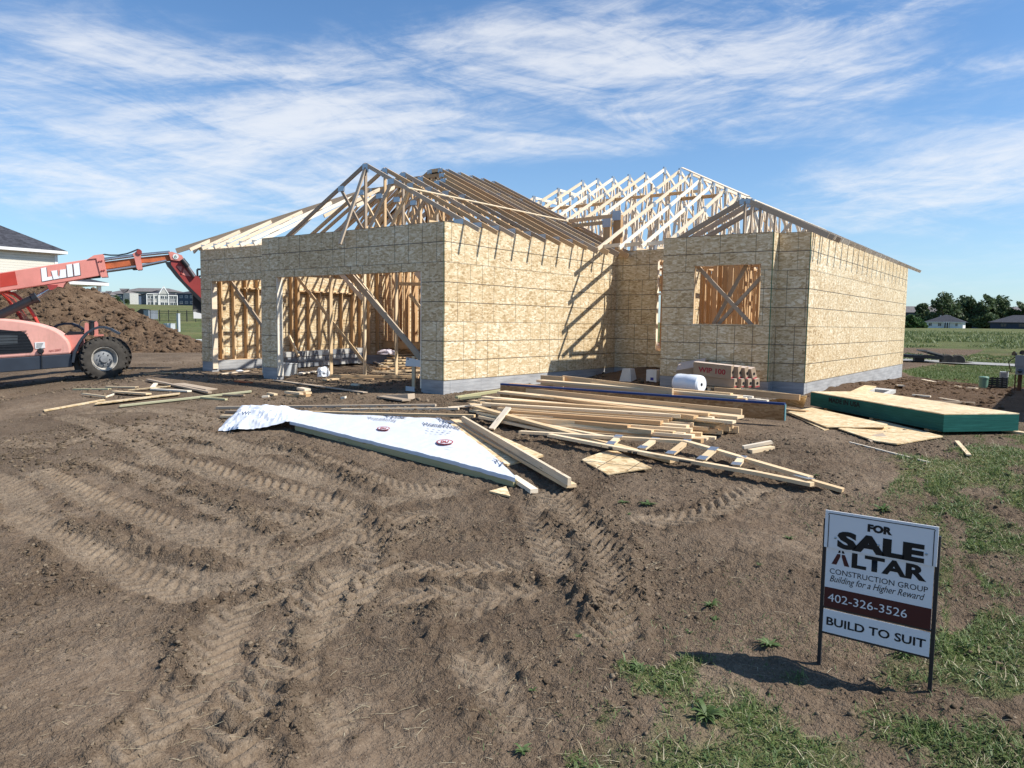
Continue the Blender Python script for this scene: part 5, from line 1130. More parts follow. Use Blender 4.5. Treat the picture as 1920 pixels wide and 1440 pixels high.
mb=MB(); mb.beam(tp(1805,7,.4),tp(1840,0.6,.4),.5,.05); mb.build('loading_ramp',M_['weath'],t); mb=MB(); mb.beam(tp(1716,6,.2),tp(1734,6,.2),.3,.2); mb.build('toolbox',M_['blk'],t)
# ------------------------------------------------------------------ loose lumber
ORD=['first','second','third','fourth','fifth','sixth','seventh','eighth','ninth','tenth','eleventh','twelfth','thirteenth','fourteenth','fifteenth','sixteenth','seventeenth','eighteenth','nineteenth','twentieth','twenty-first','twenty-second','twenty-third','twenty-fourth']
def pboard(q0,q1,w_,t_,label,mat='board',name='board',cat='board',group=None,roll=0.,ends=None):
    """q=(px,py,height of the top face above the soil)"""
    a=Gh(*q0); b=Gh(*q1); x=(b-a); L=x.length; mid=(a+b)/2
    if L<.02: return None
    x.normalize(); sd=x.cross(Vector((0,0,1))).normalized(); u=sd.cross(x).normalized()
    if roll: Rm=Matrix.Rotation(roll,3,x); sd=Rm@sd; u=Rm@u
    mb=MB(); c=[]
    for e in (-L/2,L/2):
        for (i,j) in ((-1,-1),(1,-1),(1,0),(-1,0)): c.append(Vector((e,i*w_/2,j*t_ if j else 0)))
    mb.hexa(c,L,w_,t_); o=mb.build(name,M_[mat]); Mx=Matrix.Identity(4)
    for r in range(3): Mx[r][0]=x[r]; Mx[r][1]=sd[r]; Mx[r][2]=u[r]; Mx[r][3]=mid[r]
    # keep it right handed
    if Mx.to_3x3().determinant()<0:
        for r in range(3): Mx[r][1]=-sd[r]
    o.matrix_world=Mx
    m=o.modifiers.new('bevel','BEVEL'); m.width=.003; m.segments=1
    return tag(o,label,cat,group)
GP='boards of the big lumber pile'
PILE=[(980,727,1391,767,.34,.038,.12),(940,733,1389,780,.29,.235,.038),(907,743,1377,789,.24,.14,.038),(1018,741,1305,779,.285,.09,.04),(907,755,1278,777,.27,.09,.045),(935,764,1300,783,.225,.09,.045),
 (990,757,1331,781,.235,.09,.04),(980,764,1342,785,.205,.09,.04),(950,757,1361,791,.18,.09,.045),(1000,772,1375,797,.15,.09,.04),(960,769,1370,801,.13,.09,.045),(1020,775,1385,800,.115,.038,.09),
 (948,769,1241,789,.22,.09,.05),(960,776,1301,792,.165,.09,.045),(950,780,1297,803,.15,.09,.05),(1000,786,1346,804,.105,.09,.045),(975,786,1285,811,.11,.09,.05),(1010,796,1316,811,.075,.09,.045),
 (990,794,1317,823,.065,.09,.055),(1040,800,1342,819,.045,.09,.045),(1020,800,1327,821,.035,.09,.04),(925,748,1330,774,.30,.14,.04),(900,748,1352,788,.19,.14,.04),(915,772,1225,806,.13,.09,.045)]
ORD+=['twenty-fifth','twenty-sixth','twenty-seventh','twenty-eighth','twenty-ninth','thirtieth','thirty-first','thirty-second','thirty-third','thirty-fourth','thirty-fifth','thirty-sixth','thirty-seventh','thirty-eighth']
PILE+=[(960,738,1372,773,.26,.14,.04),(930,745,1340,781,.25,.12,.04),(970,752,1350,787,.21,.12,.04),(925,760,1262,782,.23,.10,.04),(960,772,1290,797,.17,.10,.045),(985,780,1330,800,.14,.10,.045),(965,783,1265,808,.12,.10,.045),(1000,792,1300,815,.085,.10,.045),(1010,788,1355,807,.09,.09,.045),(940,775,1180,797,.16,.09,.045),(1030,804,1306,824,.03,.09,.03),(950,766,1255,785,.21,.09,.045)]
for i,(x0,y0,x1,y1,z,w_,t_) in enumerate(PILE):
    e=z*.95; w_,t_=(w_*1.4,t_*1.18) if w_<.13 and w_>.05 else (w_,t_); pboard((x0,y0,z),(x1,y1,e+rnd.uniform(-.005,.005)),w_,t_,('%s board counted from the back of the big lumber pile'%ORD[i]) if i else 'topmost board on edge at the back of the big lumber pile','board' if i%3 else 'stud',group=GP)
pboard((1056,704,.46),(1262,728,.46),.04,.27,'wide plank standing on edge behind the white roll, longest one',name='plank',cat='plank',mat='stud'); pboard((1015,703.5,.44),(1057,706,.46),.04,.25,'short wide plank on edge at the far left of the lumber pile',name='plank',cat='plank',mat='stud')
pboard((1012,712,.40),(1388,741.5,.41),.20,.04,'wide flat plank lying on top behind the blue-edged beam',name='plank',cat='plank'); pboard((1040,718,.36),(1380,746,.37),.09,.045,'board just in front of the wide flat plank on top',group=GP); pboard((1110,716,.415),(1372,737,.43),.09,.04,'board right below the white roll',group=GP); pboard((1180,731,.36),(1400,747,.36),.09,.04,'light board behind the right half of the blue-edged beam',group=GP)
pboard((950,719,.30),(1030,724,.31),.30,.02,'brown strand-board strip under the left end of the blue-edged beam',mat='osb_brown',name='strand_board_strip',cat='strand board')
# blue-edged beam on edge
a=Gh(940,720,.37); b=Gh(1472,757.5,.34); lv=thing('laminated_beam','long brown laminated beam on edge with a blue painted top edge','beam',tuple((a+b)/2)); mb=MB(); mb.beam(a-Vector((0,0,.13)),b-Vector((0,0,.13)),.07,.24); mb.build('beam_body',M_['osb_brown'],lv)
mb=MB(); mb.beam(a+Vector((0,0,.0)),b+Vector((0,0,.0)),.076,.032); mb.build('painted_edge',plain('blue_edge_paint',(.022,.05,.16),.6,.3,0,.15,4.),lv)
mb=MB(); d_=(b-a).normalized(); mb.beam(b-Vector((0,0,.13))+d_*.001,b-Vector((0,0,.13))+d_*.012,.074,.24); mb.build('painted_end',plain('teal_end_paint',(.10,.22,.24),.6),lv)
for (q,lb) in (([(1388,727,.30),(1512,742,.30),(1505,765,.04),(1404,754,.06)],'yellowish strand-board panel leaning behind the right end of the blue-edged beam'),):
    mb=MB(); mb.prism([Gh(*p) for p in q],(.01,.018,.0)); tag(mb.build('leaning_panel',M_['osb_sheet']),lb,'strand board panel')
pboard((1340,726,.33),(1500,740,.32),.04,.1,'plank capping the leaning strand-board panel',mat='stud',name='plank',cat='plank')
for i,(x,y) in enumerate(((1400,745),(1412,743),(1425,748),(1440,750))): pboard((x-22,y-2,.34),(x,y,.34),.09,.04,'%s of four short offcuts lying beyond the right end of the pile, left to right'%ORD[i],mat='pale',name='offcut',cat='offcut',group='offcuts at the pile end')
pboard((1472,766,.08),(1514,770,.08),.12,.04,'short thick plank end poking out left of the green-sided stack',mat='stud',name='plank',cat='plank')
# slanting boards in front
for q0,q1,w_,t_,lb,mt in (((893,761,.24),(1262,862,.05),.12,.04,'long board slanting from the pile and passing under the ladder-like truss','board'),((897,771,.18),(1160,822,.09),.09,.04,'middle one of the three slanting boards at the left of the pile','board'),((900,779,.14),(1060,812,.07),.09,.04,'lowest slanting board in front of the pile, ending at the truss','board'),
    ((852,786,.08),(1071,908,.09),.14,.04,'wide flat board laid across the strand-board sheet beside the white wrap','board'),((868,780,.17),(1068,896,.19),.045,.09,'board on edge laid on the wide board beside the white wrap','pale'),
    ((962,891,.075),(1002,917,.06),.10,.05,'board end sticking out of the pointed tip of the white wrap','pale'),((953,763,.28),(921,803,.05),.10,.03,'short split stake leaning against the left end of the pile','pale'),
    ((407,762,.05),(817,757.5,.05),.09,.045,'long pale board behind the white wrap, farthest one','weath'),((545,770,.055),(890,777.5,.05),.09,.045,'pale board directly behind the white wrap','board'),((415,778,.05),(470,779,.05),.09,.045,'short board end left of the crumpled wrap','board'),((425,770,.05),(505,770.5,.05),.09,.04,'middle board end left of the crumpled wrap','weath'),((640,766,.03),(860,764,.04),.09,.04,'thin board between the two long pale boards','pale'),
    ((856,743,.10),(940,730,.14),.09,.045,'greenish board lying square to the pile near the garage wall','treated'),((862,745,.09),(902,741,.12),.09,.04,'darker greenish board under the one near the garage wall','treated'),((880,757,.05),(945,750,.06),.06,.03,'thin stick left of the lumber pile','board'),((840,763,.03),(905,758,.04),.06,.02,'thin lath at the far left of the lumber pile','pale'),((884,768,.05),(905,770,.08),.09,.04,'small block at the left foot of the pile','board'),((885,750,.16),(905,753,.2),.09,.04,'board end left of the pile with broken tip','board'),
    ((714,742,.06),(762,749,.06),.20,.03,'short plank lying alone in front of the garage door','weath'),
    ((1593,828,.015),(1744,866,.015),.022,.015,'long thin lath on the bare soil right of the truss','pale'),((1794,826,.03),(1817,852,.03),.05,.02,'small board in the grass edge below the green-sided stack','board'),
    ((1393,836,.05),(1446,826,.055),.07,.04,'upper of two short blocks on the soil in front of the pile','pale'),((1406,843,.04),(1448,836,.04),.09,.045,'lower of two short blocks on the soil in front of the pile','board')):
    pboard(q0,q1,w_,t_,lb,mt)
for i,(q0,q1,w_,mt) in enumerate((((1829,787,.05),(1872,783,.05),.10,'board'),((1829,781,.10),(1850,779,.1),.1,'pale'),((1830,775,.04),(1880,783,.04),.05,'weath'),((1828,796,.06),(1925,811,.03),.12,'board'),((1832,790,.03),(1862,790,.03),.05,'weath'))):
    pboard(q0,q1,w_,.03,['board lying against the right end of the green-sided stack','short light board on the scrap beside the green-sided stack','grey stick in the shadow right of the green-sided stack','long board running from the green-sided stack to the right edge','thin grey strip under the scrap beside the green-sided stack'][i],mt)
for i,(q0,q1,w_,lb) in enumerate((((1730,711,.03),(1753,715.5,.03),.10,'white board scrap at the grass edge behind the dug soil'),((1814,726,.06),(1832,727,.06),.10,'thick white block beside the green pedestal'),((1791,723,.04),(1801,724,.04),.08,'small pinkish block at the grass edge'),((1711,739,.04),(1745,742,.04),.06,'pale stick on the dug soil near the window form'),((1762,745.5,.05),(1797,751,.05),.06,'pale board end on the dug soil, longer one'),((1700,749,.03),(1828,754,.03),.035,'long grey stick lying across the dug soil'),((1675,720,.03),(1690,722,.03),.15,'flat whitish scrap on the dug soil by the wall'))):
    pboard(q0,q1,w_,.03,lb,'weath' if 'grey' in lb else 'pale',name='wood_scrap',cat='wood scrap')
# triangle and square offcuts of strand board
def flat(pts,th,mat,name,label,cat,dz=.0):
    P=[Gh(*p) for p in pts]; z=None; mb=MB(); mb.prism(P,(0,0,-th)); return tag(mb.build(name,M_[mat]),label,cat)
flat([(917,920.5,.03),(949,911.5,.04),(957,930,.03)],.02,'osb_sheet','strand_board_scrap','small triangular strand-board scrap near the tip of the white wrap','strand board')
flat([(1091,862,.03),(1100,857,.035),(1138,844.5,.05),(1157,845.5,.05),(1222,876.5,.035),(1139,889,.03)],.013,'osb_lined','strand_board_sheet','cut strand-board piece lying alone on the soil below the truss','strand board')
flat([(830,822,.035),(846,794,.05),(905,802,.06),(1019,853,.05),(951,871,.035)],.025,'osb_sheet','strand_board_sheet','strand-board sheet showing under the two crossing boards','strand board')
flat([(1477,772,.05),(1522,764,.07),(1664,795,.06),(1658,800.5,.05),(1551,800.5,.04)],.015,'osb_sheet','strand_board_sheet','upper flat strand-board sheet in front of the green-sided stack','strand board')
flat([(1572,803,.035),(1650,788,.04),(1768,817.5,.035),(1682,832,.03),(1641,826,.03)],.015,'osb_sheet','strand_board_sheet','lower strand-board sheet with green edge below the green-sided stack','strand board')
flat([(1480,775,.02),(1500,772,.02),(1560,803,.015),(1545,806,.015)],.012,'osb_sheet','strand_board_sheet','narrow strip peeking from under the upper flat sheet','strand board')
flat([(1620,818,.018),(1655,812,.018),(1668,822,.018),(1632,827,.018)],.012,'weath','strand_board_scrap','dirty broken scrap at the left corner of the lower flat sheet','strand board')
# strand-board stack with green edges
a=Gh(1519,762,.03); b=Gh(1768,812.5,.03); gs=thing('sheet_stack','banded stack of strand-board sheets with green painted edges','sheet stack',tuple((a+b)/2))
x=(b-a); x.z=0; Ls=x.length; x.normalize(); yv=Vector((-x.y,x.x,0)); 
if yv.y<0: yv=-yv
zb=(a.z+b.z)/2; up=Vector((0,0,.24)); a=Vector((a.x,a.y,a.z+.02)); b=Vector((b.x,b.y,b.z+.02)); W_=1.22
def gedge():
    bb=NB('green_sheet_edges'); p=bb.obj(); z=bb.sep(p)[2]; f=bb.math('FRACT',bb.math('DIVIDE',z,.0125)); n=bb.noise(bb.mapping(p,(1,1,40.)),3.,5,.7)
    c=bb.ramp(n,[(.3,(.004,.062,.052)),(.55,(.012,.115,.095)),(.8,(.04,.19,.16))]); c=bb.mix(bb.math('MULTIPLY',bb.math('LESS_THAN',f,.22),.7),c,(.004,.02,.018)); return bb.fin(c,.7,.2)
M_['gedge']=gedge()
mb=MB(); mb.hexa([a,a+yv*W_,a+yv*W_+up,a+up,b,b+yv*W_,b+yv*W_+up,b+up]); mb.build('sheet_edges',M_['gedge'],gs)
mb=MB(); e=Vector((0,0,.0135)); o_=.012
mb.hexa([a+up-x*0,a+up+yv*W_,a+up+yv*W_+e,a+up+e,b+up,b+up+yv*W_,b+up+yv*W_+e,b+up+e]); 
ob=mb.build('top_sheet',M_['osb_sheet'],gs)
for k in range(3): 
    m_=a.lerp(b,.12+.38*k); mb=MB(); mb.beam(m_-Vector((0,0,.045))+yv*.06,m_-Vector((0,0,.045))+yv*(W_-.06),.09,.08); mb.build('bearer',M_['stud'],gs)
text_mesh('MADE IN USA',a+x*.56+up*.50-yv*.0,x*.86,up*.36+Vector((0,0,.0)),-yv,plain('black_stencil',(.008,.012,.012),.8),'lettering',gs,bold=.035,lift=.004)
# concrete-coloured window form by the wall
t=thing('window_form','grey basement window form lying flat by the right wall','window form',tuple(Gh(1640,740)))
P=[Gh(1583,733,.06),Gh(1643,727,.10),Gh(1680,731,.13),Gh(1648,743,.12),Gh(1600,741,.06)]
def ringq(A,B,C,D,wd):
    c=(A+B+C+D)/4; I=[p.lerp(c,wd) for p in (A,B,C,D)]; O=(A,B,C,D); mb=MB()
    for k in range(4): mb.prism([O[k],O[(k+1)%4],I[(k+1)%4],I[k]],(0,0,-.07))
    return mb
A,B,C,D=Gh(1597,741.5,.16),Gh(1640,726.5,.16),Gh(1680,730.5,.17),Gh(1650,743.5,.16)
ringq(A,B,C,D,.34).build('form_frame',M_['conc'],t); 
flat([(1583,739,.18),(1621,722,.19),(1643,724,.19),(1612,741,.18)],.02,'osb_sheet','strand_board_scrap','light panel leaning over the window form by the right wall','strand board')
# ------------------------------------------------------------------ roof truss lying on the ground
t=thing('loose_truss','long ladder-like roof truss lying on the soil in front of the pile','roof truss',tuple(Gh(1300,858)))
def chord(pts,name,w_=.04,t_=.085,mat='board'):
    mb=MB(); Q=[Gh(*p) for p in pts]
    for p,q in zip(Q[:-1],Q[1:]): mb.beam(p-Vector((0,0,t_/2)),q-Vector((0,0,t_/2)),.09 if w_>.05 else w_,t_)
    return mb.build(name,M_[mat],t)
chord([(1030,813,.15),(1220,849,.13),(1420,884,.12),(1523,905,.10)],'bottom_chord',.06,.04); chord([(975,807.5,.14),(1155,818,.15),(1285,825.5,.16),(1340,841,.15),(1395,857,.13),(1520,893,.11)],'top_chord',.06,.04)
chord([(1518,898,.10),(1581,916,.06)],'tail_end',.06,.04)
for (q0,q1) in (((1159,818,.145),(1146,830,.14)),((1227,822.5,.15),(1205,838,.14)),((1287,826,.155),(1258,848,.14)),((1337,841,.15),(1317,858,.13)),((1391,856.5,.13),(1381,869,.13))):
    mb=MB(); p,q=Gh(*q0),Gh(*q1); mb.beam(p-Vector((0,0,.02)),q-Vector((0,0,.02)),.088,.038); mb.build('web',M_['board'],t)
    for r in (p,q): g=MB(); d_=(q-p).normalized(); g.beam(r-d_*.06+Vector((0,0,.001)),r+d_*.06+Vector((0,0,.001)),.11,.003); g.build('gusset_plate',M_['galv'],t)
g=MB(); r=Gh(1507,894,.11); g.beam(r-Vector((.1,-.06,0)),r+Vector((.1,-.06,0)),.1,.004); g.build('gusset_plate',M_['galv'],t)
mb=MB()
for px in (1131,1145,1181,1191,1278,1286,1291): 
    k=(px-1030)/(1220-1030) if px<1220 else 1; y=(813+k*36 if px<1220 else 849+(px-1220)/200*35)+5.5; p=Gh(px,y,.11); mb.box((p.x-.03,p.y-.01,p.z-.012),(p.x+.03,p.y-.004,p.z+.012))
mb.build('stamp_mark',M_['black'],t)
# ------------------------------------------------------------------ house wrap over a stack
M_['wrap']=plain('white_house_wrap',(.66,.68,.72),.42,.4,0,.03,4.); 
sk=thing('wrapped_stack','low stack of sheets and boards under the white house wrap','sheet stack',tuple(Gh(760,850)))
a,b=Gh(556,797,.10),Gh(966,899.5,.085); mb=MB(); mb.beam(a-Vector((0,0,.04)),b-Vector((0,0,.04)),.06,.085); mb.build('edge_board',M_['treated'],sk)
mb=MB(); mb.prism([Gh(566,796,.075),Gh(955,893,.06),Gh(826,795,.075),Gh(640,786,.075)],(0,0,-.07)); mb.build('sheets',M_['osb_sheet'],sk)
def curve(pts,n):
    P=[np.array(p,float) for p in pts]; S=np.concatenate([[0],np.cumsum([np.hypot(*(P[i+1]-P[i])[:2]) for i in range(len(P)-1)])]); S/=S[-1]
    A_=np.array(P); return np.stack([np.interp(np.linspace(0,1,n),S,A_[:,k]) for k in range(3)],1)
def drape(low,high,nu,nv,fold,seed,bulge=0.):
    Lw=curve(low,nu); Hg=curve(high,nu); V_=[]
    lo3=np.array([G(p[0],p[1],p[2]+.022) for p in Lw]); hi3=np.array([G(p[0],p[1],p[2]+.022) for p in Hg])
    for i in range(nu):
        for j in range(nv):
            s=j/(nv-1); p=lo3[i]*(1-s)+hi3[i]*s
            e=math.sin(math.pi*s)*math.sin(math.pi*min(max(i/(nu-1),0.02),.98))
            x_,y_=p[0],p[1]
            f1=abs(vn(x_*1.+y_*.3,y_-x_*.2,.42,seed)-.5)*2; f2=abs(vn(x_,y_,.17,seed+1)-.5)*2; f3=abs(vn(x_+y_,y_-x_,.09,seed+2)-.5)*2
            p=p.copy(); p[2]+=bulge*e+fold*((.5-f1)*1.+(.5-f2)*.6+(.5-f3)*.35)*(.35+.65*e if fold>.03 else 1.)
            V_.append(p)
    ii=np.arange(nu*nv).reshape(nu,nv); F_=np.stack([ii[:-1,:-1],ii[1:,:-1],ii[1:,1:],ii[:-1,1:]],-1).reshape(-1,4); return V_,F_
V1,F1=drape([(543,790,.14),(600,804,.13),(700,828,.125),(800,852,.12),(900,878,.115),(966,897,.10)],[(588,773,.16),(640,777,.145),(725,780.5,.14),(825,784.5,.14),(868,810,.135),(915,845,.13),(945,872,.12),(967,894,.11)],120,44,.011,131)
V2,F2=drape([(409,808,.01),(440,807,.03),(465,805.5,.03),(500,799,.08),(543,790,.14)],[(411,805,.02),(428,787,.08),(441,775,.12),(455,762,.20),(475,761,.20),(500,763,.17),(540,764,.20),(560,768,.19),(588,773,.16)],80,44,.10,151,.10)
for j in range(44):
    a_=np.array(V1[j]); b_=np.array(V2[79*44+j]); df=a_-b_
    for i in range(62,80): t_=((i-61)/18)**2; V2[i*44+j]=np.array(V2[i*44+j])+df*t_
V3=[];n1=120
for i in range(n1):   # skirt folded over the front edge
    p=np.array(V1[i*44]); 
    for k,(dz,dd) in enumerate(((0,0),(-.022,.010),(-.050,.012))): 
        q=p.copy(); q[2]+=dz; q[:2]+=np.array([CAM[0]-p[0],CAM[1]-p[1]])/np.hypot(CAM[0]-p[0],CAM[1]-p[1])*dd; V3.append(q)
ii=np.arange(n1*3).reshape(n1,3); F3=np.stack([ii[:-1,:-1],ii[:-1,1:],ii[1:,1:],ii[1:,:-1]],-1).reshape(-1,4)
VV=V1+list(V2)+V3; FF=np.concatenate([F1,F2+len(V1),F3+len(V1)+len(V2)])
wr=npmesh('house_wrap',VV,FF,M_['wrap'],smooth=True); tag(wr,'large white printed house-wrap sheet, crumpled at its left end','house wrap')
wr.modifiers.new('w','WELD').merge_threshold=.004
m=wr.modifiers.new('e','EDGE_SPLIT'); m.split_angle=.35
navy=plain('navy_print',(.09,.12,.18),.5); redp=plain('red_print',(.36,.05,.06),.6,.2,0,.3,20.)
def onwrap(txt,px,py,wpx,hpx,skx,mat,dz=.165,bold=.0,name='lettering',slope=0.):
    P0,P1,P2=(Vector(G(px,py,dz+.013)),Vector(G(px+wpx,py+slope,dz+.013)),Vector(G(px+skx,py-hpx,dz+.013))); return text_mesh(txt,P0,P1-P0,P2-P0,(0,0,1),mat,name,wr,bold,lift=.004,shear=.15)
onwrap('HomeWrap',798,799,70,7.5,-7,navy,bold=.02,slope=7); onwrap('Tyvek',826,791.5,32,9,-8,navy,bold=.04,slope=7); onwrap('HomeWrap',694,787,52,6,-6,navy,slope=5); onwrap('Tyvek',726,782.5,40,4.5,-6,navy,bold=.04,slope=3); onwrap('Ty',930,868,20,8,-6,navy,.15,.04,slope=6); onwrap('Wr',452,779,18,7,2,navy,.33,.04,slope=-1)
def oval(px,py,rx,ry,dz=.165):
    mb=MB(); ps=[G(px+rx*math.cos(t_),py+ry*math.sin(t_),dz+.011) for t_ in np.linspace(0,2*PI,25)[:-1]]; mb.prism(ps,(0,0,.0012)); mb.build('logo_oval',redp,wr)
    ps=[G(px+rx*.84*math.cos(t_),py+ry*.76*math.sin(t_),dz+.0135) for t_ in np.linspace(0,2*PI,25)[:-1]]; mb=MB(); mb.prism(ps,(0,0,.001)); mb.build('logo_centre',M_['wrap'],wr)
    onwrap('DU',px-rx*.5,py+ry*.45,rx,ry*.9,0,redp,dz+.004,.05)
oval(834,828.5,16,4.6); oval(719,803,12,3.2)
for (px,py,w_) in ((838,839,10),(800,805,46),(800,809,40)): onwrap('wwwwwwww' if 0 else '- - - - -',px,py,w_,.8,0,navy,slope=w_*.12)
# ------------------------------------------------------------------ bundles, roll, boxes in the entry recess
M_['kraft']=plain('brown_kraft_paper',(.40,.30,.21),.75,.2,0,.12,5.,.15); M_['kraftl']=plain('pale_carton_top',(.62,.50,.41),.7,.2,0,.1,4.,.1)
ctn=[0]
def carton(px,py,dz,L,Wd,Hh,rot,label,hole=True,text=None,tilt=(0,0),vis=True,mat='kraft'):
    p=Gh(px,py,dz); e=thing('carton',label,'carton',tuple(p),group='cartons on the pallet'); Mx=Matrix.Rotation(rot,4,'Z')@Matrix.Rotation(tilt[0],4,'X')@Matrix.Rotation(tilt[1],4,'Y')
    f=lambda x,y,z:tuple(Vector(p)+Mx@Vector((x,y,z)))
    mb=MB(); c=[f(-L/2,-Wd/2,0),f(-L/2,Wd/2,0),f(-L/2,Wd/2,Hh),f(-L/2,-Wd/2,Hh),f(L/2,-Wd/2,0),f(L/2,Wd/2,0),f(L/2,Wd/2,Hh),f(L/2,-Wd/2,Hh)]; mb.hexa([Vector(q) for q in c],L,Wd,Hh); mb.build('body',M_[mat],e,bevel=.012)
    ex=Mx.to_3x3()@Vector((1,0,0)); ey=Mx.to_3x3()@Vector((0,1,0)); ez=Mx.to_3x3()@Vector((0,0,1))
    mb=MB(); q=Vector(f(0,-Wd/2,Hh+.002)); mb.hexa([q-ex*L/2,q-ex*L/2+ey*Wd,q-ex*L/2+ey*Wd+ez*.004,q-ex*L/2+ez*.004,q+ex*L/2,q+ex*L/2+ey*Wd,q+ex*L/2+ey*Wd+ez*.004,q+ex*L/2+ez*.004]); mb.build('top_flap',M_['kraftl'],e)
    if hole:
        mb=MB(); q=Vector(f(L/2+.0005,-Wd/2+.004,.004)); mb.hexa([q,q+ey*(Wd-.008),q+ey*(Wd-.008)+ez*(Hh-.008),q+ez*(Hh-.008),q+ex*.0015,q+ex*.0015+ey*(Wd-.008),q+ex*.0015+ey*(Wd-.008)+ez*(Hh-.008),q+ex*.0015+ez*(Hh-.008)]); mb.build('end_panel',M_['kraft'],e)
        mb=MB(); c_=Vector(f(L/2,0,Hh*.5)); mb.lathe(c_,ex,[(0,.002),(.032,.003),(.032,.008),(0.,.009)],12); mb.build('core_hole',M_['blk'],e)
        mb=MB(); q=Vector(f(L/2+.002,-Wd/2+.01,.01)); mb.hexa([q,q+ey*(Wd-.02),q+ey*(Wd-.02)+ez*Hh*.13,q+ez*Hh*.13,q+ex*.003,q+ex*.003+ey*(Wd-.02),q+ex*.003+ey*(Wd-.02)+ez*Hh*.13,q+ex*.003+ez*Hh*.13]); mb.build('red_print',redp,e)
    if text:
        q=Vector(f(-L*.36,-Wd/2,Hh*.28)); text_mesh(text,q,ex*L*.72,ez*Hh*.42,-ey,redp,'lettering',e,bold=.03,lift=.004)
    return e
cz=.16
pt=thing('pallet','wooden pallet holding the brown cartons against the front wall','pallet',tuple(Gh(1330,733)))
pc=Gh(1336,738); 
for k in range(7): mb=MB(); mb.box((pc.x-.62,pc.y-.15+k*.15,pc.z+.13),(pc.x+.60,pc.y-.05+k*.15,pc.z+.15)); mb.build('deck_board',M_['board'],pt)
for k in range(3): mb=MB(); mb.box((pc.x-.62+k*.56,pc.y-.15,pc.z-.05),(pc.x-.55+k*.56,pc.y+.85,pc.z+.128)); mb.build('bearer',M_['board'],pt)
base=Gh(1336,738)
def cat_(dx,dy,dz,L,Wd,Hh,rot,lb,**k):
    q=Vector((base.x+dx,base.y+dy,0)); p=(q.x,q.y,base.z+dz)
    global Gh; old=Gh; Gh=lambda *a:Vector(p); r=carton(0,0,0,L,Wd,Hh,rot,lb,**k); Gh=old; return r
for i in range(4):
    cat_(.06+.12*i,.08+.17*i,.17,.90,.15,.19,-.14-.08*i,['front','second','third','rearmost'][i]+' brown carton of the lower row on the pallet',tilt=(.04*i,.02))
for i in range(4):
    cat_(-.02+.13*i,.05+.17*i,.37-.012*i,.90,.14,.29-.012*i,-.10-.09*i,['front carton of the upper row, printed with red letters','second brown carton of the upper row','third brown carton of the upper row','rearmost brown carton of the upper row'][i],text='WIP 100' if i==0 else None,tilt=(.10+.07*i,.05-.02*i))
cat_(-.62,.35,.18,.62,.55,.18,.35,'low brown carton at the left end of the pallet',hole=False)
cat_(-.62,.38,.38,.62,.55,.24,.30,'tilted pale-topped carton on the left end of the pallet',hole=False,tilt=(.28,-.22),mat='kraft')
mb=MB(); q=base+Vector((.52,.5,.15)); r_=random.Random(5)
for k in range(9): mb.tube([q+Vector((r_.uniform(-.03,.05),r_.uniform(-.3,.2),.05*k)),q+Vector((r_.uniform(.02,.1),r_.uniform(-.3,.2),.05*k+.04))],.03,5)
tag(mb.build('plastic_film',plain('torn_plastic',(.55,.60,.62),.3,.5),None,smooth=True),'torn plastic film hanging off the right end of the cartons','plastic film')
# white roll
a,b=Gh(1271,717,.44),Gh(1313,721.,.44); d_=(b-a).normalized(); c_=a; L_=(b-a).length
t=thing('foam_roll','fat white wrapped roll lying on the planks behind the pile','roll',tuple(c_)); mb=MB(); R_=.165; mb.lathe(c_-d_*.03,d_,[(0,0.),(R_*.8,0),(R_*.97,.03),(R_,.08),(R_*.985,L_*.55),(R_*1.01,L_*.57),(R_,L_),(R_*.95,L_+.04),(R_*.75,L_+.065),(.03,L_+.06)],28); mb.build('roll_body',plain('white_film',(.82,.84,.87),.28,.5,0,.02),t,smooth=True)
mb=MB(); mb.lathe(c_-d_*.03,d_,[(0,L_+.066),(.022,L_+.067),(.022,L_+.05)],12); mb.build('core_hole',M_['blk'],t)
# tapered concrete block and small white cartons
p=Gh(1178,713,0.); t=MB(); s0,s1,hh=.17,.11,.30
t.hexa([p+Vector((-s0,-s0,-.05)),p+Vector((-s0,s0,-.05)),p+Vector((-s1,s1,hh)),p+Vector((-s1,-s1,hh)),p+Vector((s0,-s0,-.05)),p+Vector((s0,s0,-.05)),p+Vector((s1,s1,hh)),p+Vector((s1,-s1,hh))]); tag(t.build('deck_block',plain('pale_concrete',(.62,.61,.57),.8,.2),bevel=.01),'pale tapered concrete block standing in the entry recess','concrete block')
p=Gh(1225,714,0.); t=thing('white_carton','white carton with blue label next to the brown cartons','carton',tuple(p)); mb=MB(); mb.box((p.x-.14,p.y-.12,p.z-.03),(p.x+.14,p.y+.12,p.z+.28)); mb.build('body',M_['white'],t,bevel=.01); mb=MB(); mb.box((p.x-.02,p.y-.127,p.z+.02),(p.x+.06,p.y-.121,p.z+.09)); mb.build('label_print',plain('blue_label',(.05,.06,.3),.5),t)
p=Gh(1240,713,0.); mb=MB(); mb.box((p.x-.12,p.y-.1,p.z-.03),(p.x+.12,p.y+.14,p.z+.25)); tag(mb.build('white_carton',M_['lgrey'],bevel=.01),'open grey-white carton pressed against the brown cartons','carton')
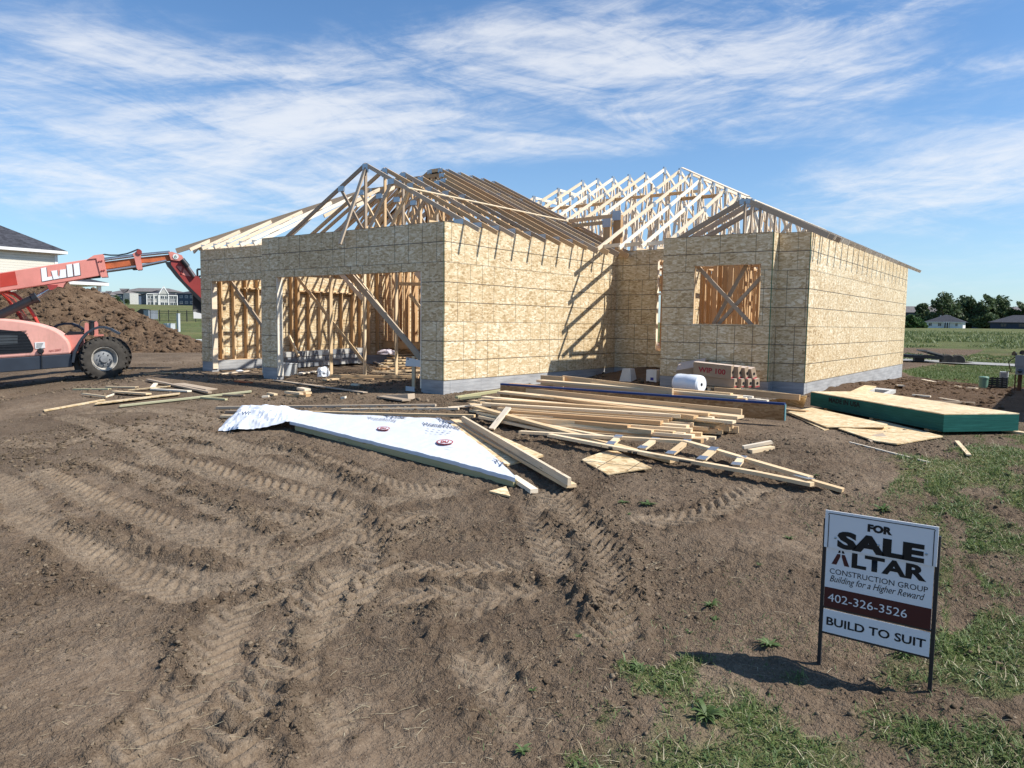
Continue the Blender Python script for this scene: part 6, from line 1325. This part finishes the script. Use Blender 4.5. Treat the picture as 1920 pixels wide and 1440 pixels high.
# ------------------------------------------------------------------ scrap in front of and inside the garage
SC=[((985-0,690),None)]
def z5(x,y): return (60+x/4.571,690+y/4.571)
for i,(q0,q1,w_,mt,lb) in enumerate((((100,362),(620,268),.22,'osb_sheet','long tapering strand-board strip pointing left, left of the scrap heap'),((550,300),(1265,215),.34,'osb_sheet','wide strand-board piece in the middle of the left scrap heap'),((755,318),(1880,193),.15,'treated','long greenish strip along the front of the left scrap heap'),((990,93),(1525,203),.09,'weath','grey board lying across the back of the left scrap heap'),((360,177),(665,175),.10,'treated','greenish board at the left back of the scrap heap'),
        ((640,155),(900,160),.09,'board','short board at the back of the left scrap heap'),((830,185),(1180,152),.16,'osb_sheet','small panel behind the middle of the left scrap heap'),((700,195),(1000,215),.14,'board','board with shaded edge in the left scrap heap'),((1255,130),(1540,180),.28,'weath','dull panel beneath the grey board of the left scrap heap'),((1030,175),(1350,192),.12,'pale','light strip in the middle of the left scrap heap'),((1030,165),(1060,128),.10,'pale','little upright offcut in the left scrap heap'),((430,213),(640,240),.04,'board','thin stick at the left of the scrap heap'),((640,240),(710,215),.03,'pale','thin pale stick crossing the scrap at the left'),((1440,245),(1665,262),.07,'treated','short greenish board right of the long strip'),((1640,225),(1820,228),.07,'weath','thin strip behind the tip of the long greenish strip'),((975,42),(1190,35),.12,'stud','reddish-brown plank beside the telehandler wheel'))):
    a_=z5(*q0); b_=z5(*q1); pboard((*a_,.03+.012*(i%4)),(*b_,.03+.012*(i%4)),w_,.02 if 'osb' in mt else .035,lb,mt,name='wood_scrap',cat='wood scrap',group='scrap heap left of the garage')
for i,(q0,q1,w_,t_,mt,lb) in enumerate((((515,712,.04),(685,735,.04),.12,.02,'weath','long flat grey metal-like strip in front of the garage doors'),((537,733,.09),(565,736,.10),.09,.045,'board','upper board stub of the little block stack in front of the garage'),((562,726,.14),(577,729,.14),.14,.045,'pale','top block of the little block stack in front of the garage'),((563,733,.09),(579,735,.09),.14,.045,'board','middle block of the little block stack in front of the garage'),((540,740,.045),(578,740,.045),.16,.045,'stud','bottom block of the little block stack in front of the garage'),
      ((492,742,.04),(504,741,.04),.09,.04,'pale','small light block, leftmost of three left of the block stack'),((504,736,.05),(517,738,.05),.09,.04,'board','small block between the leftmost block and the stack'),((640,744,.04),(648,743,.04),.09,.04,'pale','tiny block lying alone right of the block stack'),((443,713,.04),(470,716,.04),.14,.03,'orange','orange scrap in the shade below the garage pillar'),((660,719,.04),(673,720,.04),.10,.04,'pale','small light block just inside the wide garage opening'),((608,711,.04),(634,709,.04),.14,.03,'board','scrap board at the foot of the shoring post'),
      ((620,702,.06),(785,705,.06),.12,.06,'stud','long beam lying across the wide garage opening'),((640,708,.04),(700,710,.04),.12,.03,'stud','reddish plank in front of the long beam inside the garage'),((700,696,.08),(790,702,.08),.2,.03,'board','planks near the right end of the long garage beam'),((690,672,.10),(735,691,.05),.06,.04,'pale','stick slanting down inside the garage'),((560,700,.05),(600,694,.05),.12,.03,'pale','light strip on the garage floor left of the shoring post'),((415,700,.04),(470,694,.05),.08,.03,'pale','light strip on the floor of the single garage bay'),((720,741,.03),(771,738,.12),.20,.11,'weath','short thick grey beam piece by the right garage pillar'))):
    pboard(q0,q1,w_,t_,lb,mt,name='wood_scrap',cat='wood scrap',group='scrap around the garage doors')
for i in range(7):
    y=655+i*5; pboard((735-i*6,y+10,.34-i*.045),(788,y+8,.36-i*.045),.24,.04,'%s plank from the top of the plank stack inside the garage'%ORD[i],['board','stud','board','osb_sheet'][i%4],name='plank',cat='plank',group='planks stacked inside the garage')
p=Gh(536,704,0.); mb=MB(); mb.lathe(p,(0,0,1),[(0,-.02),(.13,-.02),(.17,.30),(.18,.30),(.18,.33),(.165,.33),(.12,.02),(0,.02)],18); tag(mb.build('bucket',plain('pale_bucket',(.55,.58,.60),.4,.4),None,smooth=True),'pale grey bucket beside the pillar between the garage openings','bucket')
p=Gh(548,702,0.); mb=MB(); mb.lathe(p,(0,0,1),[(0,-.02),(.12,-.02),(.14,.28),(.15,.28),(.15,.30),(.135,.30),(.11,.02),(0,.02)],18); tag(mb.build('bucket',M_['conc'],None,smooth=True),'concrete-smeared bucket behind the pale grey bucket','bucket')
def lump(px,py,rx,rz,mat,name,label,cat,seed=1,ry=None):
    p=Gh(px,py,0.); bm=bmesh.new(); bmesh.ops.create_icosphere(bm,subdivisions=3,radius=1.)
    for v in bm.verts:
        n=mnoise.noise(v.co*1.7+Vector((seed,0,0)))*.35+mnoise.noise(v.co*4+Vector((seed,0,0)))*.12; v.co*=1+n; v.co=Vector((v.co.x*rx,v.co.y*(ry or rx),max(v.co.z,-.4)*rz)); v.co+=p+Vector((0,0,rz*.35))
    me=bpy.data.meshes.new(name); bm.to_mesh(me); bm.free(); me.materials.append(mat); o=bpy.data.objects.new(name,me); col.objects.link(o); return tag(o,label,cat)
film=plain('clear_film',(.68,.72,.76),.25,.6); lump(606,706,.17,.19,film,'plastic_bag','milky crumpled plastic bag beside the shoring post','plastic bag',3); lump(568,701,.12,.04,film,'plastic_scrap','flat plastic scrap left of the plastic bag','plastic scrap',5); lump(449,696,.10,.03,film,'plastic_scrap','small white scrap on the floor of the single bay','plastic scrap',7)
q=[aty(719,672,5.2),aty(735,655,5.2)]; p_=Vector(aty(726,664,5.4)); o=lump(640,700,.30,.12,plain('pale_tarp',(.62,.55,.58),.5),'tarp','pale tarp draped in the dark opening at the back of the garage','tarp',9); o.location=p_-Vector(Gh(640,700,0.))
# blank tag board on a stake
p=Gh(776,728,0.); st=thing('stake_sign','tilted blank white board nailed to a stake by the right garage pillar','sign',tuple(p)); tp_=Vector(aty(776,668,p.y)); mb=MB(); mb.beam(p-Vector((0,0,.1)),tp_,.09,.04,up=(0,1,0)); mb.build('stake',M_['board'],st)
mb=MB(); ps=[Vector(aty(x,y,p.y-.035)) for x,y in ((762.5,670),(790,676),(789,688),(760,686))]; mb.prism(ps,(0,-.008,0)); mb.build('board',M_['white'],st); c_=Vector(aty(765,673,p.y-.046)); mb=MB(); mb.box((c_.x-.015,c_.y-.003,c_.z-.02),(c_.x+.015,c_.y,c_.z+.02)); mb.build('mark',navy,st)
p=Gh(770,735,0.); mb=MB(); mb.box((p.x-.12,p.y-.03,p.z+.02),(p.x+.14,p.y-.02,p.z+.12)); tag(mb.build('bottle_label',M_['lgrey']),'pale blue-printed packet leaning on the grey beam piece','packet')
# galvanised block stack along the left garage wall
t=thing('block_stack','long low stack of grey blocks along the inside of the left garage wall','block stack',(-9.0,4.,-.2))
for r_i in range(3):
    for k in range(9):
        y=2.6+k*.36+(.1 if r_i%2 else 0); mb=MB(); mb.box((-9.16+.04*r_i,y,-.27+.17*r_i+.03*k*.3),(-8.86,y+.34,-.115+.17*r_i+.03*k*.3)); mb.build('block',M_['meterg'] if (k+r_i)%2 else M_['conc'],t,bevel=.02)
# ------------------------------------------------------------------ the for-sale sign
sg=thing('yard_sign','white real-estate yard sign on two thin black posts','yard sign',(9.42,-6.37,-1.03))
Ys=-6.37; xs0,xs1=9.105,9.733
def sb(x0,x1,z0,z1,y0,y1,name,mat,par=None,bev=0.): mb=MB(); mb.box((x0,y0,z0),(x1,y1,z1)); return mb.build(name,mat if not isinstance(mat,str) else M_[mat],par or sg,bevel=bev)
for x in (9.098,9.74): sb(x-.011,x+.011,-1.13,-.03,Ys-.011,Ys+.011,'post','black')
sb(9.11,9.728,-.792,-.778,Ys-.009,Ys+.009,'frame_rail','black'); sb(9.11,9.728,-.620,-.609,Ys-.009,Ys+.009,'frame_rail','black')
brn=plain('maroon_print',(.075,.018,.016),.55,.3,0,.03); blkp=plain('black_print',(.012,.012,.013),.5,.3,0,.03); sgw=plain('sign_white',(.78,.79,.80),.45,.4,0,.02)
mp=sb(9.113,9.726,-.607,-.02,Ys-.016,Ys-.010,'main_panel',sgw); rp=sb(9.113,9.727,-.776,-.624,Ys-.016,Ys-.010,'rider_panel',sgw); tpn=sb(9.099,9.739,-.212,.030,Ys-.026,Ys-.018,'top_panel',sgw)
def sq(name,x0,x1,z0,z1,mat,par,y): mb=MB(); mb.box((x0,y-.0012,z0),(x1,y,z1)); o=mb.build(name,mat,par); o.matrix_parent_inverse=Matrix.Identity(4); return o
# the panels' own children sit in the sign's space
for o in (mp,rp,tpn): pass
def inv(o): return o
sq('maroon_band',9.1135,9.7255,-.6065,-.476,brn,mp,Ys-.0162)
Yt=Ys-.0272; bd=.0045
mb=MB()
for (x0,x1,z0,z1) in ((9.128,9.712,.010,.0145),(9.120,9.1245,-.210,.002),(9.7155,9.720,-.210,.002)): mb.box((x0,Yt-.0005,z0),(x1,Yt+.001,z1))
for cx,sg_ in ((9.1285,-1),(9.7115,1)):
    for k in range(5):
        t0,t1=PI/2*k/5,PI/2*(k+1)/5; p=lambda t_,r:(cx+sg_*math.sin(t_)*r,.0025+math.cos(t_)*r)
        a0,a1,b0_,b1_=p(t0,.0125),p(t1,.0125),p(t0,.008),p(t1,.008); mb.prism([(a0[0],Yt-.0005,a0[1]),(a1[0],Yt-.0005,a1[1]),(b1_[0],Yt-.0005,b1_[1]),(b0_[0],Yt-.0005,b0_[1])],(0,.0015,0))
mb.build('border_line',blkp,tpn)
def st_(txt,x0,x1,z0,z1,mat,par,y,bold=0.,shear=0.,space=1.): return text_mesh(txt,(x0,y,z0),(x1-x0,0,0),(0,0,z1-z0),(0,-1,0),mat,'lettering',par,bold,shear,.0008,space)
st_('FOR',9.352,9.492,-.067,-.017,blkp,tpn,Yt,.06); st_('SALE',9.178,9.672,-.206,-.090,blkp,tpn,Yt,.06)
Ym=Ys-.0168
st_('LTAR',9.268,9.690,-.318,-.222,blkp,mp,Ym,.045); st_('CONSTRUCTION GROUP',9.140,9.700,-.382,-.347,blkp,mp,Ym,.0); st_('Building for a Higher Reward',9.143,9.686,-.448,-.392,blkp,mp,Ym,.0,.35)
st_('402-326-3526',9.137,9.597,-.566,-.513,sgw,mp,Ym-.002,.0)
st_('BUILD TO SUIT',9.135,9.706,-.727,-.672,blkp,rp,Ym,.022)
def lg(poly,mat): mb=MB(); mb.prism([(x,Ym-.001,z) for x,z in poly],(0,.0012,0)); mb.build('logo_letter',mat,mp)
lg([(9.148,-.318),(9.178,-.318),(9.199,-.262),(9.199,-.246),(9.181,-.246)],brn); lg([(9.256,-.318),(9.226,-.318),(9.208,-.262),(9.208,-.246),(9.226,-.246)],brn)
lg([(9.184,-.238),(9.199,-.238),(9.199,-.222),(9.190,-.222)],blkp); lg([(9.208,-.238),(9.224,-.238),(9.217,-.222),(9.208,-.222)],blkp)
for (x,z) in ((9.166,-.142),(9.420,-.142),(9.682,-.145)): mb=MB(); mb.lathe((x,Yt,z),(0,-1,0),[(0,.004),(.004,.003),(.008,.001),(.008,0)],12); mb.build('screw',M_['galv'],sg,smooth=True)
# ------------------------------------------------------------------ clods, straw, grass, weeds
def pts_on(n,seed,x0,x1,y0,y1,maskf):
    r=np.random.RandomState(seed); x=r.uniform(x0,x1,n); y=r.uniform(y0,y1,n); m=maskf(x,y)>r.rand(n); return x[m],y[m],r
def inframe(x,y,z,pad=60):
    d=np.stack([x-CAM[0],y-CAM[1],z-CAM[2]],1); f=d@CF; u=960+FPX*(d@CR)/np.maximum(f,.1); v=720-FPX*(d@CU)/np.maximum(f,.1); return (f>1)&(u>-pad)&(u<1920+pad)&(v<1440+pad)
def gi(a,x,y):
    i=np.clip(np.searchsorted(gx,x)-1,0,nX-1); j=np.clip(np.searchsorted(gy,y)-1,0,nY-1); return a[i,j]
# clods
bm=bmesh.new(); bmesh.ops.create_icosphere(bm,subdivisions=1,radius=1.); IV=np.array([v.co[:] for v in bm.verts]); IF=np.array([[v.index for v in f.verts] for f in bm.faces]); bm.free()
def clods(name,x,y,s,r,mat,label=None):
    n=len(x); z=hgt(x,y); V_=[];F_=[]
    jit=1+(r.rand(n,len(IV),1)-.5)*1.15; sc3=np.stack([s*(.7+.6*r.rand(n)),s*(.7+.6*r.rand(n)),s*(.4+.35*r.rand(n))],1)[:,None,:]
    V_=IV[None]*jit*sc3+np.stack([x,y,z+s*.12],1)[:,None,:]; F_=IF[None]+(np.arange(n)*len(IV))[:,None,None]
    return npmesh(name,V_.reshape(-1,3),F_.reshape(-1,3),mat)
def clodmat():
    b=NB('clod_soil'); p=b.obj(); g=b.N.new('ShaderNodeNewGeometry'); k=b.math('ADD',b.math('MULTIPLY',g.outputs['Random Per Island'],.6),b.math('MULTIPLY',b.noise(p,8.,5,.7),.5))
    return b.fin(b.ramp(k,[(.2,(.055,.040,.026)),(.5,(.120,.088,.058)),(.85,(.22,.17,.118))]),.95,.1,b.bump(b.noise(p,60.,5,.7),.6,.01))
cm=clodmat()
mk=lambda x,y:np.clip(gi(rough,x,y)*.45+gi(RG,x,y)*1.5-.10,0,1)*np.clip((fbm(x,y,.4,55,3)-.42)*6,0,1)
x,y,r=pts_on(140000,5,-5,12.5,-11,1.5,mk); d=np.hypot(x-CAM[0],y-CAM[1]); ok=inframe(x,y,hgt(x,y)); x,y,d=x[ok],y[ok],d[ok]
s=.004+.013*r.rand(len(x))**3+.0009*d*r.rand(len(x)); tag(clods('soil_clods',x,y,s,r,cm),'loose clods of brown soil','soil clods',kind='stuff')
x,y,r=pts_on(16000,26,-16,-1,-7,8,lambda x,y:np.clip((fbm(x,y,1.2,65,3)-.45)*5,0,1)); ok=inframe(x,y,hgt(x,y)); x,y=x[ok],y[ok]; s=.012+.035*r.rand(len(x))**3; tag(clods('soil_clods',x,y,s,r,cm),'loose clods on the soil around the telehandler and garage','soil clods',kind='stuff')
x,y,r=pts_on(2000,6,5.8,11.,3.,18.,lambda x,y:(gi(nearhouse,x,y)>.35)*.8); s=.015+.05*r.rand(len(x))**2.5; cm2=heap_mat()
tag(clods('dug_clods',x,y,s,r,cm2),'clods of dug reddish soil beside the right wall','soil clods',kind='stuff')
x,y,r=pts_on(900,8,-.1,6.,-1.2,7.,lambda x,y:(((x>.02)&(x<.55)&(y<6))|((y>4.2)&(y<4.9)&(x>2.4))|((y>5)&(x<2.4)))*.6); s=.02+.05*r.rand(len(x))**2.5; tag(clods('wall_clods',x,y,s,r,cm),'clods along the foot of the walls','soil clods',kind='stuff')
r=np.random.RandomState(9); C=[(px,D) for px,D,*_ in cn]; 
sel=r.choice(np.where(keep)[0],9000); fp=np.stack([AX.ravel(),AY.ravel(),Z.ravel()],1)[Fh[sel][:,0]]; s=.03+.17*r.rand(len(fp))**4
V_=IV[None]*(1+(r.rand(len(fp),len(IV),1)-.5)*.8)*np.stack([s,s*(.6+.5*r.rand(len(fp))),s*.7],1)[:,None,:]+fp[:,None,:]
tag(npmesh('heap_clods',V_.reshape(-1,3),(IF[None]+(np.arange(len(fp))*len(IV))[:,None,None]).reshape(-1,3),heap_mat()),'clods lying over the soil heap','soil clods',kind='stuff')
# straw litter
def blades(name,x,y,L,W,lean,az,mat,base=0.,curl=.3,zz=None,seg=2):
    n=len(x); z=(hgt(x,y) if zz is None else zz)+base; dx,dy=np.cos(az),np.sin(az); px_,py_=-dy,dx
    P=np.stack([x,y,z],1); D=np.stack([dx*np.sin(lean),dy*np.sin(lean),np.cos(lean)],1); D2=np.stack([dx*np.sin(np.minimum(lean+curl,1.75)),dy*np.sin(np.minimum(lean+curl,1.75)),np.cos(np.minimum(lean+curl,1.75))],1); S=np.stack([px_,py_,0*px_],1)
    m=P+D*(L*.55)[:,None]; t=m+D2*(L*.45)[:,None]; w=(W/2)[:,None]
    V_=np.stack([P-S*w,P+S*w,m+S*w*.8,m-S*w*.8,t],1).reshape(-1,3); k=(np.arange(n)*5)[:,None]
    q=np.concatenate([k+np.array([[0,1,2]]),k+np.array([[0,2,3]]),k+np.array([[3,2,4]])]); return npmesh(name,V_,q,mat)
x,y,r=pts_on(9000,12,-3,12,-11,-1,lambda x,y:.12+.88*(fbm(x,y,1.6,56,2)>.52)); ok=inframe(x,y,hgt(x,y)); x,y=x[ok],y[ok]; n=len(x)
tag(blades('straw_litter',x,y,.03+.15*r.rand(n)**2,.0022+.002*r.rand(n),1.42+.12*r.rand(n),r.rand(n)*6.28*.35+.2+PI*(r.rand(n)>.5),M_['straw'],.006,.1),'dry straw bits scattered over the soil','straw',kind='stuff')
# near grass
def gmask(x,y): return grass_near(x,y)
x,y,r=pts_on(420000,13,7.0,13.,-9.8,1.5,gmask); z=hgt(x,y); ok=inframe(x,y,z); x,y=x[ok],y[ok]; n=len(x); dn=np.clip(fbm(x,y,.6,57,2)*1.6-.3,.3,1.)
tag(blades('grass',x,y,(.02+.10*r.rand(n)**1.7)*dn,.003+.004*r.rand(n),.25+.95*r.rand(n),r.rand(n)*6.28,M_['grass'],0.,.6),'patchy young grass growing over the soil at the right','grass',kind='stuff')
x,y,r=pts_on(26000,19,7.,13.,-9.8,1.5,gmask); z=hgt(x,y); ok=inframe(x,y,z); x,y=x[ok],y[ok]; n=len(x)
tag(blades('dry_grass',x,y,.03+.10*r.rand(n),.003+.002*r.rand(n),.8+.6*r.rand(n),r.rand(n)*6.28,M_['straw'],0.,.5),'dry blades among the young grass','grass',kind='stuff')
x,y,r=pts_on(90000,14,6.,12.6,-9.5,3.,lambda x,y:np.clip((fbm(x,y,.4,58,3)-.50)*6,0,1)*np.clip((x-7.6-.10*(y+6))*.8,0,1)*.8*(1-gmask(x,y))); z=hgt(x,y); ok=inframe(x,y,z); x,y=x[ok],y[ok]; n=len(x)
tag(blades('sprouts',x,y,.012+.045*r.rand(n)**2,.003+.003*r.rand(n),.3+.9*r.rand(n),r.rand(n)*6.28,M_['weed'],0.,.5),'sparse green sprouts on the bare soil','sprouts',kind='stuff')
x,y,r=pts_on(46000,31,6.8,13.,-9.8,1.5,lambda x,y:gmask(x,y)*(fbm(x,y,.3,66,3)>.40)); z=hgt(x,y); ok=inframe(x,y,z); x,y=x[ok],y[ok]; n=len(x)
tag(blades('low_weeds',x,y,.025+.07*r.rand(n)**1.4,.006+.008*r.rand(n),.35+.9*r.rand(n),r.rand(n)*6.28,M_['weed'],0.,.7),'broad-leaved low weeds mixed into the grass','weeds',kind='stuff')
# lawn beyond the house on the right, and weeds of the far field
x,y,r=pts_on(230000,15,4.,26.,10.,44.,lambda x,y:grass_far(x,y)*(fbm(x,y,1.5,59,3)>.36)); z=hgt(x,y); ok=inframe(x,y,z,10); x,y,z=x[ok],y[ok],z[ok]; d=np.hypot(x-CAM[0],y-CAM[1]); n=len(x)
rd=(np.array([_r[0].y+(xx-_r[0].x)*(_r[3].y-_r[0].y)/(_r[3].x-_r[0].x) for xx in x[:0]]) if 0 else None)
def on_road(x,y):
    a=np.array([_r[0].x,_r[0].y]); b=np.array([_r[3].x,_r[3].y]); dd=(b-a)/np.linalg.norm(b-a); nn=np.array([-dd[1],dd[0]]); f=np.array([_f[1].x-_r[1].x,_f[1].y-_r[1].y]); s_=np.sign(nn@f); w_=abs(nn@f); q=((x-a[0])*nn[0]+(y-a[1])*nn[1])*s_; return (q>-.05)&(q<w_+.1)
k=~on_road(x,y); x,y,d=x[k],y[k],d[k]; n=len(x)
tag(blades('field_grass',x,y,(.04+.08*r.rand(n)**1.5)*(.6+.9*fbm(x,y,2.,60,2)),.010+.008*r.rand(n),.1+.8*r.rand(n),r.rand(n)*6.28,M_['grass'],0.,.5),'rough green grass beyond the dug soil at the right','grass',kind='stuff')
r=np.random.RandomState(16); n=26000; az=YAW+np.radians(26+12*r.rand(n)); d=46+90*r.rand(n)**1.2; x=CAM[0]+np.sin(az)*d; y=CAM[1]+np.cos(az)*d
m=(fbm(x,y,7.,62,3)*.9+sstep(55,75,d)*.18)>.52; x,y,d=x[m],y[m],d[m]; n=len(x)
tag(blades('field_weeds',x,y,(.08+.30*r.rand(n)**2)*(.5+sstep(60,80,d)),.05+.05*r.rand(n),.1+.8*r.rand(n),r.rand(n)*6.28,M_['fresh'],0.,.5,zz=h0(x,y)),'tall green weeds across the far field','weeds',kind='stuff')
# single weeds one can tell apart
def weed(px,py,R_,nl,label,seed,mat='weed',up=.5,cat='weed'):
    p=Gh(px,py,0.); r=np.random.RandomState(seed); nl=int(nl*1.6); a=r.rand(nl)*6.28; V_=[];F_=[]
    for k in range(nl):
        L=R_*.85*(.35+.8*r.rand()); w_=R_*.085*(.6+.8*r.rand()); dx,dy=math.cos(a[k]),math.sin(a[k]); sx_,sy_=-dy*w_,dx*w_; e=up*(.5+r.rand())
        pr_=[(0,0,.25),(.3,L*e*.55,1.),(.65,L*e*.8,.85),(1.,L*e*.65,0.05)]; b=len(V_)
        for (t_,h_,ww) in pr_:
            V_.append((p.x+dx*L*t_-sx_*ww,p.y+dy*L*t_-sy_*ww,p.z+h_)); V_.append((p.x+dx*L*t_+sx_*ww,p.y+dy*L*t_+sy_*ww,p.z+h_))
        for q in range(3): F_.append((b+2*q,b+2*q+1,b+2*q+3,b+2*q+2))
    o=npmesh('weed',V_,F_,M_[mat]); tag(o,label,cat,'weeds on the bare soil')
for i,(px,py,R_,nl,lb) in enumerate(((1198,1256,.10,20,'dark leafy weed left of the sign shadow'),(1334,1137,.10,18,'leafy rosette weed upper left of the sign'),(1341,1162,.06,12,'smaller light weed just below the rosette weed'),(1443,1212,.10,22,'bushy weed between the rosette and the sign post'),(1480,1010,.08,16,'small round weed left above the sign'),(1424,1060,.05,10,'thin upright weed left of the sign'),(1655,958,.14,22,'pale spiky weed behind the top edge of the sign'),(1292,1186,.05,9,'tiny bright weed near the tyre track'),(1215,945,.12,24,'flat creeping weed in the middle of the bare soil, larger one'),(1170,942,.10,16,'flat creeping weed in the middle of the bare soil, smaller one'),
      (1530,892,.06,10,'small weed near the tip of the truss'),(1648,935,.05,8,'little weed above the sign, left one'),(1325,1345,.14,22,'weed clump at the left end of the bottom grass patch'),(1180,965,.05,9,'tiny weed below the creeping weeds'),(1700,1230,.12,16,'weed behind the right post of the sign'),(1590,1165,.10,14,'weed under the rider panel of the sign'),(998,1295,.05,8,'tiny weed beside the clod ridge at the bottom'),(1085,1195,.05,8,'tiny weed in the middle of the foreground'),(980,1410,.08,12,'small weed at the bottom edge of the photo'))):
    weed(px,py,R_,nl,lb,300+i,up=.45 if i not in (8,9) else .2)

# unseen stand-in shed, added to cast the shadow on the dug soil
sh=thing('shadow_caster','grey stand-in shed added outside the right edge of the frame to cast the shadow there','shed',(13.2,9.,-.5))
mb=MB(); mb.box((11.85,4.2,-.6),(14.6,13.9,2.65)); mb.build('wall',M_['sidg'],sh); mb=MB(); mb.box((11.75,4.1,2.652),(14.7,14.,2.8)); mb.build('roof',M_['shing'],sh)
